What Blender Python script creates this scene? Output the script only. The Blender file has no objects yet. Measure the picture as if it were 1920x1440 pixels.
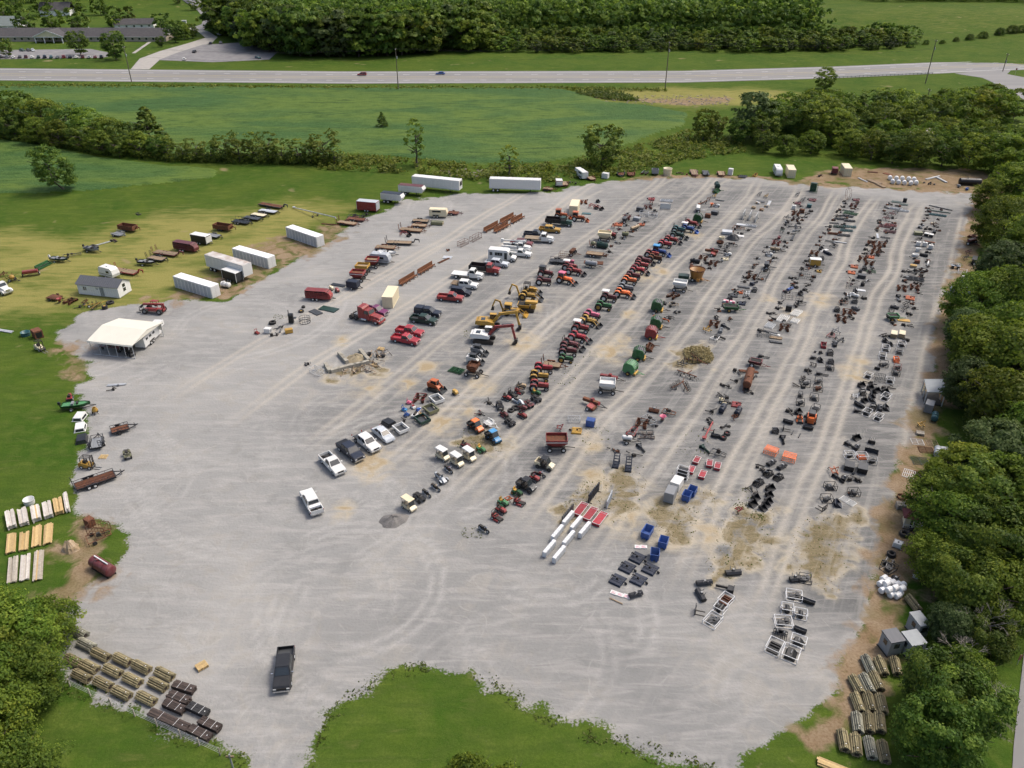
import bpy,math,random
import numpy as np
R_=math.radians
SC=bpy.context.scene
COL=SC.collection

# ------------------------------------------------------------------ camera, sky, sun, exposure
F_PX,CAM_H,PITCH=1508.0,75.0,R_(30.8)        # focal length (px of a 1920 px wide frame), height in m, downward pitch
cam=bpy.data.cameras.new('camera');cam_ob=bpy.data.objects.new('camera',cam);COL.objects.link(cam_ob)
cam.sensor_width=36;cam.lens=F_PX/1920*36;cam.clip_start=1;cam.clip_end=8000
cam_ob.location=(0,0,CAM_H);cam_ob.rotation_euler=(math.pi/2-PITCH,0,0)
SC.camera=cam_ob
SUN_EL,SUN_AZ=R_(57),R_(62)                     # azimuth clockwise from +Y (the view direction): sun stands to the right
world=bpy.data.worlds.new('World');SC.world=world;world.use_nodes=True
wn=world.node_tree.nodes;wl=world.node_tree.links
sky=wn.new('ShaderNodeTexSky');sky.sky_type='NISHITA';sky.sun_disc=False
sky.sun_elevation=SUN_EL;sky.sun_rotation=SUN_AZ;sky.air_density=1.0;sky.dust_density=6.0;sky.ozone_density=1.0
wl.new(sky.outputs['Color'],wn['Background'].inputs['Color']);wn['Background'].inputs['Strength'].default_value=0.14
sun=bpy.data.lights.new('sun','SUN');sun.energy=1.45;sun.angle=R_(15);sun.color=(1,.95,.86)
sun_ob=bpy.data.objects.new('sun',sun);COL.objects.link(sun_ob)
sun_ob.rotation_euler=(math.pi/2-SUN_EL,0,math.pi-SUN_AZ)
sun_ob.location=(0,0,120)
vs=SC.view_settings;vs.view_transform='Standard';vs.look='None';vs.exposure=0.56;vs.gamma=1;vs.use_curve_mapping=False
SC.cycles.use_adaptive_sampling=True;SC.cycles.adaptive_threshold=.03;SC.cycles.use_denoising=True
SC.cycles.max_bounces=5;SC.cycles.diffuse_bounces=3;SC.cycles.glossy_bounces=2;SC.cycles.transmission_bounces=3;SC.cycles.transparent_max_bounces=4

# ------------------------------------------------------------------ surveying: where a spot of flat ground lies
_c,_s=math.cos(PITCH),math.sin(PITCH)
def G(u,v):
    x=(u-960)/F_PX;y=(v-720)/F_PX
    t=CAM_H/(_s+y*_c)
    return (t*x,t*(_c-y*_s))
def head(u,v,a):
    p=G(u,v);q=G(u+12*math.cos(R_(a)),v+12*math.sin(R_(a)))
    return math.atan2(q[1]-p[1],q[0]-p[0])
ROWDIR=R_(61)                                     # all the equipment rows run this way
def PQ(x,y):return x*math.cos(ROWDIR)+y*math.sin(ROWDIR),x*math.sin(ROWDIR)-y*math.cos(ROWDIR)
def hill(x,y):
    return 9*np.exp(-((x-340)/170)**2-((y-650)/95)**2)+34*(1/(1+np.exp(-np.clip(y-850,-400,400)/40)))

# ------------------------------------------------------------------ materials
_M={}
def nmat(key,rgb,rough=.5,metal=0.0,rgb2=None,scale=1.5,amt=.5,bump=0,bscale=30,obj_rand=0,spec=.4,stretch=None,detail=4):
    if key in _M:return _M[key]
    m=bpy.data.materials.new(key);m.use_nodes=True;n=m.node_tree.nodes;l=m.node_tree.links
    b=n['Principled BSDF'];b.inputs['Roughness'].default_value=rough;b.inputs['Metallic'].default_value=metal
    b.inputs['Specular IOR Level'].default_value=spec
    tc=n.new('ShaderNodeTexCoord');src=tc.outputs['Object']
    oi=n.new('ShaderNodeObjectInfo')
    add=n.new('ShaderNodeVectorMath');add.operation='MULTIPLY_ADD'
    cmb=n.new('ShaderNodeCombineXYZ');l.new(oi.outputs['Random'],cmb.inputs[0]);l.new(oi.outputs['Random'],cmb.inputs[1])
    l.new(cmb.outputs[0],add.inputs[0]);add.inputs[1].default_value=(37,53,11);l.new(src,add.inputs[2])
    src=add.outputs[0]
    if stretch:
        mp=n.new('ShaderNodeMapping');mp.inputs['Scale'].default_value=stretch;l.new(src,mp.inputs[0]);src=mp.outputs[0]
    no=n.new('ShaderNodeTexNoise');no.inputs['Scale'].default_value=scale;no.inputs['Detail'].default_value=detail;l.new(src,no.inputs['Vector'])
    mr=n.new('ShaderNodeMapRange');mr.inputs['From Min'].default_value=.35;mr.inputs['From Max'].default_value=.7;mr.inputs['To Max'].default_value=amt
    l.new(no.outputs['Fac'],mr.inputs['Value'])
    mx=n.new('ShaderNodeMix');mx.data_type='RGBA';mx.inputs[6].default_value=(*rgb,1);mx.inputs[7].default_value=(*(rgb2 or [c*.55+.02 for c in rgb]),1)
    l.new(mr.outputs[0],mx.inputs[0]);out=mx.outputs[2]
    if obj_rand:
        hs=n.new('ShaderNodeHueSaturation');l.new(out,hs.inputs['Color'])
        m2=n.new('ShaderNodeMapRange');m2.inputs['To Min'].default_value=1-obj_rand;m2.inputs['To Max'].default_value=1+obj_rand
        l.new(oi.outputs['Random'],m2.inputs['Value']);l.new(m2.outputs[0],hs.inputs['Value']);out=hs.outputs[0]
    l.new(out,b.inputs['Base Color'])
    if bump:
        n2=n.new('ShaderNodeTexNoise');n2.inputs['Scale'].default_value=bscale;l.new(src,n2.inputs['Vector'])
        bp=n.new('ShaderNodeBump');bp.inputs['Strength'].default_value=bump;bp.inputs['Distance'].default_value=.05
        l.new(n2.outputs['Fac'],bp.inputs['Height']);l.new(bp.outputs[0],b.inputs['Normal'])
    _M[key]=m;return m
CO={'r':('red',(.225,.024,.022)),'m':('maroon',(.11,.018,.02)),'o':('orange',(.38,.085,.018)),'y':('yellow',(.40,.23,.03)),
      'g':('green',(.012,.085,.02)),'l':('light green',(.07,.24,.09)),'t':('teal',(.02,.09,.10)),'b':('blue',(.02,.07,.26)),'a':('sky blue',(.05,.25,.5)),
      'k':('black',(.012,.013,.016)),'w':('white',(.62,.62,.60)),'s':('silver',(.42,.45,.48)),'x':('rusty',(.15,.06,.032)),
      'n':('tan',(.30,.22,.13)),'c':('cream',(.66,.58,.40)),'e':('grey',(.20,.21,.22)),'p':('pink',(.55,.12,.2)),
      'd':('dark grey',(.045,.048,.052)),'u':('purple',(.13,.012,.08)),'v':('olive',(.14,.14,.07)),'q':('dark green',(.012,.04,.03)),
      'i':('navy',(.012,.018,.035)),'j':('bright orange',(.75,.16,.03)),'z':('ochre',(.30,.14,.028)),'f':('crimson',(.30,.014,.024))}
def paint(c,rough=.42):
    w,rgb=CO[c]
    if c=='x':return nmat('rust',rgb,.85,0,(.07,.04,.03),3.0,.9,spec=.2,obj_rand=.35)
    dk=max(rgb)<.06;dust=[v*.7+(.012 if dk else .05) for v in rgb]
    return nmat('paint_' +w.replace(' ','_'),rgb,rough,0,dust,2.2,.35 if c in 'wc' else .75,obj_rand=.05 if c in 'wc' else .24)
TYRE=nmat('rubber',(.016,.016,.016),.85,0,(.06,.055,.05),4,.7)
GLASS=nmat('glass_dark',(.02,.026,.03),.08,0,(.035,.04,.045),1,.3,spec=.8)
STEEL=nmat('steel',(.26,.27,.28),.45,.6,(.16,.15,.14),3,.7)
GALV=nmat('galvanised',(.48,.50,.52),.5,.3,(.33,.34,.35),2,.6)
IRON=nmat('dark_iron',(.028,.027,.026),.6,.2,(.06,.05,.042),4,.7)
CHROME=nmat('chrome',(.6,.61,.62),.25,.8)
LAMP=nmat('lamp_lens',(.62,.62,.6),.2)
TAIL=nmat('tail_lens',(.3,.01,.01),.3)
WOOD=nmat('deck_wood',(.27,.20,.13),.85,0,(.14,.10,.065),2.0,.8,stretch=(1,6,1),obj_rand=.3)
PINE=nmat('pine',(.50,.36,.17),.8,0,(.38,.26,.12),3,.8,obj_rand=.16)
GREYWOOD=nmat('grey_wood',(.40,.36,.30),.9,0,(.27,.24,.2),3,.8,obj_rand=.2)
POLEW=nmat('treated_post',(.24,.205,.115),.85,0,(.15,.125,.07),3,.8,obj_rand=.45)
POLEG=nmat('grey_post',(.26,.255,.20),.85,0,(.16,.155,.12),3,.8,obj_rand=.4)
TIE=nmat('creosote_tie',(.056,.041,.035),.9,0,(.036,.028,.026),3,.8,obj_rand=.35)
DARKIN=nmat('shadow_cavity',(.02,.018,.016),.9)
PLAST=nmat('white_wrap',(.74,.74,.74),.35,0,(.6,.61,.6),2.5,.6)
CONC=nmat('concrete',(.34,.32,.27),.9,0,(.22,.20,.16),1.5,.8,bump=.4,bscale=8)
TARP=nmat('tarp',(.03,.032,.036),.6,0,(.06,.06,.06),2,.6,bump=.6,bscale=3)

# ------------------------------------------------------------------ mesh builder
class MB:
    def __init__(s,mat=None):s.v=[];s.f=[];s.mi=[];s.sm=[];s.mats=[];s.cur=mat
    def use(s,mat):s.cur=mat;return s
    def add(s,vs_,fs,smooth=False):
        if s.cur not in s.mats:s.mats.append(s.cur)
        k=s.mats.index(s.cur);o=len(s.v);s.v+=[tuple(p) for p in vs_]
        for f in fs:s.f.append([i+o for i in f]);s.mi.append(k);s.sm.append(smooth)
        return s
    def box(s,x0,x1,y0,y1,z0,z1,tx=0,ty=0):          # tx, ty: how far the top draws in
        return s.add([(x0,y0,z0),(x1,y0,z0),(x1,y1,z0),(x0,y1,z0),(x0+tx,y0+ty,z1),(x1-tx,y0+ty,z1),(x1-tx,y1-ty,z1),(x0+tx,y1-ty,z1)],
                     [(3,2,1,0),(4,5,6,7),(0,1,5,4),(1,2,6,5),(2,3,7,6),(3,0,4,7)])
    def hexa(s,p):                                           # bottom 4, top 4
        return s.add(p,[(3,2,1,0),(4,5,6,7),(0,1,5,4),(1,2,6,5),(2,3,7,6),(3,0,4,7)])
    def bar(s,a,b,w=.08,h=None):
        h=h or w;a=np.array(a,float);b=np.array(b,float);d=b-a;L=np.linalg.norm(d) or 1;d/=L
        up=np.array((0,0,1.)) if abs(d[2])<.95 else np.array((1.,0,0))
        sx=np.cross(d,up);sx/=np.linalg.norm(sx);sz=np.cross(sx,d)
        q=lambda c:[c+sx*w/2-sz*h/2,c+sx*w/2+sz*h/2,c-sx*w/2+sz*h/2,c-sx*w/2-sz*h/2]
        return s.add(q(a)+q(b),[(0,1,2,3),(7,6,5,4),(0,4,5,1),(1,5,6,2),(2,6,7,3),(3,7,4,0)])
    def cyl(s,a,b,r,r2=None,n=12,caps=True):
        r2=r if r2 is None else r2;a=np.array(a,float);b=np.array(b,float);d=b-a;d/=(np.linalg.norm(d) or 1)
        up=np.array((0,0,1.)) if abs(d[2])<.95 else np.array((1.,0,0))
        e1=np.cross(d,up);e1/=np.linalg.norm(e1);e2=np.cross(d,e1)
        A=[a+(e1*math.cos(t)+e2*math.sin(t))*r for t in [2*math.pi*i/n for i in range(n)]]
        B=[b+(e1*math.cos(t)+e2*math.sin(t))*r2 for t in [2*math.pi*i/n for i in range(n)]]
        s.add(A+B,[(i,(i+1)%n,(i+1)%n+n,i+n) for i in range(n)],True)
        if caps:s.add(A+B,[tuple(range(n))[::-1],tuple(range(n,2*n))])
        return s
    def prism(s,prof,y0,y1,ty=0):                         # profile in (x, z), pushed along y
        n=len(prof);m=(min(p[1] for p in prof)+max(p[1] for p in prof))/2
        A=[(x,y0+(ty if z>m else 0),z) for x,z in prof];B=[(x,y1-(ty if z>m else 0),z) for x,z in prof]
        return s.add(A+B,[tuple(range(n)),tuple(range(n,2*n))[::-1]]+[(i+n,(i+1)%n+n,(i+1)%n,i) for i in range(n)])
    def sheet(s,p):return s.add(p,[tuple(range(len(p)))])
    def ball(s,c,rx,ry=None,rz=None,n=10,m=6,half=False):
        ry=ry or rx;rz=rz or rx;V=[];Fs=[]
        for j in range(m+1):
            ph=(0 if half else -math.pi/2)+(math.pi/2 if half else math.pi)*j/m
            for i in range(n):
                t=2*math.pi*i/n;V.append((c[0]+rx*math.cos(ph)*math.cos(t),c[1]+ry*math.cos(ph)*math.sin(t),c[2]+rz*math.sin(ph)))
        for j in range(m):
            for i in range(n):Fs.append((j*n+i,j*n+(i+1)%n,(j+1)*n+(i+1)%n,(j+1)*n+i))
        return s.add(V,Fs,True)
    def lathe(s,prof,c=(0,0,0),n=16):                    # profile (r, z) about z
        V=[];Fs=[]
        for r,z in prof:
            for i in range(n):t=2*math.pi*i/n;V.append((c[0]+r*math.cos(t),c[1]+r*math.sin(t),c[2]+z))
        for j in range(len(prof)-1):
            for i in range(n):Fs.append((j*n+i,j*n+(i+1)%n,(j+1)*n+(i+1)%n,(j+1)*n+i))
        return s.add(V,Fs,True)
    def ring(s,R,z,r=.03,n=18,c=(0,0)):
        p=[(c[0]+R*math.cos(2*math.pi*i/n),c[1]+R*math.sin(2*math.pi*i/n),z) for i in range(n)]
        for i in range(n):s.bar(p[i],p[(i+1)%n],r*2)
        return s
    def mesh(s,name):
        me=bpy.data.meshes.new(name);me.from_pydata(s.v,[],s.f)
        for m in s.mats:me.materials.append(m)
        me.polygons.foreach_set('material_index',s.mi);me.polygons.foreach_set('use_smooth',s.sm);me.update();return me
def B(mat,*a,**k):return MB(mat).box(*a,**k)

class Proto:
    def __init__(s):s.p=[]
    def add(s,name,mb,par=-1,loc=(0,0,0),rz=0,label=None,kind=None):
        s.p.append((name,mb if isinstance(mb,bpy.types.Mesh) else mb.mesh(name),par,loc,rz,label,kind));return len(s.p)-1
_W={}
def wheel_mesh(r,w,rim='e',n=14):
    k=(r,w,rim)
    if k not in _W:
        m=MB(TYRE).cyl((0,-w/2,0),(0,w/2,0),r,n=n)
        m.use(paint(rim))
        for s_ in (-1,1):m.cyl((0,s_*w*.42,0),(0,s_*(w/2+.015),0),r*.56,r*.5,n=10)
        _W[k]=m.mesh('wheel')
    return _W[k]
def wheels(P,pts,r,w,rim='e',par=-1):
    for x,y in pts:P.add('wheel',wheel_mesh(r,w,rim),par,(x,y,r))

THINGS=[]                                                    # (root, base label, u, v, zone) for the labelling pass at the end
def put(P,name,loc,rz,label,cat,group=None,kind=None,uv=None,scale=1,fixed=False):
    if len(P.p)==1 and P.p[0][3]==(0,0,0):
        root=bpy.data.objects.new(name,P.p[0][1]);COL.objects.link(root)
    else:
        root=bpy.data.objects.new(name,None);root.empty_display_size=.5;COL.objects.link(root);made=[]
        for nm,me,par,lc,r,lb,kd in P.p:
            o=bpy.data.objects.new(nm,me);COL.objects.link(o);o.parent=root if par<0 else made[par]
            o.location=lc;o.rotation_euler=(0,0,r);made.append(o)
            if lb:o['label']=lb
            if kd:o['kind']=kd
    root.location=(loc[0],loc[1],loc[2] if len(loc)>2 else .01);root.rotation_euler=(0,0,rz)
    if scale !=1:root.scale=(scale,)*3 if not isinstance(scale,tuple) else scale
    root['category']=cat;root['label']=label
    if group:root['group']=group
    if kind:root['kind']=kind
    if not fixed:THINGS.append((root,label,uv))
    return root
# ------------------------------------------------------------------ builders: every one returns a Proto, x forward, z up, base at z = 0
BU={}                                                        # kind -> (builder, object name, category, noun for the label)
def kind(k,name,cat,noun):
    def deco(fn):BU[k]=(fn,name,cat,noun);return fn
    return deco
GL_=lambda p:MB(GLASS).sheet(p)
def greenhouse(P,c,x0,x1,zb,zt,yb,yt,rake_f,rake_r,split=0):
    """cab above the belt line with its glass"""
    b=[(x0,-yb,zb),(x1,-yb,zb),(x1,yb,zb),(x0,yb,zb)];t=[(x0+rake_r,-yt,zt),(x1-rake_f,-yt,zt),(x1-rake_f,yt,zt),(x0+rake_r,yt,zt)]
    P.add('cab',MB(paint(c)).hexa(b+t))
    L=lambda a,b_,k:tuple(a[i]+(b_[i]-a[i])*k for i in range(3))
    def pane(a,b_,c_,d,n,name):
        a,b_,c_,d=[tuple(np.array(p)+np.array(n)*.012) for p in (L(L(a,b_,.07),L(d,c_,.07),.12),L(L(a,b_,.93),L(d,c_,.93),.12),L(L(a,b_,.93),L(d,c_,.93),.86),L(L(a,b_,.07),L(d,c_,.07),.86))]
        P.add(name,GL_([a,b_,c_,d]))
    pane(b[1],b[2],t[2],t[1],(1,0,.6),'windshield');pane(b[3],b[0],t[0],t[3],(-1,0,.4),'rear_window')
    for s_,(i,j) in ((-1,(0,1)),(1,(2,3))):
        ks=[0,1] if not split else [0,split,1]
        for k0,k1 in zip(ks[:-1],ks[1:]):
            pane(L(b[i],b[j],k0),L(b[i],b[j],k1),L(t[i],t[j],k1),L(t[i],t[j],k0),(0,s_,.3),'side_window')
def nose(P,xf,y,z,r=.12):
    for s_ in (-1,1):P.add('headlight',B(LAMP,xf-.04,xf+.03,s_*y-.17,s_*y+.17,z-r*.7,z+r*.7))
@kind('pickup','pickup_truck','pickup truck','pickup truck')
def pickup(c='r',c2='k',r=None,cab='reg',bed='open'):
    P=Proto();pm=paint(c);cr={'reg':-.55,'ext':-.95,'crew':-1.35}[cab];xe=-2.85
    P.add('body',MB(pm).prism([(cr,.42),(2.75,.42),(2.9,.55),(2.88,.86),(2.7,1.02),(1.35,1.12),(cr,1.12)],-.98,.98,.05))
    P.add('hood',MB(pm).prism([(1.4,1.1),(2.66,1.0),(2.62,1.05),(1.4,1.16)],-.8,.8,.04))
    greenhouse(P,c,cr,1.42,1.12,1.84,.93,.76,.85,.14,0 if cab=='reg' else .5)
    if bed in ('open','cover','topper','junk'):
        m=MB(pm).box(xe,cr-.02,-.98,-.86,.5,1.16).box(xe,cr-.02,.86,.98,.5,1.16).box(cr-.12,cr-.03,-.86,.86,.5,1.16).use(paint('d' if bed !='open' or c in 'kqi' else c)).box(xe,cr-.12,-.86,.86,.5,.72)
        P.add('bed',m);P.add('tailgate',B(pm,xe-.06,xe,-.93,.93,.58,1.15))
        if bed=='cover':P.add('bed_cover',B(paint(c2),xe+.03,cr-.05,-.9,.9,1.165,1.22,.04,.04))
        if bed=='junk':P.add('toolbox',B(PLAST,cr-.7,cr-.2,-.8,.8,.9,1.22));P.add('load',MB(IRON).bar((-2.6,-.5,.8),(-1.4,.4,.95),.2).bar((-2.2,.6,.85),(-1.6,-.4,.9),.15))
        if bed=='topper':P.add('topper',B(pm,xe,cr-.03,-.95,.95,1.165,1.85,.05,.14));P.add('topper_window',B(GLASS,xe+.3,cr-.3,-.925,.925,1.32,1.62,.04,.065))
    else:
        P.add('frame',MB(IRON).box(xe,cr,-.5,-.36,.5,.66).box(xe,cr,.36,.5,.5,.66))
        if bed=='flat':
            P.add('deck',B(paint(c2) if c2 !='k' else WOOD,xe-.4,cr-.12,-1.15,1.15,.92,1.02));P.add('headboard',MB(IRON).bar((cr-.15,-1,1),(cr-.15,-1,1.85),.07).bar((cr-.15,1,1),(cr-.15,1,1.85),.07).bar((cr-.15,-1,1.85),(cr-.15,1,1.85),.07).bar((cr-.15,-1,1.4),(cr-.15,1,1.4),.05))
        if bed=='none':
            for s_ in (-1,1):P.add('rear_fender',MB(paint('d')).prism([(-2.5,.95),(-2.3,1.1),(-1.4,1.1),(-1.1,.95),(-1.1,.9),(-2.5,.9)],s_*.98-.3*(s_>0),s_*.98+.3*(s_<0)))
            P.add('deck',B(paint('d'),-2.7,cr-.1,-.5,.5,.68,.8))
    wheels(P,[(1.9,.86),(1.9,-.86),(-1.85,.86),(-1.85,-.86)],.39,.27,'s')
    P.add('bumper',B(CHROME,2.86,2.98,-.95,.95,.42,.6));P.add('rear_bumper',B(CHROME,xe-.16,xe-.065,-.92,.92,.42,.56));nose(P,2.86,.72,.8)
    P.add('grille',B(DARKIN,2.84,2.895,-.5,.5,.66,.92))
    for s_ in (-1,1):P.add('mirror',B(pm if c in 'wr' else CHROME,1.0,1.1,s_*1.12-.12,s_*1.12+.12,1.15,1.36));P.add('tail_light',B(TAIL,xe-.05,xe+.03,s_*.93-.06,s_*.93+.06,.8,1.12))
    return P
@kind('car','parked_car','car','car')
def car(c='s',c2='k',r=None,suv=0):
    P=Proto();pm=paint(c);h=1.68 if suv else 1.42;b=1.0 if suv else .9
    P.add('body',MB(pm).prism([(-2.3,.35),(2.2,.35),(2.32,.55),(2.2,.74),(1.3,b-.03),(-1.2,b),(-2.25,b-(.0 if suv else .08)),(-2.35,.6)],-.9,.9,.06))
    if suv:greenhouse(P,c,-2.22,1.25,b,h,.84,.68,.8,.25,.45)
    else:greenhouse(P,c,-1.75,1.2,b,h,.82,.6,.95,.75,.5)
    wheels(P,[(1.4,.78),(1.4,-.78),(-1.4,.78),(-1.4,-.78)],.33,.22,'s');nose(P,2.2,.66,.64,.1)
    P.add('bumper',B(pm,2.25,2.4,-.82,.82,.33,.52))
    for s_ in (-1,1):P.add('tail_light',B(TAIL,-2.38,-2.3,s_*.74-.12,s_*.74+.12,.68,.82))
    return P
def truck_cab(P,c,x=0,big=0):
    """conventional medium truck cab; front bumper at x + 2.4"""
    pm=paint(c)
    P.add('hood',MB(pm).prism([(x+.7,.6),(x+2.3,.6),(x+2.35,1.2),(x+2.1,1.45),(x+.7,1.62)],-.85,.85,.14))
    for s_ in (-1,1):P.add('fender',MB(pm).prism([(x+.9,.75),(x+1.2,1.15),(x+2.0,1.15),(x+2.35,.8),(x+2.3,.7),(x+.9,.7)],s_*1.12-.3*(s_>0),s_*1.12+.3*(s_<0)))
    P.add('cab_base',B(pm,x-.75,x+.75,-1.02,1.02,.6,1.6));greenhouse(P,c,x-.75,x+.75,1.6,2.45,1.0,.88,.35,.08)
    P.add('bumper',B(CHROME,x+2.36,x+2.5,-1.1,1.1,.45,.72));nose(P,x+2.33,.72,1.0,.13);P.add('grille',B(CHROME,x+2.3,x+2.37,-.45,.45,.8,1.3))
    for s_ in (-1,1):P.add('mirror',B(IRON,x+.6,x+.68,s_*1.25-.1,s_*1.25+.1,1.7,2.2))
    wheels(P,[(x+1.55,.95),(x+1.55,-.95)],.5,.3,'w')
@kind('ftruck','flatbed_truck','truck','flatbed truck')
def ftruck(c='w',c2='k',r=None,L=4.2):
    P=Proto();truck_cab(P,c,1.9);xe=1.0-L
    P.add('frame',MB(IRON).box(xe,1.2,-.55,-.35,.62,.84).box(xe,1.2,.35,.55,.62,.84));P.add('deck',B(paint(c2) if c2 !='k' else WOOD,xe,.98,-1.2,1.2,1.0,1.12));P.add('headboard',B(paint(c),.86,.97,-1.15,1.15,1.125,1.9))
    wheels(P,[(xe+1.2,.9),(xe+1.2,-.9)],.5,.5,'w');return P
@kind('dtruck','dump_truck','dump truck','dump truck')
def dtruck(c='r',c2='k',r=None):
    P=Proto();truck_cab(P,c,1.9);m=paint(c2)
    P.add('frame',MB(IRON).box(-3,1.2,-.55,-.35,.62,.84).box(-3,1.2,.35,.55,.62,.84))
    bx=MB(m).box(-3.1,1.0,-1.2,-1.1,1.0,2.0).box(-3.1,1.0,1.1,1.2,1.0,2.0).box(.9,1.0,-1.1,1.1,1.0,2.3).box(-3.1,-3.0,-1.1,1.1,1.0,1.9).use(paint('x')).box(-3.0,.9,-1.1,1.1,1.0,1.12)
    i=P.add('dump_body',bx)
    for x in (-2.6,-1.8,-1,-.2,.6):
        for s_ in (-1,1):P.add('side_rib',B(m,x-.05,x+.05,s_*1.23-.03,s_*1.23+.03,1.0,2.02),i)
    wheels(P,[(-1.9,.9),(-1.9,-.9)],.5,.5,'w');return P
@kind('btruck','bucket_truck','bucket truck','bucket lift truck')
def btruck(c='w',c2='p',r=None):
    P=Proto();truck_cab(P,c,1.9)
    P.add('utility_body',MB(paint(c)).box(-3,1.0,-1.15,-.7,.6,1.6).box(-3,1.0,.7,1.15,.6,1.6).use(IRON).box(-3,1,-.7,.7,.7,1.1));P.add('turntable',MB(IRON).cyl((-.3,0,1.1),(-.3,0,1.9),.4))
    P.add('boom',MB(paint(c)).bar((-.3,0,2.0),(2.9,0,2.75),.3,.32).bar((2.9,.3,2.75),(-2.8,.3,2.45),.24));P.add('lift_bucket',B(paint(c),-3.4,-2.8,0,.7,1.9,2.8));wheels(P,[(-1.9,.9),(-1.9,-.9)],.5,.5,'w');return P
@kind('bus','shuttle_bus','bus','shuttle bus')
def bus(c='w',c2='k',r=None):
    P=Proto();pm=paint(c);P.add('coach_body',MB(pm).prism([(-3.6,.5),(1.4,.5),(1.5,2.6),(1.1,2.95),(-3.5,2.95),(-3.6,2.8)],-1.15,1.15,.05))
    P.add('nose',MB(pm).prism([(1.45,.5),(3.1,.5),(3.15,.95),(2.9,1.15),(2.0,1.3),(1.45,2.05)],-.98,.98,.12));P.add('windshield',GL_([(2.03,-.8,1.33),(2.03,.8,1.33),(1.52,.72,2.06),(1.52,-.72,2.06)]))
    for s_ in (-1,1):
        for x0,x1 in ((-3.2,-2.5),(-1.9,-1.3),(-1.25,-.65),(-.6,0)):P.add('side_window',B(GLASS,x0,x1,s_*1.16-.012,s_*1.16+.012,1.55,2.35))
    P.add('door',B(GLASS,.45,1.15,-1.18,-1.16,.7,2.4));wheels(P,[(2.2,.85),(2.2,-.85),(-2.2,.9),(-2.2,-.9)],.42,.3,'w');nose(P,3.1,.7,.85);P.add('bumper',B(IRON,3.1,3.25,-.95,.95,.4,.62));return P
@kind('semi','semi_tractor','semi truck','semi tractor truck')
def semi(c='r',c2='k',r=None):
    P=Proto();pm=paint(c);P.add('hood',MB(pm).prism([(1.2,.7),(3.5,.7),(3.6,1.3),(3.3,1.6),(1.2,1.85)],-.9,.9,.16))
    for s_ in (-1,1):P.add('fender',MB(pm).prism([(2.0,.8),(2.3,1.25),(3.2,1.25),(3.6,.9),(3.6,.7),(2.0,.7)],s_*1.18-.35*(s_>0),s_*1.18+.35*(s_<0)))
    P.add('cab_base',B(pm,-.2,1.3,-1.05,1.05,.7,1.85));greenhouse(P,c,-.2,1.3,1.85,2.75,1.03,.9,.4,0)
    P.add('sleeper',MB(pm).prism([(-1.6,.8),(-.22,.8),(-.22,3.0),(-.6,3.3),(-1.6,3.3)],-1.12,1.12,.06));P.add('frame',MB(IRON).box(-4,0,-.5,-.34,.7,.95).box(-4,0,.34,.5,.7,.95).box(-3.9,-3.6,-.34,.34,.7,.9).use(STEEL).box(-3.2,-2.4,-.5,.5,.97,1.06))
    for s_ in (-1,1):P.add('fuel_tank',MB(CHROME).cyl((-.9,s_*.95,.6),(.4,s_*.95,.6),.3));P.add('exhaust_stack',MB(CHROME).cyl((-1.75,s_*.9,1),(-1.75,s_*.9,3.6),.07,n=8));P.add('mirror',B(IRON,.95,1.02,s_*1.3-.1,s_*1.3+.1,1.9,2.6))
    wheels(P,[(2.75,.98),(2.75,-.98)],.52,.3,'s');wheels(P,[(-2.3,.9),(-2.3,-.9),(-3.5,.9),(-3.5,-.9)],.52,.55,'d')
    P.add('bumper',B(pm,3.58,3.78,-1.15,1.15,.4,.75));P.add('grille',B(CHROME,3.55,3.64,-.5,.5,.8,1.4));nose(P,3.58,.85,1.0);return P
@kind('cap','truck_topper','truck topper','pickup bed topper')
def cap(c='w',c2='k',r=None):
    P=Proto();P.add('shell',MB(paint(c)).hexa([(-1.1,-.85,0),(1.1,-.85,0),(1.1,.85,0),(-1.1,.85,0),(-.95,-.66,.62),(.98,-.66,.72),(.98,.66,.72),(-.95,.66,.62)]));P.add('rim_flange',B(paint(c),-1.16,1.16,-.9,.9,0,.06))
    for s_ in (-1,1):P.add('side_window',GL_([(-.8,s_*.83,.12),(.8,s_*.83,.12),(.72,s_*.735,.45),(-.72,s_*.735,.45)]))
    P.add('rear_window',GL_([(-1.095,-.65,.1),(-1.095,.65,.1),(-1.0,.55,.5),(-1.0,-.55,.5)]));return P
@kind('bed','loose_truck_bed','truck bed','loose pickup bed')
def tbed(c='w',c2='k',r=None):
    P=Proto();m=paint(c);P.add('floor',B(paint('d'),-1.1,1.1,-.78,.78,.25,.33));
    for s_ in (-1,1):P.add('side_wall',MB(m).prism([(-1.2,.35),(-.75,.35),(-.6,.6),(-.1,.6),(.1,.35),(1.2,.35),(1.2,.86),(-1.2,.86)],s_*.98-.18*(s_>0),s_*.98+.18*(s_<0)))
    P.add('headboard',B(m,1.1,1.18,-.8,.8,.3,.86));P.add('tailgate',B(m,-1.2,-1.12,-.8,.8,.3,.86));P.add('skid',MB(GREYWOOD).box(-.9,-.75,-.9,.9,0,.25).box(.75,.9,-.9,.9,0,.25));return P
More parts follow.
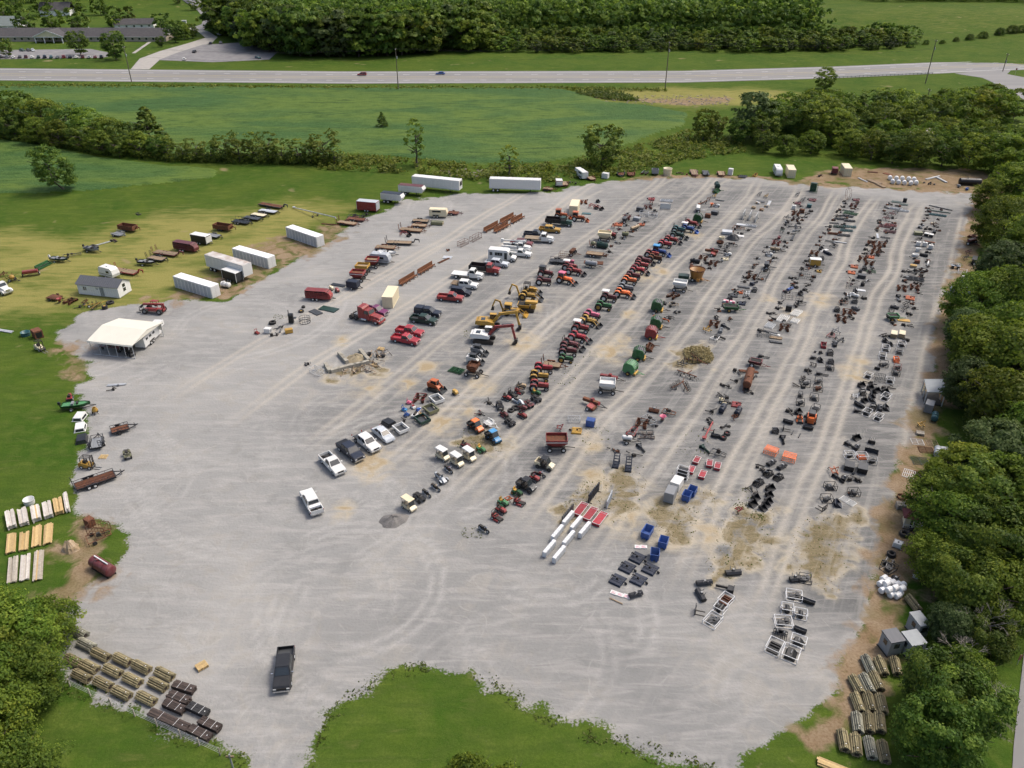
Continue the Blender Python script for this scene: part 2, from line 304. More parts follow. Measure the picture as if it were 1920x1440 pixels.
# ---- trailers
def running_gear(P,xs,y,r=.36,w=.24,rim='w'):wheels(P,[(x,s_*y) for x in xs for s_ in (-1,1)],r,w,rim)
@kind('boxtr','semi_box_trailer','semi trailer','box semi trailer')
def boxtr(c='w',c2='e',r=None,L=15.5,rusty=0,door=0):
    P=Proto();h=L/2;i=P.add('box',B(paint(c),-h,h,-1.28,1.28,1.15,3.95))
    P.add('roof',B(nmat('rust_streak_roof',(.5,.49,.47),.7,0,(.24,.15,.1),.5,.8) if rusty else paint(c),-h+.03,h-.03,-1.25,1.25,3.96,4.0))
    n=int(L/1.2)
    for k in range(n+1):
        x=-h+.05+(L-.1)*k/n
        for s_ in (-1,1):P.add('side_post',B(paint(c),x-.035,x+.035,s_*1.3-.02,s_*1.3+.02,1.15,3.94),i)
    P.add('side_rail',MB(GALV).box(-h,h,-1.315,-1.285,1.06,1.24).box(-h,h,1.285,1.315,1.06,1.24));P.add('landing_gear',MB(IRON).box(h-3.2,h-3.05,-.8,-.65,0,1.15).box(h-3.2,h-3.05,.65,.8,0,1.15))
    running_gear(P,(-h+1.2,-h+2.5),.95,.5,.5,'w');P.add('rear_door',MB(paint(c)).box(-h-.05,-h-.01,-1.2,-.01,1.25,3.85).box(-h-.05,-h-.01,.01,1.2,1.25,3.85))
    if door:P.add('nose_vent',B(IRON,h+.01,h+.2,-.6,.6,2.4,3.5))
    return P
@kind('hopper','hopper_trailer','semi trailer','grain hopper trailer')
def hopper(c='w',c2='m',r=None,L=9):
    P=Proto();h=L/2;i=P.add('hopper_body',MB(paint(c)).prism([(-h,1.1),(h,1.1),(h+.5,2.0),(h,2.9),(-h,2.9)],-1.25,1.25).use(DARKIN))
    for k in range(12):
        x=-h+.2+(L-.4)*k/11
        for s_ in (-1,1):P.add('side_rib',B(paint(c),x-.05,x+.05,s_*1.28-.03,s_*1.28+.03,1.15,2.88),i)
    P.add('tarp',MB(paint(c2) if c2 !='k' else TARP).prism([(-h,2.91),(h,2.91),(h,3.0),(-h,3.0)],-1.15,1.15));P.add('landing_gear',MB(IRON).box(h-2,h-1.85,-.8,-.65,0,1.1).box(h-2,h-1.85,.65,.8,0,1.1));running_gear(P,(-h+1,-h+2.25),.95,.5,.5,'w');return P
@kind('flat','flatbed_trailer','trailer','flatbed trailer')
def flat(c='k',c2='n',r=None,L=6,W=2.1,goose=0,ramps=0,sides=0,axles=2,deck=None,z=.62):
    P=Proto();h=L/2;w=W/2;m=paint(c)
    P.add('frame',MB(m).box(-h,h,-w,-w+.12,z-.22,z).box(-h,h,w-.12,w,z-.22,z).box(-h,-h+.1,-w+.12,w-.12,z-.22,z).box(h-.1,h,-w+.12,w-.12,z-.22,z))
    dm=WOOD if c2=='n' else paint(c2);n=6
    for k in range(n):
        y0=-w+.13+(W-.26)*k/n;P.add('deck_plank',B(dm,-h+.1,h-.1,y0,y0+(W-.26)/n-.02,z-.05,z+.01+.008*(k%2)))
    if goose:P.add('gooseneck',MB(m).bar((h,.35,z),(h+.6,.2,z+.1),.16).bar((h,-.35,z),(h+.6,-.2,z+.1),.16).bar((h+.5,0,z),(h+.9,0,1.5),.26).bar((h+.85,0,1.5),(h+2,0,1.4),.26).bar((h+1.95,0,1.4),(h+1.95,0,.7),.16))
    else:P.add('tongue',MB(m).bar((h,.7,z-.1),(h+1.2,0,z-.12),.1,.12).bar((h,-.7,z-.1),(h+1.2,0,z-.12),.1,.12).bar((h+1.1,0,z-.1),(h+1.45,0,z-.05),.12));P.add('jack',MB(IRON).cyl((h+.9,0,0),(h+.9,0,z+.4),.05,n=6))
    if ramps:
        for s_ in (-1,1):P.add('ramp',MB(m).bar((-h-.1,s_*.75-.2,z),(-h-.25,s_*.75-.2,z+1.4),.07).bar((-h-.1,s_*.75+.2,z),(-h-.25,s_*.75+.2,z+1.4),.07).bar((-h-.2,s_*.75-.2,z+.5),(-h-.2,s_*.75+.2,z+.5),.06).bar((-h-.2,s_*.75-.2,z+1),(-h-.2,s_*.75+.2,z+1),.06).bar((-h-.24,s_*.75-.2,z+1.38),(-h-.24,s_*.75+.2,z+1.38),.06))
    if sides:
        q=MB(m)
        for s_ in (-1,1):
            q.bar((-h,s_*(w-.04),z+sides),(h,s_*(w-.04),z+sides),.06)
            for k in range(6):x=-h+.05+(L-.1)*k/5;q.bar((x,s_*(w-.04),z),(x,s_*(w-.04),z+sides),.05)
        q.bar((h-.03,-w,z+sides),(h-.03,w,z+sides),.06);P.add('side_rail',q)
    xs=(-h*.25-.42,-h*.25+.42) if axles==2 else (-h*.15,)
    out=w-.25 if goose or z>.8 else w+.16
    running_gear(P,xs,out,.36,.22,'w' if r is None or r.random()<.6 else 'd')
    if out>w:
        for s_ in (-1,1):P.add('fender',MB(m).prism([(xs[0]-.45,.7),(xs[0]-.25,.84),(xs[-1]+.25,.84),(xs[-1]+.45,.7)],s_*out-.13,s_*out+.13))
    return P
@kind('stock','livestock_trailer','trailer','livestock trailer')
def stock(c='m',c2='w',r=None,L=5,goose=0):
    P=Proto();h=L/2;m=paint(c);P.add('lower_wall',B(m,-h,h,-.95,.95,.5,1.35));
    s=MB(m)
    for s_ in (-1,1):
        for z in (1.5,1.7,1.9):s.box(-h,h,s_*.93-.02,s_*.93+.02,z-.06,z+.06)
        for k in range(6):x=-h+.03+(L-.06)*k/5;s.box(x-.04,x+.04,s_*.94-.03,s_*.94+.03,1.35,2.2)
    P.add('side_slat',s);P.add('inner',B(DARKIN,-h+.1,h-.1,-.85,.85,1.36,2.15))
    P.add('roof',MB(m).prism([(-h,2.2),(h-.6,2.2),(h+.15,1.9),(h+.2,1.95),(h-.5,2.32),(-h,2.32)],-.98,.98,.06));P.add('nose',MB(m).prism([(h,.5),(h+.5,.55),(h+.6,1.3),(h+.2,1.9),(h,1.95)],-.9,.9,.15))
    if goose:P.add('gooseneck',MB(m).box(h,h+1.6,-.85,.85,1.4,2.25,0,.05).bar((h+1.4,0,1.4),(h+1.4,0,.7),.14))
    else:P.add('tongue',MB(IRON).bar((h+.4,.4,.5),(h+1.5,0,.5),.1).bar((h+.4,-.4,.5),(h+1.5,0,.5),.1))
    running_gear(P,(-.8,.1),1.1,.37,.22,'w')
    for s_ in (-1,1):P.add('fender',MB(m).prism([(-1.3,.75),(-1.1,.9),(.4,.9),(.6,.75)],s_*1.1-.14,s_*1.1+.14))
    return P
@kind('horse','horse_trailer','horse trailer','horse trailer')
def horse(c='w',c2='k',r=None,L=6.5,goose=1):
    P=Proto();h=L/2;m=paint(c);P.add('box',MB(m).prism([(-h,.5),(h,.5),(h+.25,1.3),(h,2.4),(-h,2.4)],-1.05,1.05,.08));P.add('roof',B(m,-h,h-.05,-.96,.96,2.41,2.47,.04,.06))
    for s_ in (-1,1):
        for k in range(3 if L>5 else 4):x=-h+1.2+k*(1.35 if L>5 else .6);P.add('side_window',B(GLASS,x-.38*min(1,L/6),x+.38*min(1,L/6),s_*1.0-.02,s_*1.0+.02,1.65,2.12))
    if goose:P.add('gooseneck',MB(m).box(h,h+1.9,-.95,.95,1.45,2.4,.0,.08).use(IRON).bar((h+1.6,0,1.45),(h+1.6,0,.6),.16))
    else:P.add('tongue',MB(IRON).bar((h,.5,.5),(h+1.2,0,.5),.1).bar((h,-.5,.5),(h+1.2,0,.5),.1))
    running_gear(P,(-1,-.1),1.0,.38,.22,'w');
    for s_ in (-1,1):P.add('fender',MB(IRON).prism([(-1.5,.8),(-1.2,.95),(.2,.95),(.5,.8)],s_*1.12-.12,s_*1.12+.12))
    return P
@kind('cargo','enclosed_trailer','trailer','enclosed cargo trailer')
def cargo(c='k',c2='w',r=None,L=5,W=2.1,H=2.3,ax=2,door=0):
    P=Proto();h=L/2;w=W/2;P.add('box',B(paint(c),-h,h,-w,w,.45,H,0,.02));P.add('roof',MB(paint(c2)).box(-h-.03,h+.03,-w-.02,w+.02,H+.002,H+.07,.05,.1))
    P.add('corner_trim',MB(paint(c2)).box(-h-.02,-h+.06,-w-.02,-w+.06,.42,H).box(h-.06,h+.02,-w-.02,-w+.06,.42,H).box(h-.06,h+.02,w-.06,w+.02,.42,H).box(-h-.02,-h+.06,w-.06,w+.02,.42,H))
    P.add('door',B(paint('d' if door else c),-h-.03,-h-.005,-w+.12,w-.12,.55,H-.15));P.add('front_panel',B(paint('d' if door else c2),h+.005,h+.03,-w+.1,w-.1,.6,H-.2))
    P.add('tongue',MB(IRON).bar((h,.6,.45),(h+1.1,0,.45),.1).bar((h,-.6,.45),(h+1.1,0,.45),.1));running_gear(P,(-.55,.3) if ax==2 else (0,),w-.02 if ax==2 else w+.1,.34,.2,'w');return P
@kind('camper','camper_trailer','camper','camper trailer')
def camper(c='w',c2='s',r=None,L=4.5):
    P=Proto();h=L/2;P.add('shell',MB(paint(c)).prism([(-h,.55),(h-.1,.55),(h+.05,1.2),(h-.25,2.2),(h-.7,2.6),(-h+.5,2.6),(-h+.1,2.3),(-h-.05,1.3)],-1.05,1.05,.08))
    for s_ in (-1,1):P.add('side_window',B(GLASS,.3,1.2,s_*1.06-.02,s_*1.06+.02,1.4,1.95));P.add('stripe',B(paint('d'),-h+.05,h-.2,s_*1.055-.008,s_*1.055+.008,.95,1.08))
    P.add('roof_vent',B(PLAST,-.3,.3,-.3,.3,2.605,2.78,.05,.05));P.add('front_window',GL_([(h-.02,-.6,1.3),(h-.02,.6,1.3),(h-.2,.6,2.0),(h-.2,-.6,2.0)]));P.add('tongue',MB(IRON).bar((h,.5,.5),(h+1.1,0,.5),.1).bar((h,-.5,.5),(h+1.1,0,.5),.1));running_gear(P,(-.2,),1.0,.34,.2,'w');return P
@kind('dumptr','dump_trailer','dump trailer','open dump trailer')
def dumptr(c='x',c2='x',r=None,L=4.6,goose=1):
    P=Proto();h=L/2;m=paint(c);i=P.add('tub',MB(m).box(-h,h,-1.05,-.97,.6,1.75).box(-h,h,.97,1.05,.6,1.75).box(h-.08,h,-.97,.97,.6,1.8).box(-h,-h+.08,-.97,.97,.6,1.7).use(paint('x')).box(-h+.08,h-.08,-.97,.97,.6,.7))
    for k in range(6):
        x=-h+.15+(L-.3)*k/5
        for s_ in (-1,1):P.add('side_rib',B(m,x-.05,x+.05,s_*1.09-.035,s_*1.09+.035,.6,1.73),i)
    P.add('gooseneck' if goose else 'tongue',MB(m).bar((h,0,.9),(h+.7,0,1.6),.2).bar((h+.65,0,1.6),(h+1.6,0,1.3),.2).bar((h+1.55,0,1.3),(h+1.55,0,.7),.12) if goose else MB(IRON).bar((h,.5,.5),(h+1.2,0,.5),.1).bar((h,-.5,.5),(h+1.2,0,.5),.1))
    running_gear(P,(-.8,.1),.85,.38,.24,'d');return P
@kind('gwagon','gravity_wagon','farm wagon','gravity wagon')
def gwagon(c='r',c2='x',r=None,L=3.4):
    P=Proto();h=L/2;m=paint(c);V=[(-h*.45,-.5,.8),(h*.45,-.5,.8),(h*.45,.5,.8),(-h*.45,.5,.8)];T=[(-h,-1.15,1.75),(h,-1.15,1.75),(h,1.15,1.75),(-h,1.15,1.75)]
    P.add('hopper_base',MB(m).hexa(V+T));s=MB(m).box(-h,h,-1.2,-1.12,1.75,2.4).box(-h,h,1.12,1.2,1.75,2.4).box(-h,-h+.08,-1.12,1.12,1.75,2.4).box(h-.08,h,-1.12,1.12,1.75,2.4).use(paint(c2)).box(-h+.09,h-.09,-1.1,1.1,1.76,1.9);P.add('side_board',s)
    P.add('top_rim',MB(paint('w' if c=='r' else c)).box(-h-.01,h+.01,-1.225,-1.205,1.95,2.1).box(-h-.01,h+.01,1.205,1.225,1.95,2.1));P.add('chassis',MB(IRON).box(-1.4,1.4,-.4,.4,.5,.62).bar((1.3,0,.5),(3.0,0,.3),.1).bar((-1.1,-.9,.45),(-1.1,.9,.45),.1).bar((1.1,-.9,.45),(1.1,.9,.45),.1).bar((-1.2,.45,.6),(-1.2,.9,1.5),.08).bar((1.2,-.45,.6),(1.2,-.9,1.5),.08));wheels(P,[(1.1,.95),(1.1,-.95),(-1.1,.95),(-1.1,-.95)],.42,.26,'w');return P
@kind('boat','boat_on_trailer','boat','small boat on trailer')
def boat(c='q',c2='e',r=None):
    P=Proto();m=MB(paint(c));st=[(-2.2,.75,.55),(0,.8,.5),(1.4,.6,.5),(2.4,.06,.75)];V=[]
    for x,w,z in st:V+=[(x,-w,1.1+(x>2)*.1),(x,-w*.6,z),(x,w*.6,z),(x,w,1.1+(x>2)*.1)]
    m.add(V,[(4*i+j,4*i+4+j,4*i+5+j,4*i+1+j) for i in range(3) for j in range(3)]+[(0,1,2,3)]);P.add('hull',m)
    P.add('deck',MB(paint(c2)).sheet([(-2.1,-.68,.95),(0,-.72,.95),(1.4,-.54,.98),(2.2,0,1.05),(1.4,.54,.98),(0,.72,.95),(-2.1,.68,.95)]));P.add('seat',B(paint('e'),-.6,-.2,-.5,.5,.96,1.3));P.add('console',B(IRON,.2,.5,-.3,.3,.96,1.35));P.add('outboard_motor',MB(paint('w' if c=='q' else 'k')).box(-2.75,-2.3,-.2,.2,1.1,1.6,.06,.05).use(IRON).box(-2.55,-2.4,-.06,.06,.4,1.1))
    P.add('trailer_frame',MB(IRON).bar((-2.3,-.6,.4),(1.2,-.6,.4),.08).bar((-2.3,.6,.4),(1.2,.6,.4),.08).bar((1.2,-.6,.4),(3.2,0,.4),.08).bar((1.2,.6,.4),(3.2,0,.4),.08));wheels(P,[(-.6,.95),(-.6,-.95)],.32,.2,'w');return P
@kind('locker','storage_locker_container','container','white container with roll-up locker doors')
def locker(c='w',c2='e',r=None,L=12.2):
    P=Proto();h=L/2;P.add('shell',B(paint(c),-h,h,-1.2,1.2,.02,2.75));P.add('roof',B(nmat('bright_roof',(.8,.8,.8),.4,0,(.7,.71,.72),.7,.5),-h+.02,h-.02,-1.17,1.17,2.752,2.79));n=10
    dm=nmat('locker_door',(.42,.44,.46),.5,0,(.34,.36,.38),2,.5,obj_rand=.1)
    for s_ in (-1,1):
        for k in range(n):
            x0=-h+.12+(L-.24)*k/n;i=P.add('locker_door',B(dm,x0+.14,x0+(L-.24)/n-.14,s_*1.215-.012,s_*1.215+.012,.12,2.5))
            if s_<0:
                for z in (.85,1.65):P.add('door_rib',B(dm,x0+.1,x0+(L-.24)/n-.1,s_*1.24-.01,s_*1.24+.01,z,z+.08),i)
    P.add('end_door',MB(paint(c)).box(h+.005,h+.04,-1.1,-.02,.1,2.6).box(h+.005,h+.04,.02,1.1,.1,2.6));return P
@kind('cont','shipping_container','container','cream shipping container')
def cont(c='c',c2='c',r=None,L=6.06):
    P=Proto();h=L/2;m=paint(c);P.add('frame',MB(m).box(-h,h,-1.22,1.22,.02,.18).box(-h,h,-1.22,1.22,2.46,2.6));V=[];n=44
    for s_ in (-1,1):
        pr=MB(m);pts=[(-h+L*k/n,s_*(1.2 if (k//2)%2 else 1.155)) for k in range(n+1)]
        for a,b in zip(pts[:-1],pts[1:]):pr.sheet([(a[0],a[1],.18),(b[0],b[1],.18),(b[0],b[1],2.46),(a[0],a[1],2.46)])
        P.add('corrugated_wall',pr)
    P.add('roof',B(m,-h+.02,h-.02,-1.19,1.19,2.602,2.63));P.add('end_door',MB(m).box(h-.05,h,-1.18,-.015,.18,2.46).box(h-.05,h,.015,1.18,.18,2.46));P.add('back_wall',B(m,-h,-h+.05,-1.15,1.15,.18,2.46))
    P.add('lock_rod',MB(GALV).bar((h+.04,-.3,.2),(h+.04,-.3,2.45),.04).bar((h+.04,.3,.2),(h+.04,.3,2.45),.04).bar((h+.04,-.85,.2),(h+.04,-.85,2.45),.04).bar((h+.04,.85,.2),(h+.04,.85,2.45),.04));return P
# ---- tractors and machines
def loader_arms(P,c,x0,z0,x1,w=.45,bw=.95,bc=None):
    for s_ in (-1,1):P.add('loader_arm',MB(paint(c)).bar((x0,s_*w,z0),(x0+(x1-x0)*.55,s_*w,z0-.05),.11,.16).bar((x0+(x1-x0)*.52,s_*w,z0),(x1,s_*w,.35),.11,.16).use(IRON).bar((x0+.1,s_*w,z0-.5),(x0+(x1-x0)*.5,s_*w,z0-.1),.07))
    P.add('loader_bucket',bucket_mb(paint(bc or c),bw,.75,(x1,.05)))
def bucket_mb(m,hw,d,o=(0,0),z=0):
    x,zz=o;pr=[(x,zz+.08),(x-.03,zz+.55),(x+.06,zz+.68)];q=MB(m)
    q.add([(x,-hw,zz),(x+d,-hw,zz),(x+d,hw,zz),(x,hw,zz),(x-.06,-hw,zz+.5),(x-.06,hw,zz+.5),(x+.1,-hw,zz+.68),(x+.1,hw,zz+.68)],[(0,1,2,3),(0,3,5,4),(4,5,7,6)])
    for s_ in (-hw,hw):q.prism([(x,zz),(x+d,zz),(x+.1,zz+.68),(x-.06,zz+.5)],s_-.02,s_+.02)
    q.box(x-.02,x+d+.06,-hw-.02,hw+.02,zz-.03,zz+.001).box(x-.12,x-.05,-hw,hw,zz+.1,zz+.5);return q
@kind('tractor','farm_tractor','tractor','farm tractor')
def tractor(c='r',c2='w',r=None,cab=0,rops=0,loader=0,s=1.0,narrow=0,canopy=0,rim=None):
    P=Proto();m=paint(c);rim=rim or {'g':'y','b':'w','o':'w'}.get(c,'w')
    P.add('hood',MB(m).prism([(.15,.95),(1.9,.9),(1.98,1.25),(1.85,1.45),(.15,1.55)],-.36,.36,.07));P.add('chassis',MB(IRON).box(-.9,2.0,-.25,.25,.55,.95).box(-.95,-.3,-.5,.5,.6,.95).box(1.5,1.7,-.6,.6,.42,.55));P.add('grille',B(IRON,1.93,2.0,-.28,.28,.95,1.3))
    wheels(P,[(-.7,.82),(-.7,-.82)],.78,.42,rim);fy=.3 if narrow else .68
    wheels(P,[(1.6,fy),(1.6,-fy)],.42,.26,rim)
    for s_ in (-1,1):P.add('fender',MB(m).prism([(-1.4,1.15),(-1.2,1.55),(-.75,1.68),(-.25,1.6),(-.05,1.3),(-.2,1.25),(-.4,1.5),(-.75,1.6),(-1.1,1.5),(-1.3,1.15)],s_*.82-.24,s_*.82+.24))
    P.add('exhaust',MB(IRON).cyl((1.2,.12,1.4),(1.2,.12,2.15),.05,n=8));P.add('seat',MB(IRON).box(-.85,-.4,-.25,.25,1.05,1.2).box(-.95,-.83,-.25,.25,1.15,1.6));P.add('steering_wheel',MB(IRON).bar((.15,0,1.3),(-.1,0,1.65),.05).cyl((-.1,0,1.63),(-.14,0,1.68),.2,n=12))
    if cab:
        fr=MB(m if c !='r' or cab==1 else paint('d'))
        for x,y in ((.2,.6),(.2,-.6),(-1.15,.68),(-1.15,-.68)):fr.bar((x,y,1.1),(x-.06,y*.95,2.45),.08)
        P.add('cab_frame',fr);P.add('cab_glass',B(GLASS,-1.13,.17,-.63,.63,1.35,2.4,.03,.02));P.add('roof',B(paint(c2) if c2 !='k' else m,-1.3,.32,-.74,.74,2.46,2.62,.08,.08))
    if rops or canopy:P.add('rollbar',MB(IRON).bar((-1.1,.55,1.0),(-1.15,.55,2.35),.08).bar((-1.1,-.55,1.0),(-1.15,-.55,2.35),.08).bar((-1.15,-.58,2.35),(-1.15,.58,2.35),.08))
    if canopy:P.add('canopy',B(paint(c2),-1.35,.3,-.65,.65,2.42,2.52,.08,.08))
    if loader:loader_arms(P,c,.6,1.35,2.6,.5,.95,None if c in 'gob' else 'd')
    return P
def tracks(P,L,y,w,h,rr=None):
    for s_ in (-1,1):
        m=MB(IRON);n=20;pts=[]
        r=h/2;
        for k in range(8):a=math.pi/2+math.pi*k/7;pts.append((-L/2+r+r*math.cos(a),r+r*math.sin(a)))
        for k in range(8):a=-math.pi/2+math.pi*k/7;pts.append((L/2-r+r*math.cos(a),r+r*math.sin(a)))
        m.prism(pts[::-1],s_*y-w/2,s_*y+w/2);P.add('track',m)
        g=MB(IRON)
        for k in range(int(L/.25)):x=-L/2+.3+k*.22;g.box(x,x+.06,s_*y-w/2-.005,s_*y+w/2+.005,h,h+.035) if x<L/2-.3 else 0
        P.add('track_pad',g)
@kind('excavator','excavator','excavator','tracked excavator')
def excavator(c='y',c2='y',r=None):
    P=Proto();m=paint(c);bm=paint(c2);tracks(P,4.2,1.15,.55,.85);P.add('undercarriage',B(IRON,-1.0,1.0,-.9,.9,.4,.85));P.add('turntable',MB(IRON).cyl((0,0,.85),(0,0,1.1),.7))
    P.add('house',MB(m).prism([(-2.3,1.15),(1.2,1.15),(1.2,1.7),(-.3,2.05),(-2.1,2.1),(-2.35,1.8)],-1.25,1.25,.1));P.add('counterweight',MB(m).prism([(-2.75,1.25),(-2.3,1.2),(-2.25,2.0),(-2.65,1.95)],-1.15,1.15,.1));P.add('engine_grille',B(GLASS,-1.6,-.7,-.7,.5,2.07,2.13))
    i=P.add('cab',MB(m).box(.1,1.5,.35,1.2,1.7,1.9).box(.1,1.5,.35,1.2,2.85,2.95));P.add('cab_glass',B(GLASS,.13,1.47,.38,1.17,1.9,2.85),i)
    P.add('boom',MB(bm).bar((.9,-.25,1.5),(2.4,-.25,3.6),.42,.55).bar((2.2,-.25,3.5),(6.0,-.25,4.1),.4,.5));P.add('boom_cylinder',MB(STEEL).cyl((1.2,-.55,1.4),(3.2,-.55,3.3),.1).cyl((1.2,.05,1.4),(3.2,.05,3.3),.1));P.add('stick',MB(bm).bar((5.5,-.25,4.35),(6.3,-.25,1.2),.32,.42));P.add('stick_cylinder',MB(STEEL).cyl((3.6,-.25,4.2),(5.6,-.25,4.6),.09))
    P.add('bucket',MB(IRON).prism([(5.7,.15),(6.2,.05),(6.75,.45),(6.7,1.2),(6.1,1.25),(6.3,.7)],-.75,.25));return P
@kind('backhoe','backhoe_loader','backhoe','backhoe loader')
def backhoe(c='y',c2='k',r=None,roof=1):
    P=tractor(c,c,None,cab=2 if roof else 0,rops=0 if roof else 1,rim='y');m=paint(c);loader_arms(P,c,.4,1.45,3.0,.6,1.15,'d' if not roof else c)
    P.add('backhoe_frame',MB(m).box(-1.7,-1.2,-.6,.6,.4,1.1));P.add('backhoe_boom',MB(m).bar((-1.6,0,.9),(-2.3,0,3.0),.25,.34).bar((-2.3,0,2.9),(-3.3,0,3.2),.24,.3));P.add('dipper',MB(m).bar((-3.2,0,3.3),(-3.9,0,1.6),.22,.3));P.add('dig_bucket',MB(IRON).prism([(-4.2,.9),(-3.6,.75),(-3.5,1.5),(-3.9,1.75)],-.35,.35))
    for s_ in (-1,1):P.add('stabiliser',MB(IRON).bar((-1.5,s_*.6,.8),(-1.55,s_*1.3,.1),.14));
    return P
@kind('skid','skid_steer_loader','skid steer','skid steer loader')
def skid(c='w',c2='k',r=None,trk=0):
    P=Proto();m=paint(c);P.add('body',MB(m).prism([(-1.35,.35),(.7,.35),(.9,.7),(.4,1.0),(-.4,1.05),(-1.4,1.35)],-.5,.5));P.add('engine_hood',B(m,-1.5,-.8,-.48,.48,1.0,1.45,.06,.05))
    cg=MB(paint('d' if c !='o' else c))
    for x,y in ((.5,.45),(.5,-.45),(-.75,.45),(-.75,-.45)):cg.bar((x,y,.95),(x-.08,y*.95,2.0),.08)
    cg.box(-.88,.5,-.48,.48,1.98,2.06,.03,.03);P.add('cage',cg);P.add('cab_glass',B(GLASS,-.72,.42,-.41,.41,1.05,1.96,.03,.02));P.add('seat',B(IRON,-.5,0,-.25,.25,.95,1.1))
    for s_ in (-1,1):P.add('lift_arm',MB(m).bar((-1.3,s_*.62,1.55),(.5,s_*.62,1.25),.13,.22).bar((.45,s_*.62,1.3),(1.25,s_*.62,.45),.13,.2).bar((-1.3,s_*.62,1.6),(-1.3,s_*.62,.8),.14))
    P.add('bucket',bucket_mb(paint('d') if c2=='k' else paint(c2),.9,.7,(1.25,.06)))
    if trk:tracks(P,2.4,.78,.4,.62)
    else:wheels(P,[(.55,.72),(.55,-.72),(-.6,.72),(-.6,-.72)],.42,.3,c if c in 'wy' else 'w')
    return P
@kind('telehandler','telehandler','telehandler','telescopic handler')
def telehandler(c='o',c2='k',r=None):
    P=Proto();m=paint(c);P.add('chassis',MB(m).prism([(-2.3,.55),(2.2,.55),(2.3,.85),(.8,.95),(-2.0,1.0),(-2.4,.9)],-.5,.5));P.add('boom_tower',MB(m).bar((-2.2,-.2,.9),(-2.2,-.2,2.2),.2).bar((-2.2,.4,.9),(-2.2,.4,2.2),.2));P.add('boom',MB(m).bar((-2.5,.1,2.15),(2.2,.1,1.9),.36,.42).use(paint('d')).bar((2.1,.1,1.95),(3.0,.1,1.0),.3,.34))
    cb=MB(m)
    for x,y in ((.7,-.25),(.7,-1.05),(-.7,-.25),(-.7,-1.05)):cb.bar((x,y,1.2),(x,y,2.45),.09)
    cb.box(-.8,.8,-1.1,-.2,2.43,2.5);P.add('cab_frame',cb);P.add('seat',B(IRON,-.4,.1,-.85,-.45,1.2,1.8));P.add('engine_cover',B(m,-1.0,.8,.45,1.05,.75,1.35,.1,.08));wheels(P,[(1.7,.95),(1.7,-.95),(-1.6,.95),(-1.6,-.95)],.62,.4,'e')
    P.add('fork_carriage',MB(IRON).bar((2.95,-.6,.4),(2.95,-.6,1.4),.08).bar((2.95,.7,.4),(2.95,.7,1.4),.08).bar((2.95,-.6,1.4),(2.95,.7,1.4),.1).bar((2.95,-.6,.5),(2.95,.7,.5),.1).bar((2.95,-.4,.15),(4.0,-.4,.12),.12,.06).bar((2.95,.5,.15),(4.0,.5,.12),.12,.06));return P
@kind('forklift','forklift','forklift','forklift')
def forklift(c='y',c2='k',r=None):
    P=Proto();m=paint(c);P.add('body',MB(m).prism([(-1.3,.3),(.6,.3),(.7,.75),(.3,.85),(-.2,.9),(-1.1,1.15),(-1.35,.9)],-.55,.55,.04));og=MB(IRON)
    for x,y in ((.55,.45),(.55,-.45),(-.9,.45),(-.9,-.45)):og.bar((x,y,.8),(x*.8,y,2.1),.07)
    for k in range(6):og.bar((-.72+k*.24,-.45,2.1),(-.72+k*.24,.45,2.1),.05)
    og.bar((-.75,.45,2.1),(.48,.45,2.1),.06).bar((-.75,-.45,2.1),(.48,-.45,2.1),.06);P.add('overhead_guard',og);P.add('mast',MB(IRON).bar((.85,-.3,.1),(.85,-.3,2.3),.12).bar((.85,.3,.1),(.85,.3,2.3),.12).bar((.85,-.3,2.25),(.85,.3,2.25),.1).bar((.85,-.3,1.2),(.85,.3,1.2),.1));P.add('fork',MB(STEEL).bar((.95,-.25,.1),(2.0,-.25,.06),.12,.05).bar((.95,.25,.1),(2.0,.25,.06),.12,.05).bar((.95,-.4,.5),(.95,.4,.5),.08));P.add('seat',B(IRON,-.6,-.1,-.25,.25,.95,1.4));wheels(P,[(.5,.5),(.5,-.5),(-.85,.45),(-.85,-.45)],.32,.22,'w');return P
@kind('dozer','bulldozer','bulldozer','crawler loader')
def dozer(c='y',c2='y',r=None):
    P=Proto();m=paint(c);tracks(P,2.8,.75,.4,.75);P.add('hood',MB(m).prism([(0,.6),(1.6,.6),(1.65,1.35),(0,1.5)],-.4,.4,.04));P.add('body',B(m,-1.4,0,-.5,.5,.55,1.1));P.add('seat',B(IRON,-1.0,-.5,-.3,.3,1.1,1.6));P.add('rollbar',MB(IRON).bar((-1.2,.6,1),(-1.2,.6,2.5),.1).bar((-1.2,-.6,1),(-1.2,-.6,2.5),.1).bar((.1,.6,1),(0,.6,2.5),.1).bar((.1,-.6,1),(0,-.6,2.5),.1).box(-1.3,.1,-.7,.7,2.5,2.58));loader_arms(P,c,-.2,1.5,2.1,.55,1.0,'d');return P
@kind('dumper','yellow_dumper','dumper','tracked dumper')
def dumper(c='y',c2='y',r=None):
    P=Proto();m=paint(c);tracks(P,3.4,.95,.45,.7);P.add('chassis',B(IRON,-1.6,1.7,-.7,.7,.4,.75));P.add('tub',MB(m).hexa([(-1.7,-.8,.8),(.5,-.8,.8),(.5,.8,.8),(-1.7,.8,.8),(-2.0,-1.05,1.6),(.7,-1.05,1.6),(.7,1.05,1.6),(-2.0,1.05,1.6)]).use(DARKIN).box(-1.85,.55,-.95,.95,1.601,1.62));P.add('chute',MB(m).prism([(-.3,1.65),(2.3,1.9),(2.3,2.25),(-.3,2.3)],-.5,.5));P.add('engine',B(m,.9,1.9,-.8,.8,.8,1.6));return P
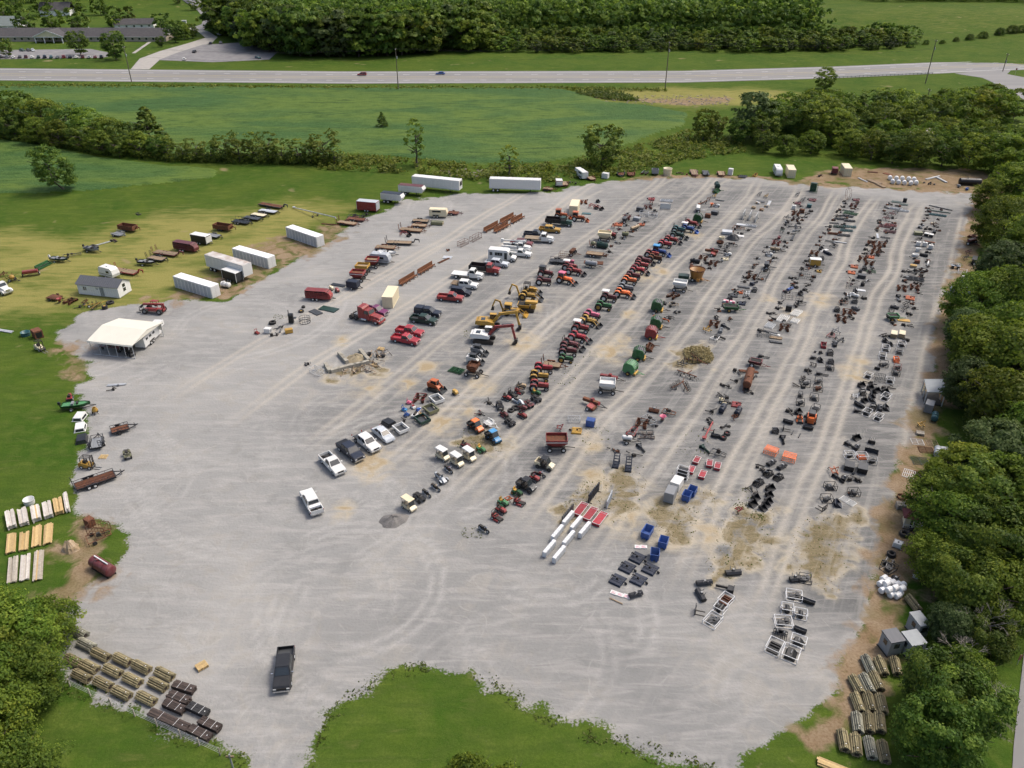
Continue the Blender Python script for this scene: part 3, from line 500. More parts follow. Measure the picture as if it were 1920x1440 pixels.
@kind('golf','golf_cart','golf cart','golf cart')
def golf(c='c',c2='w',r=None):
    P=Proto();m=paint(c);P.add('body',MB(m).prism([(-1.15,.3),(.3,.3),(.4,.42),(.75,.45),(1.2,.35),(1.2,.6),(.75,.85),(.5,.5),(.2,.45),(.1,.75),(-.8,.85),(-1.15,.7)],-.55,.55,.03));P.add('seat',MB(nmat('vinyl_seat',(.35,.31,.24),.6)).box(-.45,.1,-.5,.5,.76,.9).box(-.6,-.45,-.5,.5,.9,1.25).box(-1.1,-.7,-.45,.45,.86,.95));st=MB(IRON)
    for s_ in (-1,1):st.bar((.75,s_*.5,.8),(.45,s_*.5,1.85),.045).bar((-.75,s_*.5,.8),(-.85,s_*.5,1.85),.045)
    P.add('roof_strut',st);P.add('roof',B(paint(c2),-1.15,.75,-.6,.6,1.85,1.95,.08,.06));P.add('windshield',GL_([(.76,-.46,.95),(.76,.46,.95),(.5,.46,1.8),(.5,-.46,1.8)]));P.add('steering_wheel',MB(IRON).bar((.65,.25,.8),(.35,.25,1.05),.04).cyl((.35,.25,1.03),(.32,.25,1.07),.17,n=10));wheels(P,[(.82,.48),(.82,-.48),(-.78,.48),(-.78,-.48)],.24,.2,'w');return P
@kind('utv','utility_vehicle','utility vehicle','side-by-side utility vehicle')
def utv(c='o',c2='k',r=None,bed='k'):
    P=Proto();m=paint(c);P.add('nose',MB(m).prism([(.55,.45),(1.45,.45),(1.5,.75),(1.1,1.0),(.55,1.1)],-.6,.6,.12));P.add('floor',B(IRON,-.6,.6,-.65,.65,.35,.5));P.add('cargo_bed',MB(paint(bed)).box(-1.55,-.55,-.7,-.62,.75,1.15).box(-1.55,-.55,.62,.7,.75,1.15).box(-1.55,-1.48,-.62,.62,.75,1.15).box(-.62,-.55,-.62,.62,.75,1.15).use(IRON).box(-1.48,-.62,-.62,.62,.72,.8));P.add('rear_body',B(m,-1.5,-.55,-.6,.6,.45,.74));P.add('seat',MB(IRON).box(-.4,.05,-.6,.6,.6,.8).box(-.55,-.4,-.6,.6,.7,1.25));fr=MB(IRON)
    for s_ in (-1,1):fr.bar((.7,s_*.6,1.0),(.3,s_*.55,1.9),.06).bar((-.55,s_*.65,.9),(-.5,s_*.55,1.9),.06)
    P.add('roll_cage',fr);P.add('roof',B(paint(c2),-.62,.42,-.62,.62,1.9,1.98,.08,.08));P.add('windshield',GL_([(.78,-.52,1.1),(.78,.52,1.1),(.4,.5,1.85),(.4,-.5,1.85)]));wheels(P,[(1.0,.65),(1.0,-.65),(-.95,.65),(-.95,-.65)],.34,.26,'d');nose(P,1.45,.42,.8,.07);return P
@kind('atv','quad_bike','quad bike','quad bike')
def atv(c='k',c2='k',r=None):
    P=Proto();m=paint(c);P.add('body',MB(m).prism([(-.8,.55),(-.2,.5),(.3,.5),(.9,.6),(.85,.8),(.35,.95),(.1,.8),(-.75,.82)],-.2,.2));P.add('seat',B(IRON,-.6,.1,-.17,.17,.8,.92,.05,.03))
    for x in (-.62,.62):P.add('fender',MB(m).prism([(x-.42,.62),(x-.3,.78),(x+.3,.8),(x+.42,.65),(x+.3,.7),(x-.3,.68)],-.55,.55))
    P.add('handlebar',MB(IRON).bar((.35,0,.9),(.25,0,1.08),.05).bar((.22,-.4,1.1),(.22,.4,1.1),.045));rk=MB(IRON).bar((-.95,0,.9),(-.47,0,.9),.03);fk=MB(IRON).bar((.55,0,.93),(.91,0,.93),.03)
    for k in range(5):rk.bar((-.95+k*.12,-.4,.9),(-.95+k*.12,.4,.9),.03)
    for k in range(4):fk.bar((.55+k*.12,-.35,.93),(.55+k*.12,.35,.93),.03)
    P.add('rear_rack',rk);P.add('front_rack',fk);wheels(P,[(.6,.45),(.6,-.45),(-.6,.45),(-.6,-.45)],.31,.25,'d');return P
@kind('moto','motorcycle','motorcycle','motorcycle')
def moto(c='r',c2='k',r=None):
    P=Proto();wheels(P,[(.75,0),(-.7,0)],.32,.13,'s');P.add('frame',MB(IRON).box(-.35,.35,-.16,.16,.25,.6).bar((.4,0,.85),(.75,0,.32),.1).bar((-.3,0,.6),(-.7,0,.4),.08));P.add('fuel_tank',MB(paint(c)).prism([(-.1,.7),(.4,.75),(.42,.95),(.1,1.0),(-.1,.82)],-.17,.17,.05));P.add('seat',MB(IRON).prism([(-.75,.72),(-.1,.68),(-.1,.82),(-.75,.85)],-.15,.15));P.add('rear_fender',MB(paint(c)).prism([(-1.0,.55),(-.9,.7),(-.5,.75),(-.5,.65),(-.9,.6)],-.1,.1));P.add('handlebar',MB(CHROME).bar((.42,-.35,1.08),(.42,.35,1.08),.04).bar((.42,0,.9),(.42,0,1.08),.05));P.add('exhaust',MB(CHROME).cyl((.2,-.2,.3),(-.8,-.2,.32),.05,n=8));P.add('headlight',MB(CHROME).cyl((.5,0,.92),(.62,0,.92),.09,n=10));return P
@kind('trike','three_wheeled_roadster','trike','three-wheeled roadster motorcycle')
def trike(c='s',c2='k',r=None):
    P=Proto();m=paint(c);P.add('nose',MB(m).prism([(0,.35),(1.25,.3),(1.35,.5),(.8,.8),(.2,.95)],-.32,.32,.1));P.add('tail',MB(m).prism([(-1.2,.6),(0,.4),(.1,.85),(-.4,.85),(-1.25,.95)],-.25,.25,.06));P.add('seat',B(IRON,-.9,-.1,-.17,.17,.86,.98,.05,.03));P.add('handlebar',MB(IRON).bar((.25,-.4,1.1),(.25,.4,1.1),.05));P.add('windscreen',GL_([(.55,-.2,.95),(.55,.2,.95),(.35,.18,1.25),(.35,-.18,1.25)]));wheels(P,[(.85,.62),(.85,-.62),(-.95,0)],.32,.18,'d')
    for s_ in (-1,1):P.add('fender',MB(m).prism([(.5,.55),(.65,.7),(1.05,.7),(1.2,.55),(1.05,.65),(.65,.65)],s_*.62-.1,s_*.62+.1))
    return P
@kind('mower','riding_mower','lawn mower','riding lawn mower')
def mower(c='r',c2='k',r=None,zero=0):
    P=Proto();m=paint(c);P.add('hood',MB(m).prism([(.15,.45),(.9,.42),(.95,.7),(.8,.85),(.15,.88)] if not zero else [(-.9,.45),(-.3,.45),(-.3,.8),(-.85,.82)],-.27,.27,.04));P.add('frame',B(IRON,-.85,.85,-.3,.3,.28,.44));P.add('seat',MB(paint('y') if c in 'gl' else IRON).box(-.5,-.1,-.24,.24,.68,.8).box(-.58,-.47,-.24,.24,.74,1.15));P.add('rear_fender',B(m,-.75,-.05,-.45,.45,.55,.68,.08,.05));P.add('cutting_deck',MB(m if zero else paint('d' if c=='r' else c)).prism([(-.3,.12),(.55,.12),(.6,.22),(.5,.3),(-.25,.3)],-.6,.6,.1));P.add('steering_wheel',MB(IRON).bar((.25,0,.85),(.08,0,1.02),.04).cyl((.08,0,1.0),(.05,0,1.04),.16,n=10));wheels(P,[(-.5,.42),(-.5,-.42)],.26,.22,'y' if c in 'gl' else 'w');wheels(P,[(.68,.38),(.68,-.38)],.18,.14,'y' if c in 'gl' else 'w')
    if zero:P.add('rollbar',MB(IRON).bar((-.6,.4,.5),(-.65,.4,1.5),.05).bar((-.6,-.4,.5),(-.65,-.4,1.5),.05).bar((-.65,-.42,1.5),(-.65,.42,1.5),.05))
    return P
# ---- farm implements
def hitch(P,x,z=.45,m=IRON):P.add('drawbar',MB(m).bar((x,.5,z),(x+1.5,0,z-.05),.09).bar((x,-.5,z),(x+1.5,0,z-.05),.09).bar((x+1.4,0,z-.05),(x+1.7,0,z),.1))
@kind('baler','round_baler','baler','round hay baler')
def baler(c='g',c2='y',r=None,open_=0):
    P=Proto();m=paint(c);n=14;pr=[(-.15+1.02*math.cos(2*math.pi*k/n),1.35+1.02*math.sin(2*math.pi*k/n)) for k in range(n)]
    for s_ in (-1,1):P.add('side_shield',MB(m).prism([(-1.4,.7),(-.9,.4),(.6,.4),(1.0,.9),(.95,1.7),(.5,2.3),(-.6,2.45),(-1.25,1.9)],s_*.92-.1,s_*.92+.1))
    P.add('bale_chamber',MB(paint('x' if c2=='x' else ('d' if c=='g' else c))).prism(pr,-.8,.8));P.add('tailgate',MB(m).prism([(-1.3,.75),(-1.2,.7),(-1.1,1.9),(-.5,2.45),(-.65,2.5),(-1.3,1.95)],-.8,.8));rl=MB(STEEL)
    for k in range(5):a=math.pi*.1+k*.35;rl.cyl((-.15+1.06*math.cos(a),-.82,1.35+1.06*math.sin(a)),(-.15+1.06*math.cos(a),.82,1.35+1.06*math.sin(a)),.06,n=6)
    P.add('roller',rl);P.add('pickup_reel',MB(paint(c2) if c2 !='x' else IRON).cyl((.95,-.8,.35),(.95,.8,.35),.24,n=10));hitch(P,1.0,.5,m if c !='g' else IRON);wheels(P,[(-.2,1.15),(-.2,-1.15)],.42,.28,c2 if c2 in 'yw' else 'w');return P
@kind('spreader','manure_spreader','manure spreader','manure spreader')
def spreader(c='g',c2='y',r=None,L=3):
    P=Proto();h=L/2;m=paint(c);P.add('box',MB(m).hexa([(-h,-.6,.55),(h,-.6,.55),(h,.6,.55),(-h,.6,.55),(-h,-.8,1.15),(h,-.8,1.15),(h,.8,1.15),(-h,.8,1.15)]).use(DARKIN).box(-h+.1,h-.1,-.7,.7,1.151,1.165));P.add('rim',MB(m).box(-h,h,-.84,-.7,1.15,1.25).box(-h,h,.7,.84,1.15,1.25).box(h-.1,h,-.7,.7,1.15,1.4));P.add('beater',MB(IRON).cyl((-h-.1,-.65,.95),(-h-.1,.65,.95),.22,n=8));hitch(P,h,.5,m);wheels(P,[(-.5,.95),(-.5,-.95)],.46,.26,c2);return P
@kind('mixer','feed_mixer','feed mixer','vertical feed mixer tub')
def mixer(c='y',c2='x',r=None):
    P=Proto();P.add('tub',MB(paint(c)).lathe([(1.25,.7),(1.75,2.7),(1.82,2.75),(1.7,2.75),(1.2,.85),(0,.85)],n=20));P.add('rubber_rim',MB(paint(c2)).lathe([(1.78,2.74),(1.86,2.95),(1.8,2.95),(1.7,2.74)],n=20));P.add('auger',MB(IRON).cyl((0,0,.85),(0,0,2.4),.5,.1));P.add('chassis',MB(paint(c)).box(-1.4,1.6,-.5,.5,.4,.7));P.add('discharge_chute',MB(paint(c)).prism([(.4,.6),(1.1,.6),(1.1,1.2),(.4,1.2)],-1.9,-1.3));hitch(P,1.6,.5,paint(c));wheels(P,[(-.6,1.0),(-.6,-1.0)],.42,.28,'w');return P
@kind('drill','grain_drill','grain drill','grain drill')
def drill(c='r',c2='k',r=None,W=3):
    P=Proto();w=W/2;m=paint(c);P.add('hopper',MB(m).prism([(-.45,.8),(.15,.8),(.4,1.35),(-.6,1.35)],-w,w));P.add('lid',MB(m).prism([(-.64,1.355),(.44,1.355),(.3,1.45),(-.5,1.45)],-w,w));P.add('frame',MB(IRON).box(-.7,.6,-w,-w+.1,.4,.55).box(-.7,.6,w-.1,w,.4,.55).box(.5,.6,-w+.1,w-.1,.4,.55));d=MB(IRON)
    for k in range(int(W/.25)):y=-w+.12+k*.25;d.cyl((-.3,y,.28),(-.3,y+.03,.28),.27,n=10).bar((-.2,y,.8),(-.3,y,.3),.05)
    P.add('disc_opener',d);hitch(P,.6,.5,m);wheels(P,[(.1,w+.15),(.1,-w-.15)],.45,.2,'w');return P
@kind('wheelrake','wheel_hay_rake','hay rake','wheel hay rake')
def wheelrake(c='x',c2='k',r=None):
    P=Proto();P.add('toolbar',MB(paint(c)).bar((-1.6,-1.4,.6),(1.4,.2,.6),.12).bar((-1.6,1.4,.6),(1.4,-.2,.6),.12).bar((1.2,0,.55),(2.8,0,.45),.1))
    for s_ in (-1,1):
        for k in range(4):
            x=-1.4+k*.75;y=s_*(1.35-k*.33);a=s_*.9;P.add('rake_wheel',rake_wheel(),-1,(x,y+s_*.2,.62),a)
    wheels(P,[(-.9,.7),(-.9,-.7)],.3,.15,'w');return P
_RW=[]
def rake_wheel():
    if not _RW:
        m=MB(IRON)
        for k in range(14):a=2*math.pi*k/14;m.bar((0,0,0),(.6*math.cos(a),0,.6*math.sin(a)),.025)
        for k in range(14):a=2*math.pi*k/14;b=a+2*math.pi/14;m.bar((.45*math.cos(a),0,.45*math.sin(a)),(.45*math.cos(b),0,.45*math.sin(b)),.03)
        _RW.append(m.mesh('rake_wheel'))
    return _RW[0]
@kind('tedder','hay_tedder','hay tedder','hay tedder')
def tedder(c='x',c2='k',r=None):
    P=Proto();P.add('toolbar',MB(paint(c)).bar((0,-2,.8),(0,2,.8),.14).bar((0,0,.8),(2,0,.5),.12))
    for y in (-1.6,-.55,.55,1.6):
        m=MB(IRON).cyl((0,0,.3),(0,0,.7),.1,n=8)
        for k in range(6):a=k*math.pi/3;m.bar((0,0,.5),(.7*math.cos(a),.7*math.sin(a),.35),.04).bar((.7*math.cos(a),.7*math.sin(a),.35),(.78*math.cos(a),.78*math.sin(a),.05),.03)
        P.add('tine_rotor',m,-1,(0,y,0))
    wheels(P,[(-.3,1.0),(-.3,-1.0)],.26,.16,'w');return P
@kind('disk','disc_harrow','disc harrow','disc harrow')
def disk(c='x',c2='k',r=None,s=1.0):
    P=Proto();m=paint(c);P.add('frame',MB(m).bar((-.9,-1.1,.6),(.9,-1.1,.6),.1).bar((-.9,1.1,.6),(.9,1.1,.6),.1).bar((-.9,-1.1,.6),(-.9,1.1,.6),.1).bar((.9,-1.1,.6),(.9,1.1,.6),.1).bar((-.9,0,.6),(1.2,0,.62),.1))
    for x,a in ((.6,.28),(.6,-.28),(-.6,.28),(-.6,-.28)):
        g=MB(paint('x'));y0=.1 if a>0 else -1.3
        for k in range(6):y=y0+k*.22;xx=x+(y-y0-.6)*(a if x>0 else -a);g.cyl((xx,y,.28),(xx,y+.03,.28),.28,n=10)
        P.add('disc_gang',g)
    P.add('three_point_hitch',MB(IRON).bar((.9,-.4,.6),(1.3,0,1.25),.08).bar((.9,.4,.6),(1.3,0,1.25),.08).bar((1.3,0,1.25),(-.6,0,.65),.07));return P
@kind('plow','plough','plough','toolbar plough')
def plow(c='x',c2='k',r=None,n=4,W=2.0):
    P=Proto();m=paint(c);w=W/2;P.add('toolbar',MB(m).bar((0,-w,.62),(0,w,.62),.13).bar((-.7,-w*.8,.6),(-.7,w*.8,.6),.1).bar((0,-w*.5,.6),(-.7,-w*.5,.6),.1).bar((0,w*.5,.6),(-.7,w*.5,.6),.1));P.add('three_point_hitch',MB(m).bar((0,-.4,.62),(.25,0,1.3),.08).bar((0,.4,.62),(.25,0,1.3),.08).bar((.2,0,1.3),(-.7,0,.65),.07))
    for k in range(n):
        y=-w+.15+(W-.3)*k/max(1,n-1);x=-.7*(k%2);P.add('shank',MB(paint('x') if c=='x' else IRON).bar((x,y,.6),(x-.25,y,.35),.06,.1).bar((x-.25,y,.36),(x+.05,y,.02),.08,.05))
    return P
@kind('cutter','rotary_cutter','rotary cutter','rotary cutter mower')
def cutter(c='k',c2='k',r=None,W=1.8,new=0):
    P=Proto();w=W/2;m=paint(c);P.add('deck',MB(m).hexa([(-w,-w,.16),(w*.85,-w,.16),(w*.85,w,.16),(-w,w,.16),(-w+.1,-w+.08,.28),(w*.85-.1,-w+.08,.28),(w*.85-.1,w-.08,.28),(-w+.1,w-.08,.28)]).box(-w,w*.85,-w,-w+.05,.04,.16).box(-w,w*.85,w-.05,w,.04,.16));P.add('deck_rib',MB(m).box(-w+.15,w*.75,-.42,-.34,.281,.32).box(-w+.15,w*.75,.34,.42,.281,.32).box(-.1,0,-w+.12,w-.12,.281,.31));P.add('gearbox',MB(IRON if c !='k' else STEEL).box(-.14,.14,-.12,.12,.28,.55,.04,.03).cyl((.2,0,.58),(.85,0,.56),.07,n=8));P.add('hitch_frame',MB(m).bar((w*.8,-.4,.4),(w*.75,0,.75),.05).bar((w*.8,.4,.4),(w*.75,0,.75),.05).bar((w*.75,0,.75),(-w*.9,0,.42),.045));P.add('tail_wheel',wheel_mesh(.2,.1,'d',10),-1,(-w-.3,0,.2));P.add('tail_strut',MB(m).bar((-w-.3,0,.38),(-w+.1,0,.42),.08));return P
@kind('boxblade','box_blade','box blade','box blade scraper')
def boxblade(c='x',c2='k',r=None,W=1.8):
    P=Proto();w=W/2;m=paint(c);P.add('blade',MB(m).box(-.5,-.44,-w,w,.02,.5).box(.35,.41,-w,w,.1,.5));P.add('end_plate',MB(m).prism([(-.55,.02),(.45,.02),(.45,.4),(.1,.6),(-.55,.6)],-w-.03,-w+.03).prism([(-.55,.02),(.45,.02),(.45,.4),(.1,.6),(-.55,.6)],w-.03,w+.03));P.add('hitch_frame',MB(m).bar((.35,-.4,.5),(.4,0,1.1),.08).bar((.35,.4,.5),(.4,0,1.1),.08).bar((.4,0,1.1),(-.45,0,.5),.07));sh=MB(IRON)
    for k in range(5):y=-w+.25+k*(W-.5)/4;sh.bar((0,y,.6),(.05,y,.05),.05,.08)
    P.add('scarifier',sh.bar((0,-w,.52),(0,w,.52),.1));return P
@kind('tiller','rotary_tiller','tiller','rotary tiller')
def tiller(c='k',c2='k',r=None,W=1.7):
    P=Proto();w=W/2;m=paint(c);P.add('hood',MB(m).prism([(-.45,.1),(-.5,.35),(-.25,.6),(.15,.62),(.35,.4),(.3,.35),(.1,.52),(-.2,.5),(-.4,.3)],-w,w));P.add('end_plate',MB(m).prism([(-.35,.08),(.25,.08),(.35,.4),(.1,.62),(-.3,.58)],-w-.04,-w).prism([(-.35,.08),(.25,.08),(.35,.4),(.1,.62),(-.3,.58)],w,w+.04));t=MB(IRON).cyl((-.05,-w+.02,.3),(-.05,w-.02,.3),.07,n=8)
    for k in range(8):y=-w+.12+k*(W-.24)/7;t.cyl((-.05,y,.3),(-.05,y+.03,.3),.22,n=6)
    P.add('tine_rotor',t);P.add('gearbox',MB(STEEL).box(-.1,.2,-.13,.13,.62,.85).bar((.2,-.35,.5),(.45,-.3,.95),.07).bar((.2,.35,.5),(.45,.3,.95),.07));return P
@kind('bucket','loader_bucket','loader bucket','loader bucket')
def bucket(c='k',c2='k',r=None,W=1.8):
    P=Proto();P.add('shell',bucket_mb(paint(c),W/2,.8,(-.4,.03)));P.add('mount_plate',MB(paint(c)).box(-.62,-.53,-.5,.5,.12,.6).box(-.7,-.6,-.42,-.34,.1,.66).box(-.7,-.6,.34,.42,.1,.66));P.add('cutting_edge',B(STEEL,.38,.52,-W/2-.02,W/2+.02,.005,.03));return P
@kind('grapple','grapple_bucket','grapple','grapple bucket')
def grapple(c='k',c2='k',r=None,W=1.8):
    P=Proto();w=W/2;m=paint(c);lo=MB(m)
    for k in range(8):y=-w+W*k/7;lo.bar((-.4,y,.6),(-.45,y,.1),.05,.1).bar((-.45,y,.08),(.55,y,.06),.05,.09)
    P.add('lower_tine',lo);P.add('back_frame',MB(m).bar((-.42,-w,.6),(-.42,w,.6),.12).bar((-.42,-w,.15),(-.42,w,.15),.1).box(-.55,-.48,-.5,.5,.1,.65))
    for y in (-w*.5,w*.5):P.add('upper_jaw',MB(m).bar((-.4,y-.12,.65),(.25,y-.12,.8),.07,.12).bar((-.4,y+.12,.65),(.25,y+.12,.8),.07,.12).bar((.22,y-.12,.8),(.6,y-.12,.3),.07,.1).bar((.22,y+.12,.8),(.6,y+.12,.3),.07,.1).use(STEEL).cyl((-.4,y,.75),(.2,y,.9),.05,n=8))
    return P
@kind('forks','pallet_fork_attachment','pallet forks','pallet fork attachment')
def forks(c='k',c2='k',r=None):
    P=Proto();m=paint(c);P.add('carriage',MB(m).bar((0,-.6,.15),(0,.6,.15),.1).bar((0,-.6,.85),(0,.6,.85),.1).bar((0,-.58,.1),(0,-.58,.95),.08).bar((0,.58,.1),(0,.58,.95),.08).bar((0,0,.1),(0,0,.9),.08))
    for y in (-.35,.35):P.add('fork',MB(IRON).bar((.07,y,.9),(.07,y,.06),.12,.05).bar((.05,y,.05),(1.2,y,.035),.12,.045))
    return P
@kind('postdriver','auger_attachment','auger attachment','auger drive attachment')
def postdriver(c='k',c2='k',r=None):
    P=Proto();P.add('drive_head',MB(paint(c)).box(-.35,.25,-.22,.22,.1,.55).cyl((.25,0,.32),(.6,0,.32),.2));P.add('auger_flight',MB(paint(c)).cyl((.6,0,.25),(1.7,0,.25),.05,n=8));f=MB(paint(c))
    for k in range(6):f.cyl((.75+k*.17,0,.25),(.8+k*.17,.0,.25),.2,n=12)
    P.add('flight_blade',f);P.add('mount_plate',B(paint(c),-.45,-.36,-.5,.5,.03,.6));return P
@kind('trencher','trencher_attachment','trencher','trencher attachment')
def trencher(c='k',c2='k',r=None):
    P=Proto();P.add('boom',MB(paint(c)).bar((0,0,.4),(1.6,0,.3),.14,.3));ch=MB(IRON)
    for k in range(9):ch.box(.1+k*.17,.16+k*.17,-.12,.12,.5-k*.012,.62-k*.012)
    P.add('chain_tooth',ch);P.add('frame',MB(paint(c)).box(-.6,.1,-.45,.45,.1,.55).box(-.7,-.6,-.5,.5,.05,.7));return P
@kind('crate','crated_attachment','crate','steel shipping crate holding a black attachment')
def crate(c='w',c2='k',r=None,W=1.9,D=1.3,H=.85,what=0):
    P=Proto();w,d=W/2,D/2;f=MB(GALV if c=='w' else paint(c)) if c !='w' else MB(nmat('white_frame',(.62,.63,.64),.5))
    for z in (.06,H):
        f.bar((-d,-w,z),(-d,w,z),.06).bar((d,-w,z),(d,w,z),.06).bar((-d,-w,z),(d,-w,z),.06).bar((-d,w,z),(d,w,z),.06)
    for x in (-d,d):
        for y in (-w,w):f.bar((x,y,.03),(x,y,H),.06)
    P.add('crate_frame',f);P.add('skid',MB(GREYWOOD).box(-d,d,-w+.1,-w+.2,0,.05).box(-d,d,w-.2,w-.1,0,.05));m=paint(c2)
    if what==0:P.add('packed_part',MB(m).hexa([(-d*.7,-w*.8,.1),(d*.7,-w*.8,.1),(d*.7,w*.8,.1),(-d*.7,w*.8,.1),(-d*.5,-w*.7,H*.75),(d*.2,-w*.7,H*.75),(d*.2,w*.7,H*.75),(-d*.5,w*.7,H*.75)]).use(STEEL).cyl((0,-.2,H*.8),(0,.4,H*.7),.07,n=8))
    elif what==1:P.add('packed_part',MB(m).box(-d*.6,d*.1,-w*.7,w*.3,.1,H*.7).bar((-d*.5,-w*.5,H*.8),(d*.6,w*.6,H*.6),.1).bar((-d*.2,-w*.7,.4),(d*.7,-w*.1,H*.7),.12).box(d*.2,d*.7,0,w*.7,.1,.5).use(STEEL).cyl((-.2,.3,.5),(.3,.5,.6),.06,n=8))
    elif what==2:P.add('packed_part',MB(m).cyl((0,-w*.8,.35),(0,w*.8,.35),.3,n=10).bar((-.3,-w*.6,.7),(-.3,w*.6,.7),.1));P.add('wheel',wheel_mesh(.28,.16,'o',10),-1,(-d+.1,0,.3),math.pi/2)
    else:P.add('packed_part',MB(m).box(-d*.8,d*.8,-w*.85,w*.85,.1,.3).bar((-d*.7,-w*.4,.4),(d*.7,-w*.4,.4),.16).bar((-d*.7,w*.1,.42),(d*.7,w*.1,.42),.14).bar((-d*.7,w*.5,.4),(d*.7,w*.5,.4),.16))
    return P
@kind('auger','grain_auger','grain auger','grain auger')
def auger(c='r',c2='k',r=None,L=6,lift=.1):
    P=Proto();h=L/2;m=paint(c) if c !='s' else GALV;P.add('tube',MB(m).cyl((-h,0,.3),(h,0,.3+L*lift),.14,n=10));P.add('hopper',MB(m).hexa([(-h-.2,-.2,.2),(-h+.2,-.2,.2),(-h+.2,.2,.2),(-h-.2,.2,.2),(-h-.35,-.35,.55),(-h+.3,-.35,.55),(-h+.3,.35,.55),(-h-.35,.35,.55)]));P.add('undercarriage',MB(paint('x' if c=='s' else c)).bar((0,0,.3+h*lift),(.3,-.7,.3),.07).bar((0,0,.3+h*lift),(.3,.7,.3),.07).bar((.3,-.8,.3),(.3,.8,.3),.07));wheels(P,[(.3,.85),(.3,-.85)],.3,.16,'w');P.add('spout',MB(m).cyl((h,0,.3+L*lift),(h+.1,0,L*lift-.1),.15,n=8));return P
@kind('rolltank','tank_trailer','tank trailer','tank trailer')
def rolltank(c='e',c2='w',r=None,L=2.6,R=.55):
    P=Proto();h=L/2;P.add('tank',MB(paint(c)).cyl((-h,0,.55+R),(h,0,.55+R),R,n=16).ball((h,0,.55+R),.2,R,R,14,6).ball((-h,0,.55+R),.2,R,R,14,6));P.add('frame',MB(IRON).box(-h,h,-.35,-.25,.4,.6).box(-h,h,.25,.35,.4,.6));hitch(P,h,.45);P.add('filler_cap',MB(IRON).cyl((0,0,.5+2*R),(0,0,.65+2*R),.15,n=10));wheels(P,[(0,.75),(0,-.75)],.36,.22,'w');return P
@kind('tank','storage_tank','tank','cylindrical tank lying on skids')
def tank(c='x',c2='k',r=None,L=3,R=.8,pipe=0,legs=0):
    P=Proto();h=L/2;z=R+.15+legs;P.add('shell',MB(paint(c)).cyl((-h,0,z),(h,0,z),R,n=18).ball((h,0,z),R*.3,R,R,16,6).ball((-h,0,z),R*.3,R,R,16,6));P.add('skid',MB(paint(c) if c=='x' else IRON).box(-h,h,-R*.75,-R*.6,0,.2+legs).box(-h,h,R*.6,R*.75,0,.2+legs));P.add('manhole',MB(paint(c)).cyl((-h*.3,0,z+R-.04),(-h*.3,0,z+R+.14),.25,n=12));P.add('band',MB(IRON).cyl((h*.5,0,z),(h*.5+.06,0,z),R+.02,n=18,caps=False).cyl((-h*.5,0,z),(-h*.5+.06,0,z),R+.02,n=18,caps=False))
    if pipe:P.add('vent_pipe',MB(PLAST).cyl((-h*.8,.1,z+R+.12),(h*.75,.1,z+R+.12),.09,n=8))
    return P
@kind('sprayer','crop_sprayer','sprayer','crop sprayer with tank')
def sprayer(c='y',c2='x',r=None):
    P=Proto();P.add('tank',MB(paint(c)).ball((0,0,1.0),.7,.62,.52,14,8));P.add('frame',MB(paint(c2)).box(-.8,.8,-.5,-.4,.4,.52).box(-.8,.8,.4,.5,.4,.52).bar((-.8,-.5,.5),(-.9,-1.1,1.6),.06).bar((-.8,.5,.5),(-.9,1.1,1.6),.06));P.add('boom',MB(paint(c2)).bar((-.9,-1.6,.8),(-.9,1.6,.8),.07).bar((-.9,-1.6,1.1),(-.9,1.6,1.1),.05).bar((-.9,-1.2,.8),(.9,-1.3,1.5),.05).bar((-.9,1.2,.8),(.9,1.3,1.5),.05));P.add('pump',B(IRON,.75,1.0,-.2,.2,.45,.8));hitch(P,.8,.45);wheels(P,[(0,.75),(0,-.75)],.38,.2,'w');return P
@kind('sqbaler','square_baler','baler','old square baler')
def sqbaler(c='x',c2='r',r=None):
    P=Proto();P.add('bale_chamber',B(paint(c),-2.2,.8,-.3,.3,.6,1.15));P.add('feed_table',MB(paint(c2)).prism([(-.5,.45),(.7,.45),(.7,.6),(-.5,.9)],-1.8,-.3));P.add('pickup_reel',MB(paint(c)).cyl((.6,-1.75,.4),(.6,-.4,.4),.26,n=10));P.add('flywheel',MB(paint(c2)).cyl((.85,0,.9),(1.0,0,.9),.38,n=14));P.add('knotter',B(paint(c2),-.7,-.1,-.3,.3,1.16,1.5,.08,.05));hitch(P,.9,.6);wheels(P,[(-.2,.65),(-.2,-1.95)],.38,.22,'w');return P
@kind('rotorspr','cone_spreader','spreader','cone seed spreader')
def rotorspr(c='r',c2='k',r=None):
    P=Proto();P.add('hopper',MB(paint(c)).lathe([(.12,.35),(.55,1.05),(.58,1.1),(.5,1.1),(.1,.4)],n=14));P.add('frame',MB(IRON).bar((-.3,-.4,.05),(-.3,.4,.05),.06).bar((-.3,-.35,.05),(-.1,0,.8),.06).bar((-.3,.35,.05),(-.1,0,.8),.06).bar((-.3,0,.35),(.3,0,.35),.08));P.add('spinner',MB(IRON).cyl((0,0,.2),(0,0,.25),.25,n=12));return P
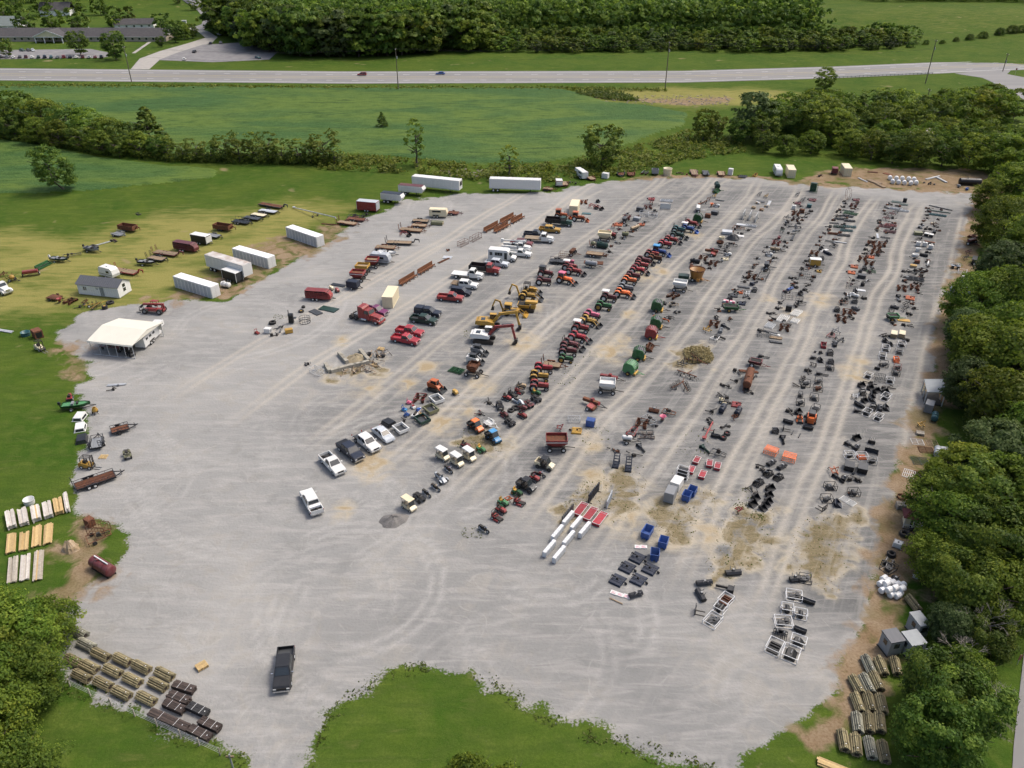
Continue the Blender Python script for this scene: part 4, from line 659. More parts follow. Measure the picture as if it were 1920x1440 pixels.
@kind('header','harvest_header','crop header','hay header frame')
def header(c='g',c2='k',r=None,W=3.6):
    P=Proto();w=W/2;m=paint(c);P.add('back_sheet',MB(m).prism([(-.55,.2),(-.45,.2),(-.5,1.0),(-.6,1.0)],-w,w));P.add('floor_sheet',MB(m).box(-.5,.55,-w,w,.16,.22));P.add('end_plate',MB(m).prism([(-.6,.15),(.8,.12),(.5,.5),(-.5,1.0)],-w-.04,-w).prism([(-.6,.15),(.8,.12),(.5,.5),(-.5,1.0)],w,w+.04));rl=MB(m)
    for k in range(4):a=k*math.pi/2+.4;rl.bar((.1+.3*math.cos(a),-w+.05,.65+.3*math.sin(a)),(.1+.3*math.cos(a),w-.05,.65+.3*math.sin(a)),.06)
    P.add('reel',rl);P.add('auger_tube',MB(IRON).cyl((-.15,-w+.02,.4),(-.15,w-.02,.4),.14,n=8));P.add('tongue',MB(m).bar((-.5,w*.6,.5),(1.6,w*1.1,.4),.1));wheels(P,[(-.8,.9),(-.8,-.9)],.32,.18,'y');return P
# ---- yard goods
@kind('gate','tube_gate','gate','tube gate lying flat')
def gate(c='g',c2='k',r=None,L=3.2,W=1.3,n=6,z=.05):
    P=Proto();m=paint(c) if c !='e' else GALV;f=MB(m)
    f.bar((-L/2,-W/2,z),(-L/2,W/2,z),.06).bar((L/2,-W/2,z),(L/2,W/2,z),.06).bar((0,-W/2,z),(0,W/2,z),.05);P.add('end_tube',f);rm=MB(m).bar((-L/2,0,0),(L/2,0,0),.055).mesh('rail')
    for k in range(n):P.add('rail',rm,-1,(0,-W/2+W*k/(n-1),z))
    return P
@kind('gatestack','stacked_gates','gate stack','stack of tube gates')
def gatestack(c='g',c2='k',r=None,L=3.2,W=1.3,n=3):
    P=Proto();m=paint(c) if c !='e' else GALV
    for j in range(n):
        f=MB(m);z=.05+j*.09;o=.12*j
        for k in range(6):f.bar((-L/2+o,-W/2+W*k/5+o*.4,z),(L/2+o,-W/2+W*k/5+o*.4,z),.055)
        for x in (-L/2,-L/6,L/6,L/2):f.bar((x+o,-W/2+o*.4,z+.03),(x+o,W/2+o*.4,z+.03),.05)
        P.add('gate_panel',f)
    return P
@kind('panelup','panel_stand','panel','upright metal panel')
def panelup(c='w',c2='k',r=None,L=3.5,H=1.6):
    P=Proto();m=paint(c) if c !='e' else GALV;P.add('sheet',MB(m).box(-L/2,L/2,-.05,.05,.1,H));ri=MB(m)
    for k in range(8):x=-L/2+.1+(L-.2)*k/7;ri.box(x-.04,x+.04,-.1,.1,.08,H+.02)
    P.add('rib',ri);P.add('foot',MB(IRON).box(-L/2+.2,-L/2+.3,-.45,.45,0,.08).box(L/2-.3,L/2-.2,-.45,.45,0,.08));return P
@kind('cage','wire_cage','cage','open steel cage rack')
def cage(c='k',c2='k',r=None,L=2.2,W=1.4,H=1.2,n=6,top=0):
    P=Proto();m=paint(c) if c !='e' else GALV;f=MB(m);l,w=L/2,W/2
    for x in (-l,l):
        for y in (-w,w):f.bar((x,y,0),(x,y,H),.06)
    for z in (.15,H):f.bar((-l,-w,z),(l,-w,z),.05).bar((-l,w,z),(l,w,z),.05).bar((-l,-w,z),(-l,w,z),.05).bar((l,-w,z),(l,w,z),.05)
    P.add('corner_frame',f);g=MB(m)
    for k in range(1,n):x=-l+L*k/n;g.bar((x,-w,.15),(x,-w,H),.03).bar((x,w,.15),(x,w,H),.03).bar((x,-w,.15),(x,w,.15),.03)
    for y in (-w,w):g.bar((-l,y,H*.55),(l,y,H*.55),.03)
    P.add('wire',g)
    if top:
        for k in range(5):y=-w+.12+(W-.24)*k/4;P.add('top_slat',B(m,-l,l,y-.07,y+.07,H+.03,H+.06))
    return P
@kind('ring','hay_ring_feeder','hay feeder','round hay ring feeder')
def ring(c='e',c2='k',r=None,R_=1.1,H=1.1,up=0):
    P=Proto();m=paint(c) if c !='e' else GALV;q=MB(m)
    if up:
        for off in (0,.5):
            pts=[(off,R_*math.cos(2*math.pi*k/20),R_+.05+R_*math.sin(2*math.pi*k/20)) for k in range(20)]
            for k in range(20):q.bar(pts[k],pts[(k+1)%20],.06)
        P.add('hoop',q);s=MB(m)
        for k in range(0,20,3):a=2*math.pi*k/20;s.bar((0,R_*math.cos(a),R_+.05+R_*math.sin(a)),(.5,R_*math.cos(a),R_+.05+R_*math.sin(a)),.04)
        P.add('spacer',s);return P
    for z in (.05,H*.5,H):q.ring(R_,z,.03)
    P.add('hoop',q);s=MB(m)
    for k in range(14):a=2*math.pi*k/14;s.bar((R_*math.cos(a),R_*math.sin(a),.05),(R_*math.cos(a),R_*math.sin(a),H),.04)
    P.add('upright',s);return P
_PL={}
def pallet_parts(P,m,z=0,x=0,y=0):
    k=m.name
    if k not in _PL:_PL[k]=(B(m,-.6,.6,-.05,.05,0,.02).mesh('slat'),B(m,-.05,.05,-.5,.5,0,.1).mesh('stringer'))
    for i in range(3):P.add('stringer',_PL[k][1],-1,(x-.55+i*.55,y,z))
    for i in range(7):P.add('slat',_PL[k][0],-1,(x,y-.45+i*.15,z+.101))
@kind('pallet','wooden_pallet','pallet','wooden pallet')
def pallet(c='n',c2='k',r=None,n=1):
    P=Proto();m=GREYWOOD if c !='n' else PINE
    for k in range(n):pallet_parts(P,m,k*.135)
    return P
@kind('goods','loaded_pallet','loaded pallet','pallet loaded with boxes')
def goods(c='n',c2='w',r=None,h=.5):
    P=Proto();pallet_parts(P,GREYWOOD);r=r or random.Random(1);m=paint(c)
    for i in range(2):
        for j in range(2):P.add('carton',B(m if (i+j)%2 else paint(c2),-.58+i*.58,-.04+i*.58,-.48+j*.48,-.03+j*.48,.125,.125+h*r.uniform(.7,1)))
    return P
@kind('wbox','covered_pallet_box','pallet box','covered box on a pallet')
def wbox(c='c',c2='n',r=None,L=1.6,W=1.1,H=.9):
    P=Proto();P.add('box',B(paint(c2),-L/2,L/2,-W/2,W/2,.1,H));P.add('lid',B(paint(c),-L/2-.04,L/2+.04,-W/2-.04,W/2+.04,H+.001,H+.08,.02,.02));P.add('skid',MB(GREYWOOD).box(-L/2,L/2,-W/2,-W/2+.12,0,.1).box(-L/2,L/2,W/2-.12,W/2,0,.1));return P
@kind('sign','flat_carton','flat carton','white flat carton with red print')
def sign(c='w',c2='r',r=None):
    P=Proto();P.add('carton',B(paint('w'),-.45,.45,-.32,.32,0,.12,.01,.01));P.add('print',MB(paint('p')).box(-.3,.3,-.2,-.12,.121,.125).box(-.3,.1,-.04,.02,.121,.125).box(-.3,.25,.1,.15,.121,.125));return P
@kind('bin','self_dumping_bin','dump bin','self-dumping steel bin')
def bin_(c='b',c2='k',r=None,L=1.5,W=1.15):
    P=Proto();m=paint(c);l,w=L/2,W/2;q=MB(m).box(-l,l,-w,-w+.05,.2,1.1).box(-l,l,w-.05,w,.2,1.1).box(-l,-l+.05,-w+.05,w-.05,.2,1.1).add([(l-.5,-w,.2),(l,-w,1.1),(l,w,1.1),(l-.5,w,.2),(l-.55,-w,.2),(l-.06,-w,1.1),(l-.06,w,1.1),(l-.55,w,.2)],[(0,3,2,1),(4,5,6,7)]).box(-l+.05,l-.3,-w+.05,w-.05,.2,.26);P.add('hopper',q);P.add('rim',MB(m).bar((-l,-w,1.12),(l,-w,1.12),.07).bar((-l,w,1.12),(l,w,1.12),.07).bar((-l,-w,1.12),(-l,w,1.12),.07).bar((l,-w,1.12),(l,w,1.12),.07));P.add('fork_base',MB(m).box(-l,l,-w+.15,-w+.4,0,.2).box(-l,l,w-.4,w-.15,0,.2));return P
@kind('redcart','deck_cart','deck cart','red deck cart with white rails')
def redcart(c='f',c2='w',r=None,L=1.9,W=.95):
    P=Proto();l,w=L/2,W/2;P.add('deck',B(paint(c),-l,l,-w,w,.42,.47));P.add('rail',MB(paint('w')).bar((-l,-w,.5),(l,-w,.5),.05).bar((-l,w,.5),(l,w,.5),.05).bar((-l,-w,.5),(-l,w,.5),.05).bar((l,-w,.5),(l,w,.5),.05).bar((l-.35,-w,.5),(l-.35,w,.5),.04));P.add('leg',MB(paint(c)).box(-l+.05,-l+.15,-w+.05,w-.05,.0,.42).box(l-.15,l-.05,-w+.05,w-.05,0,.42));P.add('front_panel',B(paint(c),-l-.04,-l-.01,-w,w,.12,.42));return P
@kind('wblock','wrapped_frame_pack','wrapped pack','long white wrapped pack standing on edge')
def wblock(c='w',c2='e',r=None,L=2.9):
    P=Proto();h=L/2;P.add('wrap',B(nmat('pack_wrap',(.66,.67,.68),.45,0,(.5,.51,.53),3,.7),-h,h,-.26,.26,.1,1.0,.02,.03));P.add('side_panel',MB(nmat('pack_side',(.40,.42,.44),.55,0,(.28,.29,.3),4,.8)).box(-h+.06,h-.06,-.285,-.262,.16,.92).box(-h+.06,h-.06,.262,.285,.16,.92));P.add('skid',MB(GREYWOOD).box(-h+.2,-h+.35,-.3,.3,0,.1).box(h-.35,h-.2,-.3,.3,0,.1));st=MB(GALV)
    for x in (-h*.6,0,h*.6):st.box(x-.03,x+.03,-.265,.265,1.001,1.012)
    P.add('strap',st);return P
@kind('ramp','upright_deck_ramp','deck ramp','dark steel deck ramp stood on end')
def ramp(c='i',c2='k',r=None):
    P=Proto();m=paint(c);P.add('side_beam',MB(m).bar((-.9,-.4,.15),(.9,-.4,1.7),.14,.22).bar((-.9,.4,.15),(.9,.4,1.7),.14,.22));ru=MB(m)
    for k in range(6):t=k/5;ru.bar((-.85+1.7*t,-.4,.2+1.5*t),(-.85+1.7*t,.4,.2+1.5*t),.1)
    P.add('rung',ru);P.add('stand',MB(m).bar((.7,-.4,1.5),(.9,-.45,0),.1).bar((.7,.4,1.5),(.9,.45,0),.1).box(-.95,.95,-.5,.5,.02,.1));return P
@kind('cratestack','crate_stack','crate stack','stack of black bins in white frames')
def cratestack(c='k',c2='w',r=None,n=3):
    P=Proto();f=MB(nmat('white_frame',(.62,.63,.64),.5))
    for k in range(n+1):z=.05+k*.6;f.bar((-.6,-.85,z),(.6,-.85,z),.06).bar((-.6,.85,z),(.6,.85,z),.06).bar((-.6,-.85,z),(-.6,.85,z),.06).bar((.6,-.85,z),(.6,.85,z),.06)
    for x in (-.6,.6):
        for y in (-.85,.85):f.bar((x,y,0),(x,y,.05+n*.6),.06)
    P.add('crate_frame',f)
    for k in range(n):P.add('packed_part',B(paint('k'),-.5,.5,-.75,.75,.1+k*.6,.5+k*.6,.08,.08))
    return P
@kind('beams','beam_bundle','beams','bundle of steel beams')
def beams(c='x',c2='k',r=None,L=5,n=4,w=.16):
    P=Proto();m={'e':GALV,'n':WOOD,'G':GREYWOOD}.get(c) or paint(c);r=r or random.Random(2);me=MB(m).box(-L/2,L/2,-w/2,w/2,0,w*.9).mesh('beam')
    for k in range(n):P.add('beam',me,-1,(r.uniform(-.15,.15),(k-n/2)*w*1.25,.06),r.uniform(-.03,.03))
    P.add('bearer',MB(GREYWOOD).box(-L*.3,-L*.3+.1,-n*w*.7,n*w*.6,0,.055).box(L*.3,L*.3+.1,-n*w*.7,n*w*.6,0,.055));return P
@kind('sheet','metal_sheets','metal sheets','stack of flat sheets')
def sheet_(c='d',c2='k',r=None,L=2.6,W=1.3):
    P=Proto();r=r or random.Random(3)
    for k in range(3):P.add('sheet',B(paint(c) if c !='e' else GALV,-L/2,L/2,-W/2,W/2,.02+k*.05,.05+k*.05),-1,(r.uniform(-.1,.1),r.uniform(-.1,.1),.001),r.uniform(-.05,.05))
    return P
@kind('tire','rubber_tyre_ring','tyre','loose tyre lying flat')
def tire(c='k',c2='k',r=None,R_=.55,w=.4,up=0):
    P=Proto();m=MB(TYRE).lathe([(R_*.58,0),(R_*.9,0),(R_,w*.25),(R_,w*.75),(R_*.9,w),(R_*.58,w),(R_*.55,w*.5),(R_*.58,0)],n=20);P.add('casing',m)
    if c !='k':P.add('rim',MB(paint(c)).cyl((0,0,w*.3),(0,0,w*.6),R_*.56,n=16))
    else:P.add('bead',MB(IRON).lathe([(R_*.6,w+.002),(R_*.7,w+.012),(R_*.8,w+.002)],n=20))
    return P
@kind('tires','tyre_stack','tyre stack','stack of tyres')
def tires(c='k',c2='k',r=None,R_=.5,n=3):
    P=Proto();me=MB(TYRE).lathe([(R_*.55,0),(R_*.9,0),(R_,.06),(R_,.2),(R_*.9,.26),(R_*.55,.26),(R_*.52,.13),(R_*.55,0)],n=18).mesh('tyre');r=r or random.Random(4)
    for k in range(n):P.add('tyre',me,-1,(r.uniform(-.05,.05),r.uniform(-.05,.05),k*.262))
    if c !='k':P.add('rim',MB(paint(c)).cyl((0,0,n*.262-.2),(0,0,n*.262-.05),R_*.54,n=14))
    return P
@kind('tub','plastic_tub','tub','plastic tub')
def tub(c='w',c2='k',r=None,R_=.7,H=.8):
    P=Proto();P.add('wall',MB(paint(c)).lathe([(R_*.92,0),(R_,H*.9),(R_*1.05,H),(R_*.95,H),(R_*.85,.08),(0,.08)],n=16));P.add('rib',MB(paint(c)).lathe([(R_*.975,H*.4),(R_*1.03,H*.44),(R_*.985,H*.5)],n=16));return P
@kind('tote','square_tank','tote tank','square white tote tank')
def tote(c='w',c2='e',r=None,H=1.1):
    P=Proto();P.add('bottle',B(paint(c),-.52,.52,-.45,.45,.14,H,.04,.04));g=MB(GALV)
    for z in (.2,.5,.8,H-.05):g.bar((-.56,-.5,z),(.56,-.5,z),.03).bar((-.56,.5,z),(.56,.5,z),.03).bar((-.56,-.5,z),(-.56,.5,z),.03).bar((.56,-.5,z),(.56,.5,z),.03)
    P.add('cage',g);P.add('cap',MB(IRON).cyl((0,0,H),(0,0,H+.06),.12,n=10));pallet_parts(P,GREYWOOD);return P
@kind('box','equipment_box','equipment box','metal equipment cabinet')
def ebox(c='e',c2='k',r=None,L=1.4,W=1.0,H=1.0):
    P=Proto();P.add('body',B(paint(c) if c !='s' else GALV,-L/2,L/2,-W/2,W/2,.1,H));P.add('lid',B(paint(c) if c !='s' else GALV,-L/2-.03,L/2+.03,-W/2-.03,W/2+.03,H+.001,H+.08,.04,.04));P.add('panel',B(paint(c2),L/2+.002,L/2+.02,-W*.35,W*.35,.25,H*.85));P.add('skid',MB(IRON).box(-L/2,L/2,-W/2+.03,-W/2+.13,0,.1).box(-L/2,L/2,W/2-.13,W/2-.03,0,.1));return P
@kind('gen','portable_pump','pump','portable engine pump')
def gen(c='y',c2='k',r=None):
    P=Proto();P.add('engine_cover',MB(paint(c)).prism([(-.5,.35),(.5,.35),(.5,.7),(.2,.95),(-.5,.95)],-.32,.32,.05));P.add('frame',MB(IRON).bar((-.6,-.35,.25),(.6,-.35,.25),.06).bar((-.6,.35,.25),(.6,.35,.25),.06).bar((.6,0,.25),(1.1,0,.3),.06));wheels(P,[(-.1,.42),(-.1,-.42)],.25,.12,'d');return P
@kind('junk','scrap_heap','scrap heap','heap of scrap iron parts')
def junk(c='x',c2='k',r=None,n=16,R_=1.1):
    P=Proto();r=r or random.Random(5)
    for k in range(n//2):
        x,y=r.gauss(0,R_*.45),r.gauss(0,R_*.45);a=r.uniform(0,3.1);L=r.uniform(.5,1.6);z=r.uniform(.06,.35);q=MB(r.choice((paint(c),paint(c2) if c2 !='k' else IRON,IRON)))
        t=r.random()
        if t<.5:q.bar((x-L/2*math.cos(a),y-L/2*math.sin(a),z),(x+L/2*math.cos(a),y+L/2*math.sin(a),z+r.uniform(-.02,.25)),r.uniform(.06,.16));nm='bar'
        elif t<.8:w=r.uniform(.12,.35);q.box(x-w,x+w,y-w*.7,y+w*.7,.02,.02+r.uniform(.15,.6),w*.15,w*.1);nm='casting'
        else:q.cyl((x,y,.1),(x+.3*math.cos(a),y+.3*math.sin(a),.25),r.uniform(.12,.28),n=10);nm='drum'
        P.add(nm,q)
    return P
@kind('frame','implement_frame','implement frame','bare implement frame')
def iframe(c='k',c2='k',r=None,L=2.2,W=1.5,wh=1):
    P=Proto();m=paint(c);r=r or random.Random(6);l,w=L/2,W/2
    P.add('main_frame',MB(m).bar((-l,-w,.5),(l,-w*.6,.5),.09).bar((-l,w,.5),(l,w*.6,.5),.09).bar((-l,-w,.5),(-l,w,.5),.09).bar((l,-w*.6,.5),(l,w*.6,.5),.09));P.add('cross_member',MB(m).bar((-l*.3,-w*.9,.52),(-l*.3,w*.9,.52),.08).bar((l*.4,-w*.7,.52),(l*.4,w*.7,.52),.08));P.add('tower',MB(IRON).box(-.3,.3,-.25,.25,.55,.55+r.uniform(.3,.7),.08,.06).bar((0,0,.7),(l,0,.6),.07));P.add('stand',MB(IRON).bar((-l,-w,.5),(-l,-w,0),.06).bar((-l,w,.5),(-l,w,0),.06).bar((l,0,.5),(l,0,0),.06))
    if wh:wheels(P,[(-l*.5,w+.1),(-l*.5,-w-.1)],.3,.16,'d')
    return P
@kind('loaderatt','front_loader_attachment','front loader','detached front loader')
def loaderatt(c='r',c2='k',r=None):
    P=Proto();loader_arms(P,c,-1.1,1.0,.9,.5,.95,c2);P.add('mount',MB(paint(c)).bar((-1.1,-.5,1.0),(-1.1,-.5,0),.12).bar((-1.1,.5,1.0),(-1.1,.5,0),.12).bar((-1.1,-.5,.5),(-1.1,.5,.5),.1));return P
@kind('bale','wrapped_round_bale','wrapped bale','white wrapped round bale')
def bale(c='w',c2='k',r=None):
    P=Proto();P.add('wrap',MB(PLAST).cyl((-.6,0,.65),(.6,0,.65),.65,n=18).ball((.6,0,.65),.14,.65,.65,16,6).ball((-.6,0,.65),.14,.65,.65,16,6));P.add('wrap_fold',MB(nmat('wrap_fold',(.62,.63,.62),.4)).cyl((-.3,0,.65),(-.26,0,.65),.655,n=18,caps=False).cyl((.2,0,.65),(.24,0,.65),.655,n=18,caps=False));return P
@kind('posts','fence_post_bundle','post bundle','bundle of round fence posts')
def posts(c='n',c2='k',r=None,L=2.4,r0=.085,nx=6):
    P=Proto();r=r or random.Random(7);m=POLEG if c=='e' else POLEW;me=[MB(m).cyl((-L/2,0,0),(L/2,0,0),r0*s_,r0*s_*.95,n=7).mesh('post') for s_ in (.92,1,1.06)]
    z=r0
    rows=[nx-1,nx,nx+1,nx,nx-2,nx-4]
    for j,n in enumerate(rows):
        for k in range(n):
            if 0<j<len(rows)-2 and 1<k<n-2:continue        # the hidden core of the bundle
            P.add('post',me[r.randrange(3)],-1,(r.uniform(-.06,.06),(k-(n-1)/2)*r0*2.03,z+r.uniform(-.008,.008)),r.uniform(-.006,.006))
        z+=r0*1.8
    P.add('core',B(TIE,-L/2+.06,L/2-.06,-nx*r0*.5,nx*r0*.5,.06,r0*6.5));b=MB(IRON);w=nx*r0*1.06;top=z-r0*.5
    for x in (-L*.28,L*.28):b.bar((x,-w*1.12,.3),(x,-w*.3,top+.06),.024).bar((x,w*1.12,.3),(x,w*.3,top+.06),.024).bar((x,-w*.32,top+.06),(x,w*.32,top+.06),.024)
    P.add('strap',b);P.add('tag',B(PLAST,L*.33,L*.33+.09,-.05,.05,top+.065,top+.08));return P
@kind('lumber','lumber_stack','lumber stack','stack of sawn lumber')
def lumber(c='n',c2='k',r=None,L=3.6,n=6,k=4,bw=.18):
    P=Proto();r=r or random.Random(8);mats={'n':PINE,'w':GREYWOOD,'e':GREYWOOD,'p':nmat('white_board',(.56,.53,.48),.7,0,(.42,.36,.3),2,.7,obj_rand=.15)};bt=.13
    me=B(mats[c],-L/2,L/2,-bw/2,bw/2,0,bt).mesh('board');me2=B(mats['n'],-L/2,L/2,-bw/2,bw/2,0,bt).mesh('board')
    for j in range(k):
        for i in range(n):
            if 0<i<n-1 and j<k-1:continue
            if j==k-1 and r.random()<.12:continue
            P.add('board',me2 if (c2=='n' and i==n//2) else me,-1,(r.uniform(-.12,.12),(i-(n-1)/2)*bw*1.04,.1+j*bt*1.01),r.uniform(-.008,.008))
    P.add('core',B(mats[c],-L/2+.15,L/2-.15,-(n-2)*bw/2,(n-2)*bw/2,.1,.09+(k-1)*bt));P.add('bearer',MB(GREYWOOD).box(-L*.33,-L*.33+.1,-n*bw*.52,n*bw*.52,0,.1).box(L*.33,L*.33+.1,-n*bw*.52,n*bw*.52,0,.1));return P
@kind('ties','railway_tie_bundle','tie bundle','bundle of dark railway ties')
def ties(c='x',c2='k',r=None,L=2.6,n=4,k=3):
    P=Proto();r=r or random.Random(9);m=TIE if c=='x' else nmat('black_tie',(.02,.02,.022),.8,0,(.04,.04,.04),3,.7);me=B(m,-L/2,L/2,-.11,.11,0,.18).mesh('tie')
    for j in range(k):
        for i in range(n):P.add('tie',me,-1,(r.uniform(-.07,.07),(i-(n-1)/2)*.235,.1+j*.185),r.uniform(-.012,.012))
    z=.1+k*.185;P.add('strap',MB(PLAST).box(-L*.2,-L*.2+.03,-n*.12,n*.12,z+.002,z+.012).box(L*.2,L*.2+.03,-n*.12,n*.12,z+.002,z+.012));P.add('bearer',MB(GREYWOOD).box(-L*.3,-L*.3+.1,-n*.13,n*.13,0,.1).box(L*.3,L*.3+.1,-n*.13,n*.13,0,.1));P.add('tag',B(PLAST,L*.36,L*.36+.09,-.05,.05,z+.002,z+.015));return P
@kind('bunk','steel_feed_bunk','feed bunk','rust-brown steel feed bunk')
def bunk(c='x',c2='k',r=None,L=6.5):
    P=Proto();m=nmat('rust_bunk',(.19,.075,.032),.8,0,(.10,.045,.025),1.5,.8);h=L/2
    P.add('back_wall',B(m,-h,h,.28,.34,.35,1.25));P.add('front_wall',B(m,-h,h,-.5,-.45,.35,.75));P.add('trough',MB(m).add([(-h,-.45,.4),(h,-.45,.4),(h,.28,.4),(-h,.28,.4)],[(0,1,2,3)]));lg=MB(m)
    for k in range(5):x=-h+.15+(L-.3)*k/4;lg.box(x-.05,x+.05,-.75,-.5,0,.1).bar((x,-.7,.05),(x,-.5,.6),.08).bar((x,.5,0),(x,.32,1.2),.08)
    P.add('leg',lg);P.add('top_rail',MB(m).bar((-h,.31,1.28),(h,.31,1.28),.09));return P
@kind('toy','play_toy','toy','plastic play toy')
def toy(c='b',c2='r',r=None):
    P=Proto();P.add('base',B(paint(c),-.5,.5,-.35,.35,.12,.4,.1,.06));P.add('seat',B(paint(c2),-.25,.15,-.25,.25,.401,.6,.05,.05));P.add('roof',MB(paint(c2)).bar((-.3,-.3,.4),(-.3,-.3,1.0),.06).bar((-.3,.3,.4),(-.3,.3,1.0),.06).bar((-.3,-.3,1.0),(-.3,.3,1.0),.08));wheels(P,[(.35,.36),(.35,-.36),(-.35,.36),(-.35,-.36)],.15,.08,'w');return P
@kind('jetski','jet_ski','jet ski','jet ski')
def jetski(c='b',c2='w',r=None):
    P=Proto();P.add('hull',MB(paint(c2)).hexa([(-1.3,-.3,.1),(.9,-.25,.1),(.9,.25,.1),(-1.3,.3,.1),(-1.4,-.5,.5),(1.5,-.08,.6),(1.5,.08,.6),(-1.4,.5,.5)]));P.add('cowl',MB(paint(c)).prism([(-.1,.5),(1.3,.6),(.5,.95),(.0,1.0)],-.25,.25,.1));P.add('seat',B(IRON,-1.2,-.1,-.2,.2,.52,.82,.08,.05));P.add('handlebar',MB(IRON).bar((.05,-.35,1.05),(.05,.35,1.05),.05));return P
@kind('barbecue','barrel_smoker','smoker','black barrel smoker grill')
def barbecue(c='k',c2='k',r=None):
    P=Proto();P.add('firebox',MB(paint(c)).box(-.5,.5,-.4,.4,.2,1.6,.05,.05));P.add('barrel',MB(paint('d')).cyl((-.5,0,1.9),(.5,0,1.9),.4,n=12));P.add('shelf',B(paint('d'),.5,1.1,-.4,.4,1.2,1.26));P.add('stack',MB(IRON).cyl((-.4,0,2.2),(-.4,0,3.0),.08,n=8));return P
@kind('mixercon','cement_mixer','cement mixer','portable cement mixer with yellow drum')
def mixercon(c='y',c2='e',r=None):
    P=Proto();P.add('drum',MB(paint(c)).lathe([(.1,.45),(.45,.55),(.5,.85),(.3,1.25),(.32,1.3),(.22,1.28)],n=14));P.add('motor_box',B(paint('e'),-.75,-.45,-.25,.25,.4,.9));P.add('stand',MB(IRON).bar((-.5,-.4,0),(-.4,0,.8),.06).bar((-.5,.4,0),(-.4,0,.8),.06).bar((.5,-.4,0),(.4,0,.8),.06).bar((.5,.4,0),(.4,0,.8),.06));wheels(P,[(-.5,.45),(-.5,-.45)],.2,.1,'d');return P
@kind('tarpheap','tarp_covered_heap','tarp heap','heap covered with a black tarp')
def tarpheap(c='k',c2='k',r=None,R_=1.7):
    P=Proto();r=r or random.Random(3);n=14;V=[(0,0,1.4)];
    for j,(rr,z) in enumerate(((.4,1.2),(.75,.7),(1.0,.15),(1.08,.0))):
        for k in range(n):a=2*math.pi*k/n;q=rr*R_*r.uniform(.88,1.12);V.append((q*math.cos(a),q*math.sin(a)*.8,z*r.uniform(.8,1.15)))
    Fs=[(0,1+k,1+(k+1)%n) for k in range(n)]+[(1+j*n+k,1+(j+1)*n+k,1+(j+1)*n+(k+1)%n,1+j*n+(k+1)%n) for j in range(3) for k in range(n)]
    P.add('tarp',MB(TARP if c=='k' else paint(c)).add(V,Fs));P.add('tie_down',MB(IRON).bar((-R_*.9,.2,.3),(0,.1,1.45),.03).bar((0,.1,1.45),(R_*.9,-.1,.3),.03));return P
